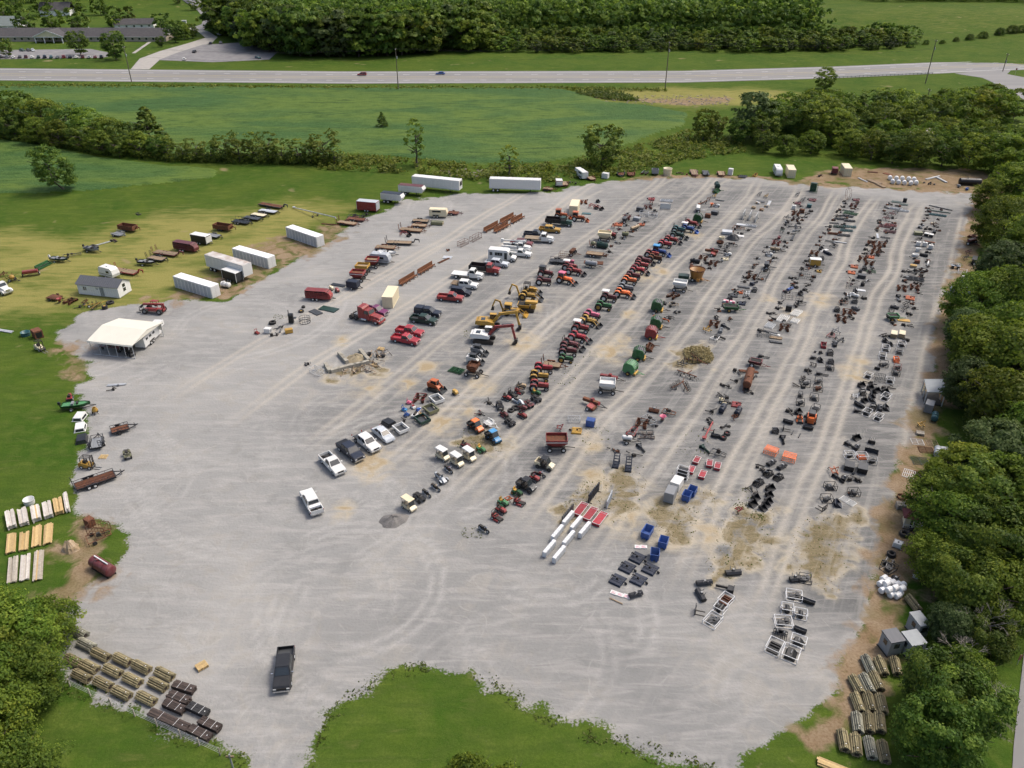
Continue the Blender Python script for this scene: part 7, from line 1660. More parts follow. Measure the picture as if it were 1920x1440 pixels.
def graded(a,b,s,far0,far1,k):
    core=list(np.arange(a,b,s));lo=[];x=a;d=s
    while x>far0:d*=k;x-=d;lo.append(x)
    hi=[];x=core[-1];d=s
    while x<far1:d*=k;x+=d;hi.append(x)
    return np.array(lo[::-1]+core+hi)
gx=graded(-122,168,.72,-2600,2600,1.06);gy=graded(44,256,.72,-400,3200,1.026)
GXX,GYY=np.meshgrid(gx,gy);ny,nx_=GXX.shape
X,Y=GXX.ravel(),GYY.ravel()
near=(X>-320) & (X<380) & (Y>30) & (Y<470)
def mask(poly,w,nz=0,sc=.3,seed=1):
    out=np.full(X.shape,-50.0);out[near]=sdist(X[near],Y[near],poly)
    if nz:out[near]+=nz*(fbm(X[near]*sc,Y[near]*sc,seed)-.5)*2
    return np.clip(.5+out/(2*w),0,1),out
gravel,gsd=mask(LOT,1.3,2.6,.32,3)
soy=np.zeros_like(X);near2=(Y>190) & (Y<470) & (X>-700) & (X<150)
for pl in (SOY1,SOY2):
    d=np.full(X.shape,-50.);d[near2]=sdist(X[near2],Y[near2],pl)+2.0*(fbm(X[near2]*.12,Y[near2]*.12,9)-.5)*2;soy=np.maximum(soy,np.clip(.5+d/2,0,1))
dirt=np.zeros_like(X);snz=.55+.75*fbm(X*.25,Y*.25,31)
for i,pl in enumerate(SOILS):dirt=np.maximum(dirt,mask(pl,2.2,4,.22,20+i)[0]*snz*(.72 if i in (0,5) else 1))
dirt=np.maximum(dirt,mask(W([(1180,184),(1380,180),(1390,194),(1290,200),(1200,194)]),4,8,.06,45)[0]*.8);dirt=np.maximum(dirt,np.clip(1.1-np.abs(gsd+1)/3.2,0,1)*np.clip((X-28)/12,0,1)*np.clip(snz,0,1)*near)
dry=mask(DRYM,9,12,.06,40)[0]*(.35+.9*fbm(X*.12,Y*.12,41))*.9
dry=np.maximum(dry,.22*np.exp(-((X-330)/190)**2-((Y-620)/90)**2)*(.5+.9*fbm(X*.03,Y*.05,43)));dry=np.maximum(dry,mask(W([(1090,168),(1240,165),(1400,168),(1540,178),(1400,196),(1280,204),(1180,196),(1110,182)]),8,10,.05,44)[0]*.8)
dryp=np.zeros_like(X)
for i,pl in enumerate(DRYP):dryp=np.maximum(dryp,mask(pl,1.5,3.4,.42,50+i)[0])
tan=np.zeros_like(X);tnz=.3+1.1*fbm(X*.5,Y*.5,70)
for i,(tx,ty) in enumerate(TAN):
    rr=2.2+(i*7%5)*.5;d2=np.where(near,((X-tx)**2+((Y-ty)*.8)**2)/rr**2,9);tan=np.maximum(tan,np.exp(-d2)*tnz)
# wheel tracks: two worn lines along every lane between the rows
PP,QQ=PQ(X,Y);lane=np.zeros_like(X);rowm=np.zeros_like(X)
ROWS=[-119,-105,-89,-73,-59.5,-46.5,-35,-24.5,-13,-2.2]
wob=2.0*(fbm(PP*.03,QQ*.05,80)-.5)*2
for qa,qb in zip(ROWS,ROWS[1:]+[12]):
    c=(qa+qb)/2
    for o in (-1.0,.95):lane=np.maximum(lane,np.exp(-((QQ+wob-c-o)/.48)**2))
    lane=np.maximum(lane,.75*np.exp(-((QQ-wob*1.6-c-2.9)/.5)**2)*(fbm(PP*.02,QQ*.02+c,85)>.5));lane=np.maximum(lane,.14*np.exp(-((QQ+wob-c)/2.2)**4))
for q in ROWS:rowm=np.maximum(rowm,np.exp(-((QQ-q)/3.2)**4))
lanefade=np.clip((PP-74)/10,0,1)*np.clip((262-PP)/12,0,1);lane*=lanefade*(.45+.8*fbm(PP*.05,QQ*.4,83));rowm*=lanefade
# curved tracks of turning vehicles over the open gravel
rt=random.Random(11);arc=np.zeros_like(X)
def stroke(cx,cy,R,a0,a1,w,s):
    m=near & (np.abs(np.hypot(X-cx,Y-cy)-R)<3);dx,dy=X[m]-cx,Y[m]-cy;r_=np.hypot(dx,dy);an=(np.arctan2(dy,dx)-a0)%(2*math.pi);span=a1-a0
    fade=np.clip(np.minimum(an,span-an)/.15,0,1)*(an<span)
    for o in (-.85,.85):arc[m]=np.maximum(arc[m],s*fade*np.exp(-((r_-R-o)/.34)**2))
for k in range(120):
    u,v=(rt.uniform(130,1000),rt.uniform(600,1380)) if k<80 else (rt.uniform(900,1560),rt.uniform(1080,1420)) if k<100 else (rt.uniform(600,1750),rt.uniform(340,420))
    cx,cy=G(u,v);R=rt.choice((9,14,22,35,60,90))*rt.uniform(.8,1.3);a0=rt.uniform(0,6.28);off=rt.uniform(0,6.28)
    stroke(cx+R*math.cos(off),cy+R*math.sin(off),R,a0,a0+min(5.5,rt.uniform(10,45)/R),.3,rt.uniform(.15,.5))
rf=lanefade*np.clip((QQ+100)/25,0,1);pale=np.clip(1.05-rf*(.75+.5*fbm(X*.03,Y*.03,90)),0,1)*(1-.35*np.clip((80-PP)/8,0,1)*np.clip((QQ+66)/20,0,1))
Z=hill(X,Y)*np.clip((Y-455)/60,0,1)
soyz=soy*(.55+.22*(fbm(X*.35,Y*.35,61)-.5)+.18*(np.random.default_rng(3).random(X.shape)-.5));Z=Z+soyz
lawn=~((gravel>.4) | (soy>.4));Z=Z+np.where(lawn & near,.10*(fbm(X*.3,Y*.3,77)-.5)*np.clip(-gsd/4,0,1),0)
gravel=np.where(soy>0,gravel*(1-soy),gravel)
A1=np.stack([gravel,dirt,dry,dryp],1).astype(np.float32);A2=np.stack([np.clip(lane,0,1),np.clip(arc,0,1),np.clip(tan,0,1),pale],1).astype(np.float32)

def ground_material():
    m=bpy.data.materials.new('ground_surface');m.use_nodes=True;n=m.node_tree.nodes;l=m.node_tree.links;b=n['Principled BSDF'];b.inputs['Roughness'].default_value=.92;b.inputs['Specular IOR Level'].default_value=.04
    tc=n.new('ShaderNodeTexCoord')
    def noise(scale,det=3,dist=0,vec=None,rough=.55):
        t=n.new('ShaderNodeTexNoise');t.inputs['Scale'].default_value=scale;t.inputs['Detail'].default_value=det;t.inputs['Distortion'].default_value=dist;t.inputs['Roughness'].default_value=rough;l.new(vec or tc.outputs['Object'],t.inputs['Vector']);return t.outputs['Fac']
    def rng(src,a,b_,c=0.,d=1.):
        t=n.new('ShaderNodeMapRange');t.inputs[1].default_value=a;t.inputs[2].default_value=b_;t.inputs[3].default_value=c;t.inputs[4].default_value=d;l.new(src,t.inputs[0]);return t.outputs[0]
    def math_(op,a,b_=None):
        t=n.new('ShaderNodeMath');t.operation=op;l.new(a,t.inputs[0]) if not isinstance(a,float) else setattr(t.inputs[0],'default_value',a)
        if b_ is not None:l.new(b_,t.inputs[1]) if not isinstance(b_,float) else setattr(t.inputs[1],'default_value',b_)
        return t.outputs[0]
    def mix(f,a,b_):
        t=n.new('ShaderNodeMix');t.data_type='RGBA'
        l.new(f,t.inputs[0]) if not isinstance(f,float) else setattr(t.inputs[0],'default_value',f)
        for k,c in ((6,a),(7,b_)):
            l.new(c,t.inputs[k]) if not isinstance(c,tuple) else setattr(t.inputs[k],'default_value',(*c,1))
        return t.outputs[2]
    def attr(name):
        a=n.new('ShaderNodeAttribute');a.attribute_name=name;s=n.new('ShaderNodeSeparateColor');l.new(a.outputs['Color'],s.inputs[0]);return s.outputs[0],s.outputs[1],s.outputs[2],a.outputs['Alpha']
    gr,di,dr,dp=attr('m1');la,ar,ta,pa=attr('m2')
    mp=n.new('ShaderNodeMapping');mp.inputs['Rotation'].default_value=(0,0,-ROWDIR);l.new(tc.outputs['Object'],mp.inputs[0])
    ms=n.new('ShaderNodeMapping');ms.inputs['Scale'].default_value=(.06,.8,1);l.new(mp.outputs[0],ms.inputs[0])
    streak=noise(1.0,3,.6,ms.outputs[0]);big=noise(.05,3,.5);mid=noise(.35,3,.8);fine=noise(3.5,2);grit=noise(11,1)
    # thin curling lines scuffed into the stone
    sw=noise(.09,1,2.2);line=rng(math_('ABSOLUTE',math_('SUBTRACT',sw,.5)),.0,.012,1.,0.)
    mh=n.new('ShaderNodeMapping');mh.inputs['Rotation'].default_value=(0,0,.35);mh.inputs['Scale'].default_value=(.12,.75,1);l.new(tc.outputs['Object'],mh.inputs[0]);scuff=noise(1.0,4,1.0,mh.outputs[0],.65)
    g=mix(pa,mix(rng(big,.35,.65),(.120,.121,.119),(.155,.155,.151)),mix(rng(big,.35,.65),(.228,.228,.222),(.280,.276,.264)))
    g=mix(math_('MULTIPLY',rng(scuff,.46,.78),.7),g,(.37,.357,.335));g=mix(math_('MULTIPLY',rng(mid,.5,.75),.45),g,(.146,.145,.140));g=mix(math_('MULTIPLY',math_('MULTIPLY',rng(streak,.52,.66),rng(pa,.1,.9,1.,.25)),.38),g,(.30,.292,.272))
    g=mix(math_('MULTIPLY',la,rng(fine,.2,.7,.6,1.)),g,(.385,.355,.305));g=mix(math_('MULTIPLY',ar,rng(fine,.25,.6,.25,1.)),g,(.42,.408,.385))
    g=mix(math_('MULTIPLY',math_('MULTIPLY',line,rng(mid,.45,.6)),.28),g,(.40,.39,.37))
    g=mix(rng(math_('MULTIPLY',big,mid),.28,.38,0.,.3),g,(.37,.345,.30))
    t2=math_('MULTIPLY',ta,rng(mid,.3,.6,.3,1.));g=mix(rng(t2,.18,.75,0.,.8),g,(.42,.355,.245));g=mix(rng(t2,.55,.85,0.,.55),g,(.24,.17,.08))
    g=mix(rng(grit,.3,.7,0.,.16),g,(.10,.10,.10));g=mix(rng(grit,.62,.8,0.,.2),g,(.45,.45,.44))
    g=mix(math_('MULTIPLY',rng(dp,.0,.35,0.,.8),rng(mid,.35,.6)),g,(.37,.33,.255));gp=mix(rng(scuff,.35,.65),(.125,.098,.05),(.205,.165,.10));gp=mix(rng(fine,.45,.66,0.,.55),gp,(.085,.082,.03));gp=mix(rng(streak,.5,.65,0.,.5),gp,(.27,.235,.17));g=mix(rng(math_('ADD',dp,rng(mid,.3,.7,-.55,.3)),.4,.85,0.,.88),g,gp)
    # grass
    mg=n.new('ShaderNodeMapping');mg.inputs['Scale'].default_value=(.25,1.1,1);mg.inputs['Rotation'].default_value=(0,0,-.15);l.new(tc.outputs['Object'],mg.inputs[0]);gs=noise(.55,4,.4,mg.outputs[0],.65)
    s=mix(rng(big,.38,.62),(.036,.080,.009),(.078,.112,.016));s=mix(rng(mid,.42,.68,0.,.7),s,(.094,.122,.024));s=mix(rng(gs,.40,.66,0.,.75),s,(.032,.064,.010));s=mix(rng(fine,.35,.7,0.,.5),s,(.030,.056,.008));s=mix(rng(grit,.55,.8,0.,.5),s,(.13,.16,.04))
    s=mix(rng(math_('ADD',dr,rng(gs,.3,.7,-.3,.3)),.15,.85,0.,.85),s,mix(rng(fine,.3,.7),(.19,.175,.05),(.27,.24,.085)))
    bare=noise(.11,2,.3);s=mix(rng(bare,.68,.76,0.,.6),s,(.26,.20,.12))
    # soil and edge mixing
    so=mix(rng(mid,.35,.7),(.195,.135,.082),(.27,.205,.14));so=mix(rng(fine,.4,.7,0.,.6),so,(.13,.08,.045));so=mix(rng(bare,.5,.65,0.,.5),so,(.10,.095,.035))
    k=math_('ADD',math_('ADD',gr,rng(fine,.25,.75,-.28,.28)),rng(mid,.3,.7,-.2,.2));col=mix(rng(k,.38,.62),s,g)
    kd=math_('ADD',di,rng(mid,.3,.7,-.3,.3));col=mix(rng(kd,.35,.75,0.,.95),col,so)
    l.new(col,b.inputs['Base Color'])
    bp=n.new('ShaderNodeBump');bp.inputs['Strength'].default_value=.6;bp.inputs['Distance'].default_value=.12
    l.new(noise(2.6,2),bp.inputs['Height']);l.new(bp.outputs[0],b.inputs['Normal'])
    return m
def soy_material():
    m=bpy.data.materials.new('soybean_canopy');m.use_nodes=True;n=m.node_tree.nodes;l=m.node_tree.links;b=n['Principled BSDF'];b.inputs['Roughness'].default_value=.7;b.inputs['Specular IOR Level'].default_value=.05
    tc=n.new('ShaderNodeTexCoord')
    def noise(sc,st,det=4,dist=.4):
        mp=n.new('ShaderNodeMapping');mp.inputs['Scale'].default_value=st;l.new(tc.outputs['Object'],mp.inputs[0]);t=n.new('ShaderNodeTexNoise');t.inputs['Scale'].default_value=sc;t.inputs['Detail'].default_value=det;t.inputs['Distortion'].default_value=dist;l.new(mp.outputs[0],t.inputs[0]);return t.outputs['Fac']
    def mixc(src,a,b_,c0,c1,top=1.):
        r=n.new('ShaderNodeMapRange');r.inputs[1].default_value=a;r.inputs[2].default_value=b_;r.inputs[4].default_value=top;l.new(src,r.inputs[0]);t=n.new('ShaderNodeMix');t.data_type='RGBA';l.new(r.outputs[0],t.inputs[0])
        for k,c in ((6,c0),(7,c1)):l.new(c,t.inputs[k]) if not isinstance(c,tuple) else setattr(t.inputs[k],'default_value',(*c,1))
        return t.outputs[2]
    c=mixc(noise(.014,(1,2.6,1),3,1.2),.40,.60,(.040,.088,.026),(.088,.132,.026));c=mixc(noise(.5,(.35,1,1),5),.42,.75,c,(.014,.046,.008),.75);c=mixc(noise(.05,(.6,3.0,1),4,1.2),.60,.72,c,(.012,.036,.008),.8);c=mixc(noise(2.2,(1,1,1),3),.45,.75,c,(.115,.17,.055),.6)
    l.new(c,b.inputs['Base Color']);bp=n.new('ShaderNodeBump');bp.inputs['Strength'].default_value=.9;bp.inputs['Distance'].default_value=.35;l.new(noise(1.6,(.7,1,1),4),bp.inputs['Height']);l.new(bp.outputs[0],b.inputs['Normal']);return m
def grid_faces():
    i=np.arange((ny-1)*(nx_-1));r,c=i//(nx_-1),i%(nx_-1);a=r*nx_+c;return np.stack([a,a+1,a+1+nx_,a+nx_],1)
def from_arrays(name,V,Fq,mat,attrs=None):
    me=bpy.data.meshes.new(name);nv,nf=len(V),len(Fq);me.vertices.add(nv);me.vertices.foreach_set('co',np.ascontiguousarray(V,np.float32).ravel());me.loops.add(nf*4);me.loops.foreach_set('vertex_index',np.ascontiguousarray(Fq,np.int32).ravel());me.polygons.add(nf);me.polygons.foreach_set('loop_start',np.arange(0,nf*4,4,dtype=np.int32));me.polygons.foreach_set('loop_total',np.full(nf,4,np.int32));me.update();me.materials.append(mat)
    for k,v in (attrs or {}).items():
        if v.ndim==2:a=me.attributes.new(k,'FLOAT_COLOR','POINT');a.data.foreach_set('color',np.ascontiguousarray(v,np.float32).ravel())
        else:a=me.attributes.new(k,'FLOAT','POINT');a.data.foreach_set('value',np.ascontiguousarray(v,np.float32))
    return me
def structure(name,me,kd='structure',label=None,cat=None):
    o=bpy.data.objects.new(name,me);COL.objects.link(o);o['kind']=kd
    if label:o['label']=label
    if cat:o['category']=cat
    return o
GM=ground_material();FQ=grid_faces();fm=lambda a:a[FQ].mean(1)
cls=np.zeros(len(FQ),int);cls[fm(gravel)>.5]=1;cls[fm(soy)>.5]=2
VG=np.stack([X,Y,Z],1)
for k,(nm,lb,ct) in enumerate((('grass_ground','green and dry grass meadow around the gravel yard','grass'),('gravel_yard','wide grey gravel yard crossed by pale wheel tracks','gravel yard'),('soybean_field','dense green soybean crop beyond the yard','field'))):
    f=FQ[cls==k];idx,inv=np.unique(f,return_inverse=True);me=from_arrays(nm,VG[idx],inv.reshape(-1,4),GM if k<2 else soy_material(),{'m1':A1[idx],'m2':A2[idx]})
    me.polygons.foreach_set('use_smooth',np.ones(len(f),bool));structure(nm,me,'structure',lb,ct)
def gz(x,y):return float((hill(np.array(x,float),np.array(y,float))*np.clip((y-455)/60,0,1)))
# ------------------------------------------------------------------ roads
ASPH=nmat('asphalt',(.205,.20,.195),.9,0,(.155,.155,.155),.12,.8,stretch=(.15,1,1));ASPH2=nmat('worn_parking_asphalt',(.15,.145,.15),.9,0,(.22,.215,.21),.25,.9);CONCR=nmat('pale_drive',(.33,.31,.28),.9,0,(.26,.25,.23),.4,.8);YELP=nmat('yellow_line_paint',(.45,.36,.12),.8);WHTP=nmat('white_line_paint',(.6,.6,.58),.8)
def strip(name,top,bot,z,mat,kd='structure',label=None):
    V=[(*G(*p),z) for p in top]+[(*G(*p),z) for p in bot];n=len(top);o=structure(name,MB(mat).add(V,[(n+i,n+i+1,i+1,i) for i in range(n-1)]).mesh(name),kd,label,'road' if label else None);return o
us=[-700,-300,0,320,640,960,1280,1420,1560,1700,1800,1920,2300,3000]
yt=lambda u:np.interp(u,[-700,0,640,1280,1560,1920,3000],[122,128,134,133,125,110,62]);yb=lambda u:np.interp(u,[-700,0,640,1280,1560,1920,3000],[146,151,157,155,147,131,84])
hw=strip('highway',[(u,yt(u)) for u in us],[(u,yb(u)) for u in us],.06,ASPH,label='wide grey highway running behind the soybean field')
def along(u,k):return G(u,yt(u)+(yb(u)-yt(u))*k)
def line_strip(name,k0,k1,mat,z,dash=None):
    q=MB(mat);uu=np.arange(-300,2100,16 if dash else 40.)
    for i,u in enumerate(uu):
        if dash and i%dash:continue
        u2=u+(12 if dash else 40);q.sheet([(*along(u,k1),z),(*along(u2,k1),z),(*along(u2,k0),z),(*along(u,k0),z)])
    o=bpy.data.objects.new(name,q.mesh(name));COL.objects.link(o);o.parent=hw;return o
line_strip('edge_line',.085,.10,WHTP,.08);line_strip('edge_line',.90,.915,WHTP,.08);line_strip('centre_line',.43,.442,YELP,.08);line_strip('centre_line',.56,.572,YELP,.08);line_strip('lane_dashes',.27,.282,WHTP,.08,3);line_strip('lane_dashes',.735,.747,WHTP,.08,3)
def poly_sheet(name,pts,z,mat,label=None,cat=None):
    V=[(*G(*p),z+float(hill(*[np.array(c) for c in G(*p)]))*float(np.clip((G(*p)[1]-455)/60,0,1))) for p in pts];me=bpy.data.meshes.new(name);me.from_pydata(V,[],[tuple(range(len(V)))]);me.materials.append(mat)
    return structure(name,me,'structure',label,cat)
poly_sheet('side_road',[(1790,138),(1842,146),(1880,163),(1925,190),(2010,240),(2300,240),(2060,175),(1960,142),(1925,146),(1888,139),(1900,128)][::-1],.05,ASPH,'side road branching off the highway at the right','road')
lane_=strip('lane',[(1893,1520),(1900,1400),(1912,1290),(1925,1180)],[(1990,1520),(1985,1400),(1985,1290),(1985,1180)],.1,ASPH,label='narrow asphalt lane at the right picture edge')
poly_sheet('entrance_road',[(245,130),(262,110),(300,96),(350,82),(385,71),(372,60),(350,53),(362,50),(392,60),(408,70),(398,80),(350,95),(300,112),(280,130)][::-1],.07,CONCR,'pale concrete drive curving up to the care home','drive')
poly_sheet('curved_drive',[(362,52),(378,46),(382,34),(370,22),(340,8),(300,-6),(330,-6),(372,8),(396,24),(399,40),(388,54),(372,58)][::-1],.09,ASPH2,'grey drive bending behind the care home lawn','drive')
pk=poly_sheet('parking_lot',[(297,113),(330,100),(380,84),(470,79),(522,96),(505,112),(400,117)],.10,ASPH2,'worn grey car park beside the drive','car park')
poly_sheet('front_car_park',[(-60,95),(170,92),(200,98),(215,104),(190,109),(-60,112)][::-1],.10,ASPH2,'car park in front of the care home','car park')
poly_sheet('garden_path',[(247,100),(278,79),(284,79),(254,100)],.1,CONCR,'straight pale path across the care home lawn','path')
# stones lining the creek and rubble bank
# ------------------------------------------------------------------ vegetation
def foliage(key,dark,mid,light,var=.25):
    m=bpy.data.materials.new(key);m.use_nodes=True;n=m.node_tree.nodes;l=m.node_tree.links;b=n['Principled BSDF'];b.inputs['Roughness'].default_value=.65;b.inputs['Specular IOR Level'].default_value=.25
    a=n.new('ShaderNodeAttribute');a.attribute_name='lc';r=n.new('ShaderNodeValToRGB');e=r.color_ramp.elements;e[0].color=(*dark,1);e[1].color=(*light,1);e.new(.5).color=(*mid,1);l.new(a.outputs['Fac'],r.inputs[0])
    oi=n.new('ShaderNodeObjectInfo');h=n.new('ShaderNodeHueSaturation');v=n.new('ShaderNodeMapRange');v.inputs[3].default_value=1-var;v.inputs[4].default_value=1+var;l.new(oi.outputs['Random'],v.inputs[0]);l.new(v.outputs[0],h.inputs['Value'])
    w=n.new('ShaderNodeMapRange');w.inputs[3].default_value=.485;w.inputs[4].default_value=.515;mu=n.new('ShaderNodeMath');mu.operation='FRACT';m2=n.new('ShaderNodeMath');m2.operation='MULTIPLY';m2.inputs[1].default_value=7.31;l.new(oi.outputs['Random'],m2.inputs[0]);l.new(m2.outputs[0],mu.inputs[0]);l.new(mu.outputs[0],w.inputs[0]);l.new(w.outputs[0],h.inputs['Hue'])
    l.new(r.outputs[0],h.inputs['Color']);l.new(h.outputs[0],b.inputs['Base Color'])
    t=n.new('ShaderNodeBsdfTranslucent');l.new(h.outputs[0],t.inputs['Color']);mx=n.new('ShaderNodeMixShader');mx.inputs[0].default_value=.48;l.new(b.outputs[0],mx.inputs[1]);l.new(t.outputs[0],mx.inputs[2]);l.new(mx.outputs[0],n['Material Output'].inputs['Surface']);return m
FOL=foliage('leaf_green',(.048,.088,.011),(.125,.188,.020),(.25,.305,.038));FOLD=foliage('leaf_dark',(.038,.074,.012),(.092,.150,.021),(.195,.25,.038));FOLY=foliage('leaf_yellowish',(.06,.10,.010),(.13,.175,.018),(.23,.255,.034));WEED=foliage('weed_green',(.04,.07,.01),(.085,.115,.02),(.15,.17,.04),.1);DRYW=foliage('weed_dry',(.20,.15,.07),(.32,.25,.13),(.42,.36,.22),.1);TALLG=foliage('tall_grass',(.05,.085,.012),(.12,.16,.022),(.23,.25,.05),.1)
BARK=nmat('bark',(.10,.085,.07),.95,0,(.055,.045,.038),2,.8);PALEB=nmat('dead_bark',(.30,.27,.23),.9,0,(.19,.17,.14),2,.8)
rng_=np.random.default_rng(7)
def leaf_mesh(name,C,N,S,val,mat):
    n=len(C);a=rng_.normal(size=(n,3));N=N/np.linalg.norm(N,axis=1,keepdims=True);t=np.cross(N,a);t/=np.linalg.norm(t,axis=1,keepdims=True);bt=np.cross(N,t);S=S[:,None];k=rng_.uniform(.55,.9,(n,1))
    V=np.stack([C-t*S*.5-bt*S*.15*k,C-bt*S*.5*k+t*S*.08,C+t*S*.5+bt*S*.1*k,C+bt*S*.5*k-t*S*.05],1).reshape(-1,3)
    return from_arrays(name,V,np.arange(4*n).reshape(-1,4),mat,{'lc':np.repeat(np.clip(val,0,1),4)})
def crown_pts(H,R,base,ncl,nlf,shape,rs):
    """leaf clumps on the outside of an uneven crown"""
    C,N,Vv=[],[],[];lob=rs.uniform(.6,1.28,9);tries=0;k=0
    while k<ncl:
        z=rs.uniform(0,1);th=rs.uniform(0,2*math.pi)
        prof={'round':math.sqrt(max(0,1-(2*z-.9)**2/1.25)),'oval':math.sqrt(max(0,1-(2*z-1)**2)),'cone':(1-z)**.8*.98+.03,'bush':math.sqrt(max(.0,1-z**2)),'vase':.45+.55*math.sin(min(1,z*1.15)*2.2)}[shape]
        q=R*prof*lob[int(th/6.2832*9)%9]*(rs.uniform(.55,1.0)**.5);c=np.array((q*math.cos(th),q*math.sin(th),base+z*(H-base)));cr=R*rs.uniform(.16,.30)*(1 if shape !='cone' else .7)
        d=rs.normal(size=(nlf,3));d/=np.linalg.norm(d,axis=1,keepdims=True);d[:,2]=np.where(d[:,2]<-.2,-d[:,2],d[:,2]);rad=cr*rs.uniform(.45,1.1,(nlf,1));C.append(c+d*rad*(1,1,.72));out=np.array((math.cos(th),math.sin(th),.55));N.append(d*.8+out*.5+rs.normal(scale=.45,size=(nlf,3)))
        Vv.append(np.clip(rs.uniform(.12,.82)+rs.normal(scale=.14,size=nlf)+.12*(z-.5),0,1));k+=1  # leaf tone rises slightly with height: sunlit crown tops put into the colour
    return np.concatenate(C),np.concatenate(N),np.concatenate(Vv)
def trunk_mb(H,R,base,rs,mat,lean=0):
    q=MB(mat);r0=.028*H;top=base+(H-base)*.6;pts=[(0,0,-.1),(lean*.3,.05*H*rs.uniform(-.3,.3),base*.6),(lean*.7,.04*H*rs.uniform(-.5,.5),base+.5),(lean,0,top)]
    for i in range(3):q.cyl(pts[i],pts[i+1],r0*(1-.22*i),r0*(.78-.22*i),n=7,caps=False)
    for k in range(9):a=k*.7+rs.uniform(0,.6);z=base+(top-base)*rs.uniform(0,.9);q.cyl((lean*z/top,0,z),(R*.92*math.cos(a)+lean,R*.92*math.sin(a),z+R*rs.uniform(.25,.7)),r0*.45,r0*.12,n=5,caps=False)
    return q
def tree_proto(seed,H,R,base,shape,ncl,nlf,ls,mat,lean=0):
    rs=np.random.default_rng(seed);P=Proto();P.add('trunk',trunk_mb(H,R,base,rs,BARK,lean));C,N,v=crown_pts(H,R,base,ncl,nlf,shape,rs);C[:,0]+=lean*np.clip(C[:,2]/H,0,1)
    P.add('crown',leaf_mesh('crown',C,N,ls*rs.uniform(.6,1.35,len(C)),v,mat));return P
TP={}
FOLG=foliage('leaf_grey_green',(.035,.060,.018),(.080,.118,.035),(.15,.195,.07))
for i,(sh,mt,ratio) in enumerate((('round',FOL,.50),('round',FOL,.55),('oval',FOLY,.42),('vase',FOLD,.45),('oval',FOLG,.40))):
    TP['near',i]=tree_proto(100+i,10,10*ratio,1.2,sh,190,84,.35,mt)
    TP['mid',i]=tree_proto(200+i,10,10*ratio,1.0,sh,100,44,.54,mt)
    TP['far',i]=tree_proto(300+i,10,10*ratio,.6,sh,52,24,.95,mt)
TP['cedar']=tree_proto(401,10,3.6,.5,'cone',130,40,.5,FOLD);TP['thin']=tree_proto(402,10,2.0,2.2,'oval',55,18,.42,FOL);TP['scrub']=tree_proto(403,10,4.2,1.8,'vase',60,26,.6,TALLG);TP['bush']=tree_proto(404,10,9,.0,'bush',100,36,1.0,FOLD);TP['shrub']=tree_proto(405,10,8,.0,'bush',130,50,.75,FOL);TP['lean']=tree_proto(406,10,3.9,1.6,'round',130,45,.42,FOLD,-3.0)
rt2=random.Random(5)
def tree(p,xy,H,label,cat='tree',group=None,name='broadleaf_tree',uv=None,wide=1,z=None):
    s=H/10;return put(p,name,(xy[0],xy[1],gz(*xy) if z is None else z),rt2.uniform(0,6.28) if p is not TP['lean'] else 0,label,cat,group,uv=uv,scale=(s*wide,s*wide,s))
RT=[(1895,398,13),(1872,462,12),(1930,520,14),(1862,560,12.5),(1820,615,11),(1905,630,13.5),(1800,665,9),(1815,700,11),(1880,745,13),(1800,765,9),(1860,830,12),(1910,905,12),(1845,915,11),(1790,945,9.5),(1745,975,7.5),(1835,1000,11),(1900,1020,11),(1768,1040,9),(1835,1085,10),(1755,1092,6.5),(1900,1100,9),(1790,1145,8),(1850,1155,8),(1772,1212,5.5),(1840,1235,5.5),(1738,1335,7.5),(1778,1385,8),(1735,1432,7.5),(1800,1300,5),(1965,450,13),(1975,600,14),(1978,750,13),(1975,900,12),(1980,1010,11),(1850,400,9),(1885,690,12),(1930,830,12)]
for k,(u,v,H) in enumerate(RT):
    i=(k*3+k//4)%5;i=3 if v>1300 and u<1790 else (1 if i==3 and v<1000 else i);tree(TP['near',i],G(u,v),H,['rounded green tree','broad green tree','yellow-green tree','dark green tree','grey-green tree'][i]+' along the tree-lined side of the yard',group='trees along the right side of the yard',uv=(u,v),wide=1.12)
BT=[(1590,292,8,1),(1632,300,9,0),(1672,306,9,3),(1718,310,10,1),(1765,312,9.5,3),(1812,316,10,0),(1858,322,11,1),(1905,332,12,0),(1940,340,13,1),(1408,258,15,4),(1445,258,12,0),(1482,262,11,3),(1522,266,12,1),(1560,270,11,0),(1602,262,11,3),(1648,262,12,1),(1700,258,11,0),(1742,250,12,3),(1788,246,13,1),(1828,240,13,2),(1866,234,12,0),(1898,226,11,2),(1470,235,11,0),(1520,238,12,1),(1575,240,12,0),(1630,240,12,3),(1690,238,12,1),(1760,228,11,0),(1620,285,8,3),(1700,290,8,0),(1800,290,9,3),(1890,295,10,1),(1430,285,6,3),(1470,290,6,1),(1520,288,7,0),(1500,250,12,3),(1545,252,12,1),(1590,275,9,3),(1655,280,9,1),(1735,285,9,0),(1770,275,9,1),(1840,285,10,0),(1425,272,9,3),(1385,268,8,3),(1555,228,11,0),(1660,228,11,3),(1810,222,11,0),(1850,215,11,2)]
for u,v,H,i in BT:tree(TP['mid',i],G(u,v),H*1.06,['rounded green tree','broad green tree','yellow-green tree','dark green tree','grey-green tree'][i]+' in the copse behind the yard',group='trees in the copse behind the yard',uv=(u,v),wide=1.15)
HT=[(-35,248,13,0),(8,250,13,3),(48,252,15,0),(88,258,13,1),(128,264,12,3),(168,270,12,0),(205,277,10,1),(240,284,9,3),(30,262,9,3),(75,270,9,1),(115,276,9,0),(155,282,8,3),(195,290,8,0),(225,295,7,3),(265,292,8,0),(300,296,7,3)]
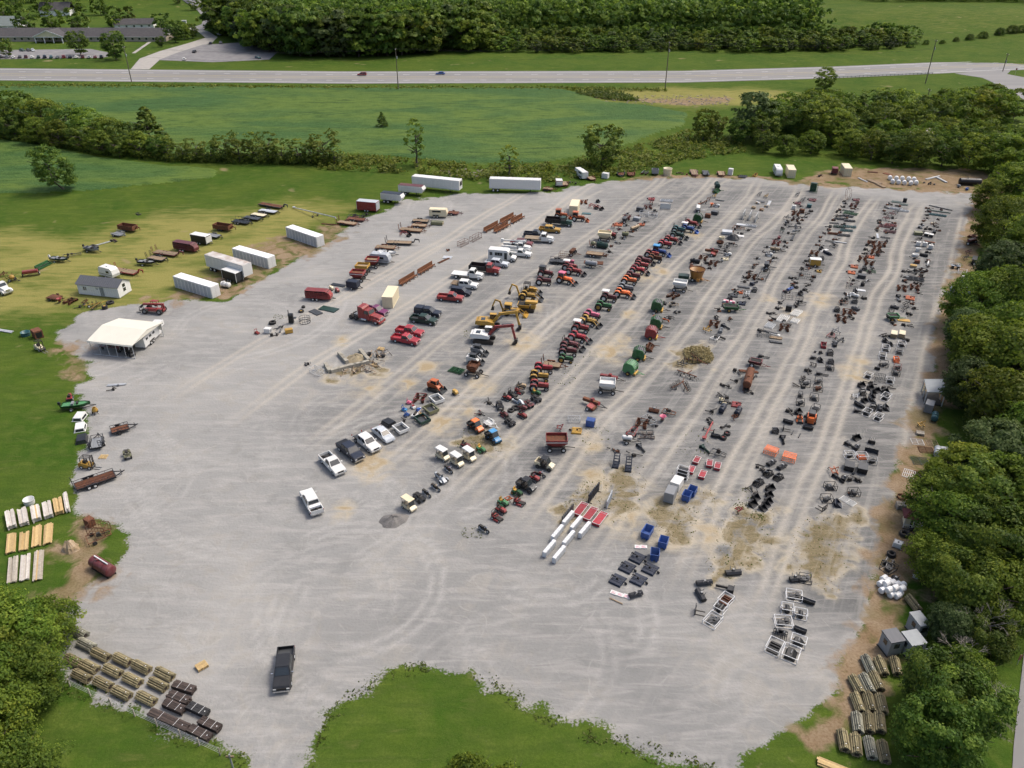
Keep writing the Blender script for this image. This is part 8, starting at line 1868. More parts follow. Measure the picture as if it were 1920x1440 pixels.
for u,v,H,i in HT:tree(TP['mid',i],G(u,v),H,['rounded green tree','broad green tree','yellow-green tree','dark green tree','grey-green tree'][i]+' in the hedgerow between the soybean fields',group='trees in the field hedgerow',uv=(u,v),wide=1.1)
for k,(u,v,H) in enumerate([(318,298,7),(345,300,6),(372,301,7),(398,302,6),(425,302,9),(450,303,8),(478,303,9.5),(505,304,9),(530,305,7),(560,306,8),(585,306,7),(608,306,10),(628,308,7)]):tree(TP['scrub'] if k%3 else TP['thin'],G(u,v),H,'slender pale-trunked scrub tree in the hedgerow',group='scrub trees in the hedgerow',name='scrub_tree',uv=(u,v),wide=1.2 if k%3 else 1.6)
tree(TP['cedar'],G(286,278),14,'dark cedar standing tall in the hedgerow',name='cedar_tree',wide=1.35);tree(TP['lean'],G(124,358),13,'leaning leafy tree alone at the meadow edge');tree(TP['cedar'],G(717,240),6,'small dark cedar alone in the soybean field',name='cedar_tree',wide=1.1);tree(TP['thin'],G(782,312),15,'thin sparse tree by the creek behind the trailers',name='slender_tree',wide=1.1);tree(TP['thin'],G(955,333),10,'bushy young tree behind the skirted white trailer',name='young_tree',wide=1.5);tree(TP['mid',3],G(1128,314),12.5,'broad dark tree by the creek behind the back edge',wide=1.1);tree(TP['mid',2],G(1318,262),10.5,'yellow-green young tree left of the copse',name='young_tree');tree(TP['scrub'],G(1343,264),10,'sparse half-bare tree left of the copse',name='scrub_tree',wide=.8);tree(TP['mid',0],G(1546,168),9.5,'small round tree beside the highway')
NT=[(15,107,11,3),(152,104,15,3),(218,112,17,3),(52,62,20,3),(100,58,18,0),(150,60,19,3),(10,40,18,0),(215,52,16,0),(240,50,15,3),(305,60,14,3),(330,80,15,3),(346,74,12,0),(362,72,10,3),(302,88,7,3),(335,14,9,3),(366,22,12,3),(30,25,20,3),(90,30,20,0),(140,28,18,3),(190,30,16,0),(-40,60,18,3),(-30,110,12,0),(60,12,20,3),(130,8,20,0),(200,6,18,3),(0,8,20,0)]
for u,v,H,i in NT:tree(TP['mid',i] if v>65 else TP['far',i],G(u,v),H*.82,['rounded green tree','','','dark green tree'][i]+' by the care home',group='trees around the care home',uv=(u,v),wide=1.0)
for u,v,H in ((885,1492,5.5),(960,1500,5),(1010,1510,4),(820,1510,4)):tree(TP['shrub'],G(u,v),H*.8,'leafy shrub at the bottom of the green island','shrub','shrubs on the green island','leafy_shrub',(u,v),.8)
for u,v,H in ((5,1235,8.5),(55,1240,7.5),(88,1222,6.2),(20,1330,8),(-30,1280,9),(60,1300,7),(10,1420,8),(-20,1500,8),(45,1490,6.5),(-40,1190,8)):tree(TP['near',1 if u>40 else 0],G(u,v),H,'broad leafy tree in the corner by the fence posts',group='corner trees by the fence',uv=(u,v),wide=1.1)
def bare_tree(seed,H):
    rs=random.Random(seed);q=MB(PALEB)
    def br(p,d,L,r,k):
        e=tuple(p[i]+d[i]*L for i in range(3));q.cyl(p,e,r,r*.65,n=5,caps=False)
        if k:
            for j in range(3):v=[d[i]+rs.uniform(-.75,.75) for i in range(3)];v[2]=abs(v[2])*.7+.1;m=math.sqrt(sum(c*c for c in v));br(e,[c/m for c in v],L*rs.uniform(.6,.85),r*.6,k-1)
    P=Proto();br((0,0,0),(0,0,1),H*.3,H*.018,5);P.add('branch',q);return P
for k,(u,v,H) in enumerate(((1835,850,10),(1790,1275,7),(1755,1290,6),(1828,1370,7),(1765,1000,8),(1820,1215,7))):put(bare_tree(k,H),'dead_tree',G(u,v),k,'bare dead tree with pale branches','dead tree','bare dead trees among the right-hand trees',uv=(u,v))
# the wooded ridge behind the highway: the nearest 230 trees are individuals, the rest reads as one mass
EDGE=[(425,64),(470,84),(520,98),(570,105),(700,105),(860,94),(1000,97),(1150,97),(1300,95),(1420,98),(1560,97),(1690,92)]
wood=[];wr=random.Random(21)
for k in range(24):
    for u in np.arange(415,1720,19.5 if k<9 else 30):
        v=np.interp(u,[e[0] for e in EDGE],[e[1] for e in EDGE]);x,y=G(u,v);right=np.clip((u-880)/60,0,1);y+=k*(8.5 if k<9 else 13)-(0 if k<9 else 40)+wr.uniform(-3,3);x=x*(1+k*.008)+wr.uniform(-3,3);H=wr.uniform(17,24)
        if right>.5:H=wr.uniform(5,8) if k<2 else wr.uniform(7,11) if k<5 else H
        if u>1560 and 3<k:continue
        if right>.5 and k<1 and wr.random()<.3:continue
        wood.append((k,u,x,y,H))
for u in np.arange(1560,2300,22):
    for k in range(5):x,y=(u-960)/1.95,735+k*11+wr.uniform(-4,4);wood.append((5+k,u,x+wr.uniform(-5,5),y,wr.uniform(14,19)))
for u in np.arange(-500,420,24):
    for k in range(5):x,y=(u-960)/1.75,800+k*12+wr.uniform(-4,4);wood.append((6+k,u,x+wr.uniform(-5,5),y,wr.uniform(16,22)))
wood.sort(key=lambda w:w[0]);rest=[]
WN=['rounded green tree','broad green tree','yellow-green tree','dark green tree','grey-green tree']
for j,(k,u,x,y,H) in enumerate(wood):
    i=wr.choice((0,0,3,3,1,4,2 if u>900 and k<4 else 3))
    if j<230:tree(TP['far',i],(x,y),H,WN[i]+' on the wooded ridge behind the highway',group='trees on the ridge behind the highway',uv=(u,100-k*6),wide=1.15 if H>9 else 1.5)
    else:rest.append((x,y,H))
C_,N_,V_=[],[],[];rs=np.random.default_rng(9)
for x,y,H in rest:
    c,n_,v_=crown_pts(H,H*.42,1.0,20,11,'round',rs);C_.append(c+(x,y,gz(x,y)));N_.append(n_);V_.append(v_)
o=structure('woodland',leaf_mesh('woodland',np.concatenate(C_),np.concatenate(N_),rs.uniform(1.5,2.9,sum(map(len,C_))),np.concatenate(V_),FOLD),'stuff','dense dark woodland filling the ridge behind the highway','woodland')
def hill_pt(u,v):                                            # meet the rising ground instead of the flat one
    x=(u-960)/F_PX;y=(v-720)/F_PX;d=np.array((x,_c-y*_s,-_s-y*_c));t=400
    for _ in range(900):
        t+=1
        if CAM_H+d[2]*t<gz(d[0]*t,d[1]*t):break
    return d[0]*t,d[1]*t
for u,v,H in ((1705,92,4),(1735,88,3),(1790,84,3),(1815,82,4),(1840,80,4.5),(1870,76,5),(1893,74,5.5),(1912,73,5),(1765,87,2.5)):tree(TP['bush'],G(u,v),H*.8,'low bush in the fence line below the bright hillside','bush','bushes along the hillside fence line','low_bush',(u,v),1.0)
# scattered growth that nobody could count
def scatter(name,polys,n,size,hgt,mat,label,cat='weeds',dens=None,seed=1):
    rs=np.random.default_rng(seed);pts=[]
    for pl in polys:
        Pn=np.array(pl);lo,hi=Pn.min(0),Pn.max(0);got=0;k=max(4000,n*4);p=rs.uniform(lo,hi,(k,2));d=sdist(p[:,0],p[:,1],pl);nz=fbm(p[:,0]*.35,p[:,1]*.35,seed)+rs.normal(scale=.06,size=k);p=p[(d>-.6) & (nz>(dens or .45))][:n];pts.append(p)
    p=np.concatenate(pts);m=len(p);C=np.stack([p[:,0],p[:,1],rs.uniform(.02,1,m)*hgt*(.4+fbm(p[:,0]*.5,p[:,1]*.5,seed+3))],1);N=rs.normal(size=(m,3))+(0,0,1.6)
    return structure(name,leaf_mesh(name,C,N,size*rs.uniform(.5,1.4,m),np.clip(rs.normal(.5,.22,m),0,1),mat),'stuff',label,cat)
CREEK=W([(560,300),(640,292),(780,303),(880,313),(1000,312),(1130,296),(1230,266),(1300,245),(1380,262),(1400,285),(1290,300),(1210,320),(1100,335),(1000,345),(900,340),(800,328),(700,322),(600,318)])
scatter('creek_undergrowth',[CREEK],15000,.9,1.5,TALLG,'tall weeds and brush along the creek',dens=.46,seed=2)
scatter('hedge_undergrowth',[W([(-300,262),(0,262),(200,292),(320,304),(640,312),(640,300),(320,290),(200,275),(0,245),(-300,245)])],16000,1.0,2.6,FOLD,'dense brush at the foot of the hedgerow',dens=.3,seed=3)
scatter('dry_weeds',DRYP[:6],260,.2,.05,DRYW,'patches of dry brown weeds on the gravel',dens=.3,seed=4);scatter('green_weeds',DRYP[:6],90,.24,.06,WEED,'green weeds among the dry patches on the gravel',dens=.4,seed=5)
edge=[]
for i in range(len(ISLAND)-3):
    (ax,ay),(bx,by)=ISLAND[i],ISLAND[i+1];edge.append([(ax,ay-.9),(bx,by-.9),(bx,by+.45),(ax,ay+.45)])
scatter('edge_weeds',edge,60,.30,.05,WEED,'low weeds creeping over the edge of the green island',dens=.5,seed=6)
scatter('fence_weeds',[W([(-20,1225),(135,1275),(300,1350),(445,1415),(468,1440),(440,1440),(290,1365),(125,1292),(-20,1250)])],900,.26,.22,WEED,'weeds along the wire fence',dens=.5,seed=7)
scatter('bank_brush',[W([(1835,400),(1870,400),(1850,560),(1800,740),(1790,860),(1760,960),(1745,1060),(1750,1180),(1700,1260),(1690,1330),(1660,1440),(1760,1440),(1850,1320),(1920,1100),(1960,700),(1950,400)])],15000,.5,1.3,WEED,'brush and weeds under the tree line',dens=.47,seed=8)
scatter('yard_weeds',[W([(1260,840),(1300,790),(1330,830),(1290,900),(1255,920)]),W([(1040,720),(1120,650),(1128,655),(1060,722)]),W([(1100,800),(1150,790),(1125,850),(1095,850)]),W([(1385,915),(1410,915),(1405,935),(1388,935)]),W([(1376,935),(1398,935),(1395,955),(1378,955)]),W([(1410,960),(1430,960),(1428,978),(1412,978)]),W([(865,990),(905,990),(910,1010),(880,1008)]),W([(515,590),(540,592),(540,603),(520,603)]),W([(870,620),(895,624),(890,634),(876,632)])],60,.24,.12,WEED,'tufts of green weeds growing through the gravel',dens=.44,seed=9)
scatter('weed_heap',[W([(1282,662),(1300,652),(1325,655),(1336,668),(1325,682),(1295,680)])],2200,.34,.55,DRYW,'tall heap of overgrown dry weeds with old iron',dens=.2,seed=10)
scatter('highway_verge',[W([(-300,158),(300,160),(640,163),(1130,164),(1250,168),(1250,172),(1130,170),(600,168),(-300,165)])],6000,1.1,.7,TALLG,'strip of long grass along the highway verge','grass',dens=.4,seed=11)
scatter('bank_scrub',[W([(1080,175),(1130,172),(1180,180),(1200,190),(1150,188),(1090,180)])],1800,1.0,1.4,WEED,'low scrub on the rubble bank by the highway',dens=.3,seed=12)
STONE=nmat('rubble_stone',(.33,.28,.23),.9,0,(.22,.17,.13),1,.8)
rb=MB(STONE);rr=random.Random(3)
for k in range(420):
    u,v=(rr.uniform(1095,1370),rr.uniform(178,197)) if k<300 else (rr.uniform(840,935),rr.uniform(318,332));x,y=G(u,v);s=rr.uniform(.12,.5);rb.box(x-s,x+s,y-s*.7,y+s*.7,0,s*.6,s*.25,s*.2)
structure('rubble_stones',rb.mesh('rubble_stones'),'stuff','pale rubble stones on the bare bank and creek bed','stones')
# ------------------------------------------------------------------ buildings and fixed things
WHITEW=nmat('white_siding',(.72,.72,.70),.6,0,(.62,.62,.61),1.0,.5);GREYROOF=nmat('grey_metal_roof',(.10,.105,.118),.6,0,(.075,.08,.088),.8,.6,stretch=(6,1,1));SHING=nmat('dark_shingle',(.055,.052,.055),.9,0,(.085,.08,.08),.8,.8);BRICK=nmat('pale_brick_wall',(.46,.40,.33),.9,0,(.36,.29,.23),3,.8);CREAMROOF=nmat('cream_metal',(.63,.61,.53),.45,0,(.56,.54,.47),.5,.5);SHACK=nmat('grey_panel',(.27,.29,.30),.6,0,(.22,.235,.245),2,.6)
def gable(P,L,Wd,e,r,roofmat,over=.25,seams=0,part='roof_slope'):
    for s_ in (-1,1):
        y0=s_*(Wd/2+over);z0=e-over*(r-e)/(Wd/2);i=P.add(part,MB(roofmat).add([(-L/2-over,y0,z0),(L/2+over,y0,z0),(L/2+over,0,r),(-L/2-over,0,r),(-L/2-over,y0,z0+.08),(L/2+over,y0,z0+.08),(L/2+over,0,r+.08),(-L/2-over,0,r+.08)],[(0,1,2,3),(7,6,5,4),(0,4,5,1),(1,5,6,2),(3,7,4,0)]))
        if seams:
            q=MB(roofmat)
            for k in range(seams):x=-L/2-over+(L+2*over)*k/(seams-1);q.bar((x,y0,z0+.1),(x,0,r+.1),.05,.05)
            P.add('roof_seam',q,i)
# shed: white walls, grey gable roof
a,b=G(149,552),G(225,560);L=math.dist(a,b);rz=math.atan2(b[1]-a[1],b[0]-a[0]);Wd=4.3;mid=((a[0]+b[0])/2-math.sin(rz)*Wd/2,(a[1]+b[1])/2+math.cos(rz)*Wd/2)
P=Proto();P.add('wall',MB(WHITEW).box(-L/2,L/2,-Wd/2,Wd/2,.15,2.6));
for s_ in (-1,1):P.add('gable_wall',MB(WHITEW).add([(s_*L/2,-Wd/2,2.6),(s_*L/2,Wd/2,2.6),(s_*L/2,0,3.7)],[(0,1,2)]))
gable(P,L,Wd,2.6,3.7,GREYROOF,.22,22);P.add('skid_base',B(GREYWOOD,-L/2+.1,L/2-.1,-Wd/2+.1,Wd/2-.1,0,.15))
for x,w_,z0,z1 in ((-L/2+1.8,.4,1.2,2.0),(-.2,.18,1.6,2.1)):i=P.add('window',B(GLASS,x-w_,x+w_,-Wd/2-.02,-Wd/2+.02,z0,z1));P.add('window_frame',MB(WHITEW).box(x-.03,x+.03,-Wd/2-.04,-Wd/2-.021,z0,z1),i)
for z0 in (1.0,1.95):P.add('window',B(GLASS,L/2-.02,L/2+.03,-.45,.45,z0,z0+.75))
P.add('door',B(SHACK,.5,1.5,-Wd/2-.03,-Wd/2-.005,.2,2.25));bt=MB(WHITEW)
for k in range(18):x=-L/2+.3+k*(L-.6)/17;bt.box(x-.03,x+.03,-Wd/2-.03,-Wd/2,.16,2.58)
P.add('batten',bt);put(P,'storage_shed',mid,rz,'white shed with a grey gable roof on the meadow','shed')
# carport: cream metal roof on thin posts
a,b=G(174,664),G(254,673);L=math.dist(a,b);rz=math.atan2(b[1]-a[1],b[0]-a[0]);Wd=9.6;mid=((a[0]+b[0])/2-math.sin(rz)*Wd/2,(a[1]+b[1])/2+math.cos(rz)*Wd/2)
P=Proto();pr=[(-Wd/2-.35,2.75),(-Wd/2-.2,3.0),(-Wd*.25,3.5),(0,3.95),(Wd*.25,3.5),(Wd/2+.2,3.0),(Wd/2+.35,2.75)];n=len(pr);q=MB(CREAMROOF);q.add([(-L/2-.3,y,z) for y,z in pr]+[(L/2+.3,y,z) for y,z in pr],[(i,i+1,n+i+1,n+i) for i in range(n-1)]);q.add([(-L/2-.3,y,z-.05) for y,z in pr]+[(L/2+.3,y,z-.05) for y,z in pr],[(n+i,n+i+1,i+1,i) for i in range(n-1)]);i=P.add('roof',q)
q=MB(CREAMROOF)
for k in range(26):x=-L/2-.25+(L+.5)*k/25;[q.bar((x,*pr[j]),(x,*pr[j+1]),.03,.05) for j in range(n-1)]
P.add('roof_rib',q,i)
for s_ in (-1,1):
    for k in range(6):P.add('post',MB(GALV).bar((-L/2+.05+(L-.1)*k/5,s_*Wd/2,0),(-L/2+.05+(L-.1)*k/5,s_*Wd/2,3.0),.08))
P.add('base_rail',MB(GALV).bar((-L/2,-Wd/2,.05),(L/2,-Wd/2,.05),.08).bar((-L/2,Wd/2,.05),(L/2,Wd/2,.05),.08));P.add('gable_sheet',MB(CREAMROOF).add([(L/2+.25,-Wd/2,3.0),(L/2+.25,Wd/2,3.0),(L/2+.25,0,3.9)],[(0,1,2)]));P.add('back_sheet',B(CREAMROOF,-L/2,L/2,Wd/2+.05,Wd/2+.08,1.4,3.0));put(P,'carport',mid,rz,'open carport with a cream metal roof on thin posts','carport')
CARPORT_IN=[('frame',205,652,8,'c=r,L=3,W=1.6','red implement frame under the carport'),('tractor',235,657,-60,'c=m','dark red tractor under the carport'),('horse',280,641,-44,'c=w,L=6.6,goose=1','white horse trailer beside the carport'),('atv',245,667,20,'c=k','black quad bike under the carport edge'),('disk',219,645,10,'c=x','rusty disc harrow under the carport')]
# small shacks under the right-hand trees
def shack(w_,d_,h,roof,door,win):
    P=Proto();P.add('wall',B(SHACK,-w_/2,w_/2,-d_/2,d_/2,.12,h));P.add('roof',MB(roof).hexa([(-w_/2-.06,-d_/2-.06,h+.002),(w_/2+.06,-d_/2-.06,h+.002),(w_/2+.06,d_/2+.06,h+.002),(-w_/2-.06,d_/2+.06,h+.002),(-w_/2-.06,-d_/2-.06,h+.1),(w_/2+.06,-d_/2-.06,h+.1),(w_/2+.06,d_/2+.06,h+.2),(-w_/2-.06,d_/2+.06,h+.2)]));P.add('base',B(IRON,-w_/2-.1,w_/2+.1,-d_/2-.1,d_/2+.1,0,.118))
    if win:P.add('window',B(GLASS,-.35,.35,-d_/2-.02,-d_/2+.02,1.2,1.9));P.add('window',B(GLASS,-w_/2-.02,-w_/2+.02,-.3,.3,1.2,1.9))
    if door:P.add('doorway',B(DARKIN,-.45,.45,-d_/2-.015,-d_/2+.01,.15,2.0));P.add('open_door',B(SHACK,.46,1.3,-d_/2-.5,-d_/2-.45,.15,2.0))
    return P
put(shack(1.8,1.8,2.25,GREYROOF,0,1),'guard_shack',G(1667,1218),R_(12),'grey guard shack with a dark roof and black windows','shack');put(shack(1.9,2.0,2.25,SHACK,1,1),'guard_shack',G(1705,1222),R_(12),'pale grey shack with its door standing open','shack');put(shack(1.3,2.1,2.25,SHACK,0,1),'guard_shack',G(1716,1186),R_(12),'narrow pale grey shack half under the branches','shack')
P=Proto()
for k,y in enumerate((-2.2,0,2.2)):P.add('portal_frame',MB(paint('w')).bar((-1.6,y,0),(-1.6,y,2.4),.14).bar((-1.6,y,2.4),(1.2,y,2.9),.14).bar((1.2,y,2.9),(1.2,y,0),.14))
P.add('roof',MB(SHACK).add([(-1.7,-2.3,2.5),(1.3,-2.3,3.02),(1.3,2.3,3.02),(-1.7,2.3,2.5)],[(0,1,2,3)]));P.add('floor',B(IRON,-1.6,1.2,-2.2,2.2,.02,.15));put(P,'porch_frame',G(1748,748),R_(-18),'grey porch structure with white posts under the trees','porch')
P=Proto();MAR=nmat('maroon_roof',(.10,.018,.02),.7,0,(.07,.015,.016),2,.6);P.add('roof',MB(MAR).add([(-1.4,-1.2,1.9),(1.4,-1.2,1.9),(1.4,1.2,1.9),(-1.4,1.2,1.9),(-.5,0,2.8),(.5,0,2.8)],[(0,1,5,4),(1,2,5),(2,3,4,5),(3,0,4)]));P.add('wall',B(paint('c'),-1.0,1.1,-.7,1.0,.2,1.9))
for x in (-1.1,0,1.1):P.add('porch_post',B(paint('w'),x-.06,x+.06,-1.16,-1.04,.2,1.9))
rl=MB(paint('w'))
for k in range(10):rl.box(-1.1+k*.24,-1.06+k*.24,-1.12,-1.08,.2,.8)
P.add('railing',rl.box(-1.1,1.1,-1.13,-1.07,.8,.86));P.add('floor',B(WOOD,-1.2,1.2,-1.2,1.1,.1,.2));P.add('step',B(WOOD,-.4,.3,-2.1,-1.2,.02,.14));P.add('door',B(DARKIN,-.3,.3,-.715,-.7,.2,1.6));put(P,'play_house',G(1707,985),R_(-18),'small playhouse with a maroon hipped roof','playhouse')
# concrete blocks round a sand bay
BLK=B(CONC,-.9,.9,-.35,.35,0,.7,.03,.03).mesh('concrete_block');bi=0
WJ=Proto();rj=random.Random(8)
for k in range(26):x,y,a=rj.gauss(0,1.5),rj.gauss(0,.8),rj.uniform(0,3.1);L=rj.uniform(.6,1.8);WJ.add('board',MB(rj.choice((WOOD,GREYWOOD,TIE,WOOD))).bar((x-L/2*math.cos(a),y-L/2*math.sin(a),rj.uniform(.05,.3)),(x+L/2*math.cos(a),y+L/2*math.sin(a),rj.uniform(.1,.6)),rj.uniform(.08,.2),.06))
for u,v,a,lb in ((706,668,.3,'right of the sand bay'),(700,690,1.2,'in front of the right-hand blocks'),(660,697,.1,'in front of the large bay')):put(WJ,'debris_heap',G(u,v),a,'heap of broken boards and debris ' +lb,'debris heap')
for (u0,v0,u1,v1,n,lb) in ((611,686,618,699,2,'small bay'),(622,699,650,691,2,'small bay'),(637,666,650,681,3,'large bay'),(654,690,690,682,3,'large bay'),(676,660,691,678,3,'large bay')):
    a,b=np.array(G(u0,v0)),np.array(G(u1,v1));rz=math.atan2(b[1]-a[1],b[0]-a[0])
    for k in range(n):
        c=a+(b-a)*(k+.5)/n;P=Proto();P.add('concrete_block',BLK);put(P,'concrete_block',(c[0],c[1]),rz+.03*(k%3),f'mossy concrete block in the {lb}','concrete block','concrete blocks of the sand bays',uv=(u0+(u1-u0)*k/n,v0+(v1-v0)*k/n))
def heap(name,uv,R,H,mat,label,sx=1.5,seed=1):
    n,m=36,10;V=[];
    for j in range(m+1):
        t=j/m
        for k in range(n):a=2*math.pi*k/n;q=R*t*(1+.08*math.sin(a*3+seed)+.05*math.sin(a*7));V.append((q*sx*math.cos(a),q*math.sin(a),H*(1-t*t)**1.2*(1+.2*math.sin(a*4+5*t))-.02))
    P=Proto();P.add(name,MB(mat).add(V,[(j*n+k,j*n+(k+1)%n,(j+1)*n+(k+1)%n,(j+1)*n+k) for j in range(m) for k in range(n)],True));put(P,name,G(*uv),R_(20),label,'heap')
heap('gravel_heap',(738,976),1.55,.75,nmat('crushed_stone',(.185,.175,.165),.95,0,(.11,.105,.10),6,.9,bump=.9,bscale=9),'dark heap of crushed stone beside the golf cart',1.35);heap('sand_heap',(668,672),1.7,.8,nmat('sand',(.30,.25,.17),.95,0,(.2,.17,.1),2,.8,bump=.6,bscale=6),'tan sand heap between the concrete blocks',1.3,2)
# fence at the front left: posts and wires
FP=[(132,1287),(170,1305),(209,1323),(253,1343),(295,1362),(339,1382),(374,1398),(413,1416)];prev=None
pm=MB(GREYWOOD).cyl((0,0,-.1),(0,0,1.25),.075,.07,n=8).mesh('fence_post');pm.materials[0]=GREYWOOD
FR=Proto();base=G(*FP[0])
for u,v in FP:g_=G(u,v);FR.add('fence_post',pm,-1,(g_[0]-base[0],g_[1]-base[1],0))
for z in (.35,.65,.95,1.18):
    q=MB(GALV)
    for p0,p1 in zip(FP[:-1],FP[1:]):a,b=G(*p0),G(*p1);q.bar((a[0]-base[0],a[1]-base[1],z),(b[0]-base[0],b[1]-base[1],z),.018)
    FR.add('wire',q)
put(FR,'wire_fence',base,0,'wire fence on wooden posts below the stacked fence posts','fence')
P=Proto();P.add('pole',MB(paint('e')).cyl((0,0,0),(0,0,2.2),.09,n=10));P.add('bracket',MB(paint('n')).box(-.4,.4,-.06,.06,1.7,1.95));put(P,'gate_post',G(437,1440),0,'grey gate post with a tan bracket by the entrance drive','gate post')
# utility poles and wires along the highway
POLE=nmat('pole_wood',(.13,.11,.09),.9,0,(.08,.07,.06),1,.7);tops=[]
for u,v,H,lb in ((247,154,16.5,'beside the care home entrance'),(747,169,18.5,'beside the soybean field'),(1247,167,21,'near the rubble bank'),(1735,157,20,'behind the copse'),(1880,134,9,'at the road junction'),(1338+395,208,9,'inside the copse')):
    x,y=G(u,v);P=Proto();P.add('pole',MB(POLE).cyl((0,0,-.2),(0,0,H),.24,.15,n=8));P.add('crossarm',MB(POLE).bar((0,-1.3,H-.7),(0,1.3,H-.7),.16).bar((0,-.9,H-3.2),(0,.9,H-3.2),.12));P.add('insulator',MB(PLAST).cyl((0,-1.2,H-.6),(0,-1.2,H-.3),.07,n=6).cyl((0,1.2,H-.6),(0,1.2,H-.3),.07,n=6));P.add('transformer',MB(GALV).cyl((.35,0,H-4.6),(.35,0,H-3.6),.25,n=10));put(P,'utility_pole',(x,y),0,'wooden utility pole ' +lb,'utility pole','utility poles along the highway');tops.append((x,y,H))
for (a,b,lb) in ((0,1,'left'),(1,2,'middle'),(2,3,'right')):
    (x0,y0,h0),(x1,y1,h1)=tops[a],tops[b];q=MB(IRON)
    for off,dz in ((-1.2,-.3),(1.2,-.3),(0,-4.2)):
        p=[(x0+(x1-x0)*t,y0+(y1-y0)*t+off,h0+dz+(h1-h0)*t-2.2*4*t*(1-t)) for t in np.linspace(0,1,13)]
        for i in range(12):q.bar(p[i],p[i+1],.035)
    P=Proto();P.add('power_line',q);put(P,'power_line',(0,0,0),0,f'thin power lines between utility poles, {lb} span over the highway','power line','power line spans')
# guard rail and signs
for nm,A,Bq,n,lb in (('guard_rail',(1566,147),(1748,139),26,'steel guard rail along the near side of the highway'),('guard_rail',(1862,158),(1925,198),20,'steel guard rail along the side road')):
    a,b=G(*A),G(*Bq);P=Proto();P.add('rail',MB(GALV).bar((0,0,.65),(b[0]-a[0],b[1]-a[1],.65),.1,.35));ps=MB(IRON)
    for k in range(n):ps.box((b[0]-a[0])*k/(n-1)-.08,(b[0]-a[0])*k/(n-1)+.08,(b[1]-a[1])*k/(n-1)-.3,(b[1]-a[1])*k/(n-1)-.14,0,.8)
    P.add('rail_post',ps);put(P,nm,a,0,lb,'guard rail')
P=Proto();P.add('post',MB(GALV).cyl((0,0,0),(0,0,3),.05,n=6));P.add('octagon_plate',MB(paint('r')).cyl((0,-.05,2.7),(0,0,2.7),.45,n=8));P.add('white_border',MB(WHTP).cyl((0,-.03,2.7),(0,.01,2.7),.5,n=8));put(P,'stop_sign',G(1903,140),0,'red octagonal stop sign at the junction','road sign')
P=Proto();P.add('post',MB(GALV).cyl((0,0,0),(0,0,1.6),.035,n=6));P.add('panel',B(paint('o'),-.16,.16,-.03,-.005,.75,1.6));st=MB(paint('k'))
for k in range(4):z=.8+k*.2;st.add([(-.158,-.034,z),(.158,-.034,z+.14),(.158,-.034,z+.22),(-.158,-.034,z+.08)],[(0,1,2,3)])
P.add('stripe',st);put(P,'hazard_marker',G(1907,1246),0,'small orange and black striped marker beside the lane','road sign')
# care home and houses
def windows(P,xs,y,z0,z1,w_):
    for x in xs:i=P.add('window',B(GLASS,x-w_,x+w_,y-.04,y+.02,z0,z1));P.add('window_frame',MB(WHITEW).box(x-w_-.1,x-w_,y-.06,y-.0,z0-.1,z1+.1).box(x+w_,x+w_+.1,y-.06,y-.0,z0-.1,z1+.1),i)
a,b=G(-70,78),G(312,78);L=b[0]-a[0];P=Proto();Wd=15
P.add('wall',B(BRICK,-L/2,L/2,-Wd/2,Wd/2,0,3.2));gable(P,L,Wd,3.2,7.2,SHING,.9)
for s_ in (-1,1):P.add('gable_wall',MB(WHITEW).add([(s_*(L/2+.02),-Wd/2,3.2),(s_*(L/2+.02),Wd/2,3.2),(s_*(L/2+.02),0,7.1)],[(0,1,2)]))
P.add('fascia',B(WHITEW,-L/2-.9,L/2+.9,-Wd/2-1.0,-Wd/2-.92,2.62,2.85));windows(P,[-L/2+3+k*4.4 for k in range(int(L/4.4))],-Wd/2-.02,1.0,2.3,.75)
px=G(103,78)[0]-(a[0]+b[0])/2
P.add('portico_gable',MB(paint('c')).add([(px-9,-Wd/2-7,3.6),(px+9,-Wd/2-7,3.6),(px,-Wd/2-7,7.0)],[(0,1,2)]));P.add('portico_roof',MB(SHING).add([(px-10,-Wd/2-7.4,3.4),(px,-Wd/2-7.4,7.3),(px,2,7.3),(px-10,2,3.4)],[(0,1,2,3)]).add([(px+10,-Wd/2-7.4,3.4),(px,-Wd/2-7.4,7.3),(px,2,7.3),(px+10,2,3.4)],[(3,2,1,0)]));P.add('portico_trim',MB(WHITEW).bar((px-10,-Wd/2-7.42,3.4),(px,-Wd/2-7.42,7.35),.12,.45).bar((px+10,-Wd/2-7.42,3.4),(px,-Wd/2-7.42,7.35),.12,.45).bar((px-9.5,-Wd/2-7.1,3.5),(px+9.5,-Wd/2-7.1,3.5),.2,.4))
for k in range(4):P.add('column',MB(WHITEW).cyl((px-8.5+k*5.67,-Wd/2-6.8,0),(px-8.5+k*5.67,-Wd/2-6.8,3.5),.32,n=10))
for k in (-.3,.1,.25,.4):P.add('roof_vent',MB(WHITEW).cyl((L*k,2,6.4),(L*k,2,7.5),.3,n=8))
put(P,'care_home',((a[0]+b[0])/2,a[1]+Wd/2),0,'long low care home with a dark roof and white columned portico','building')
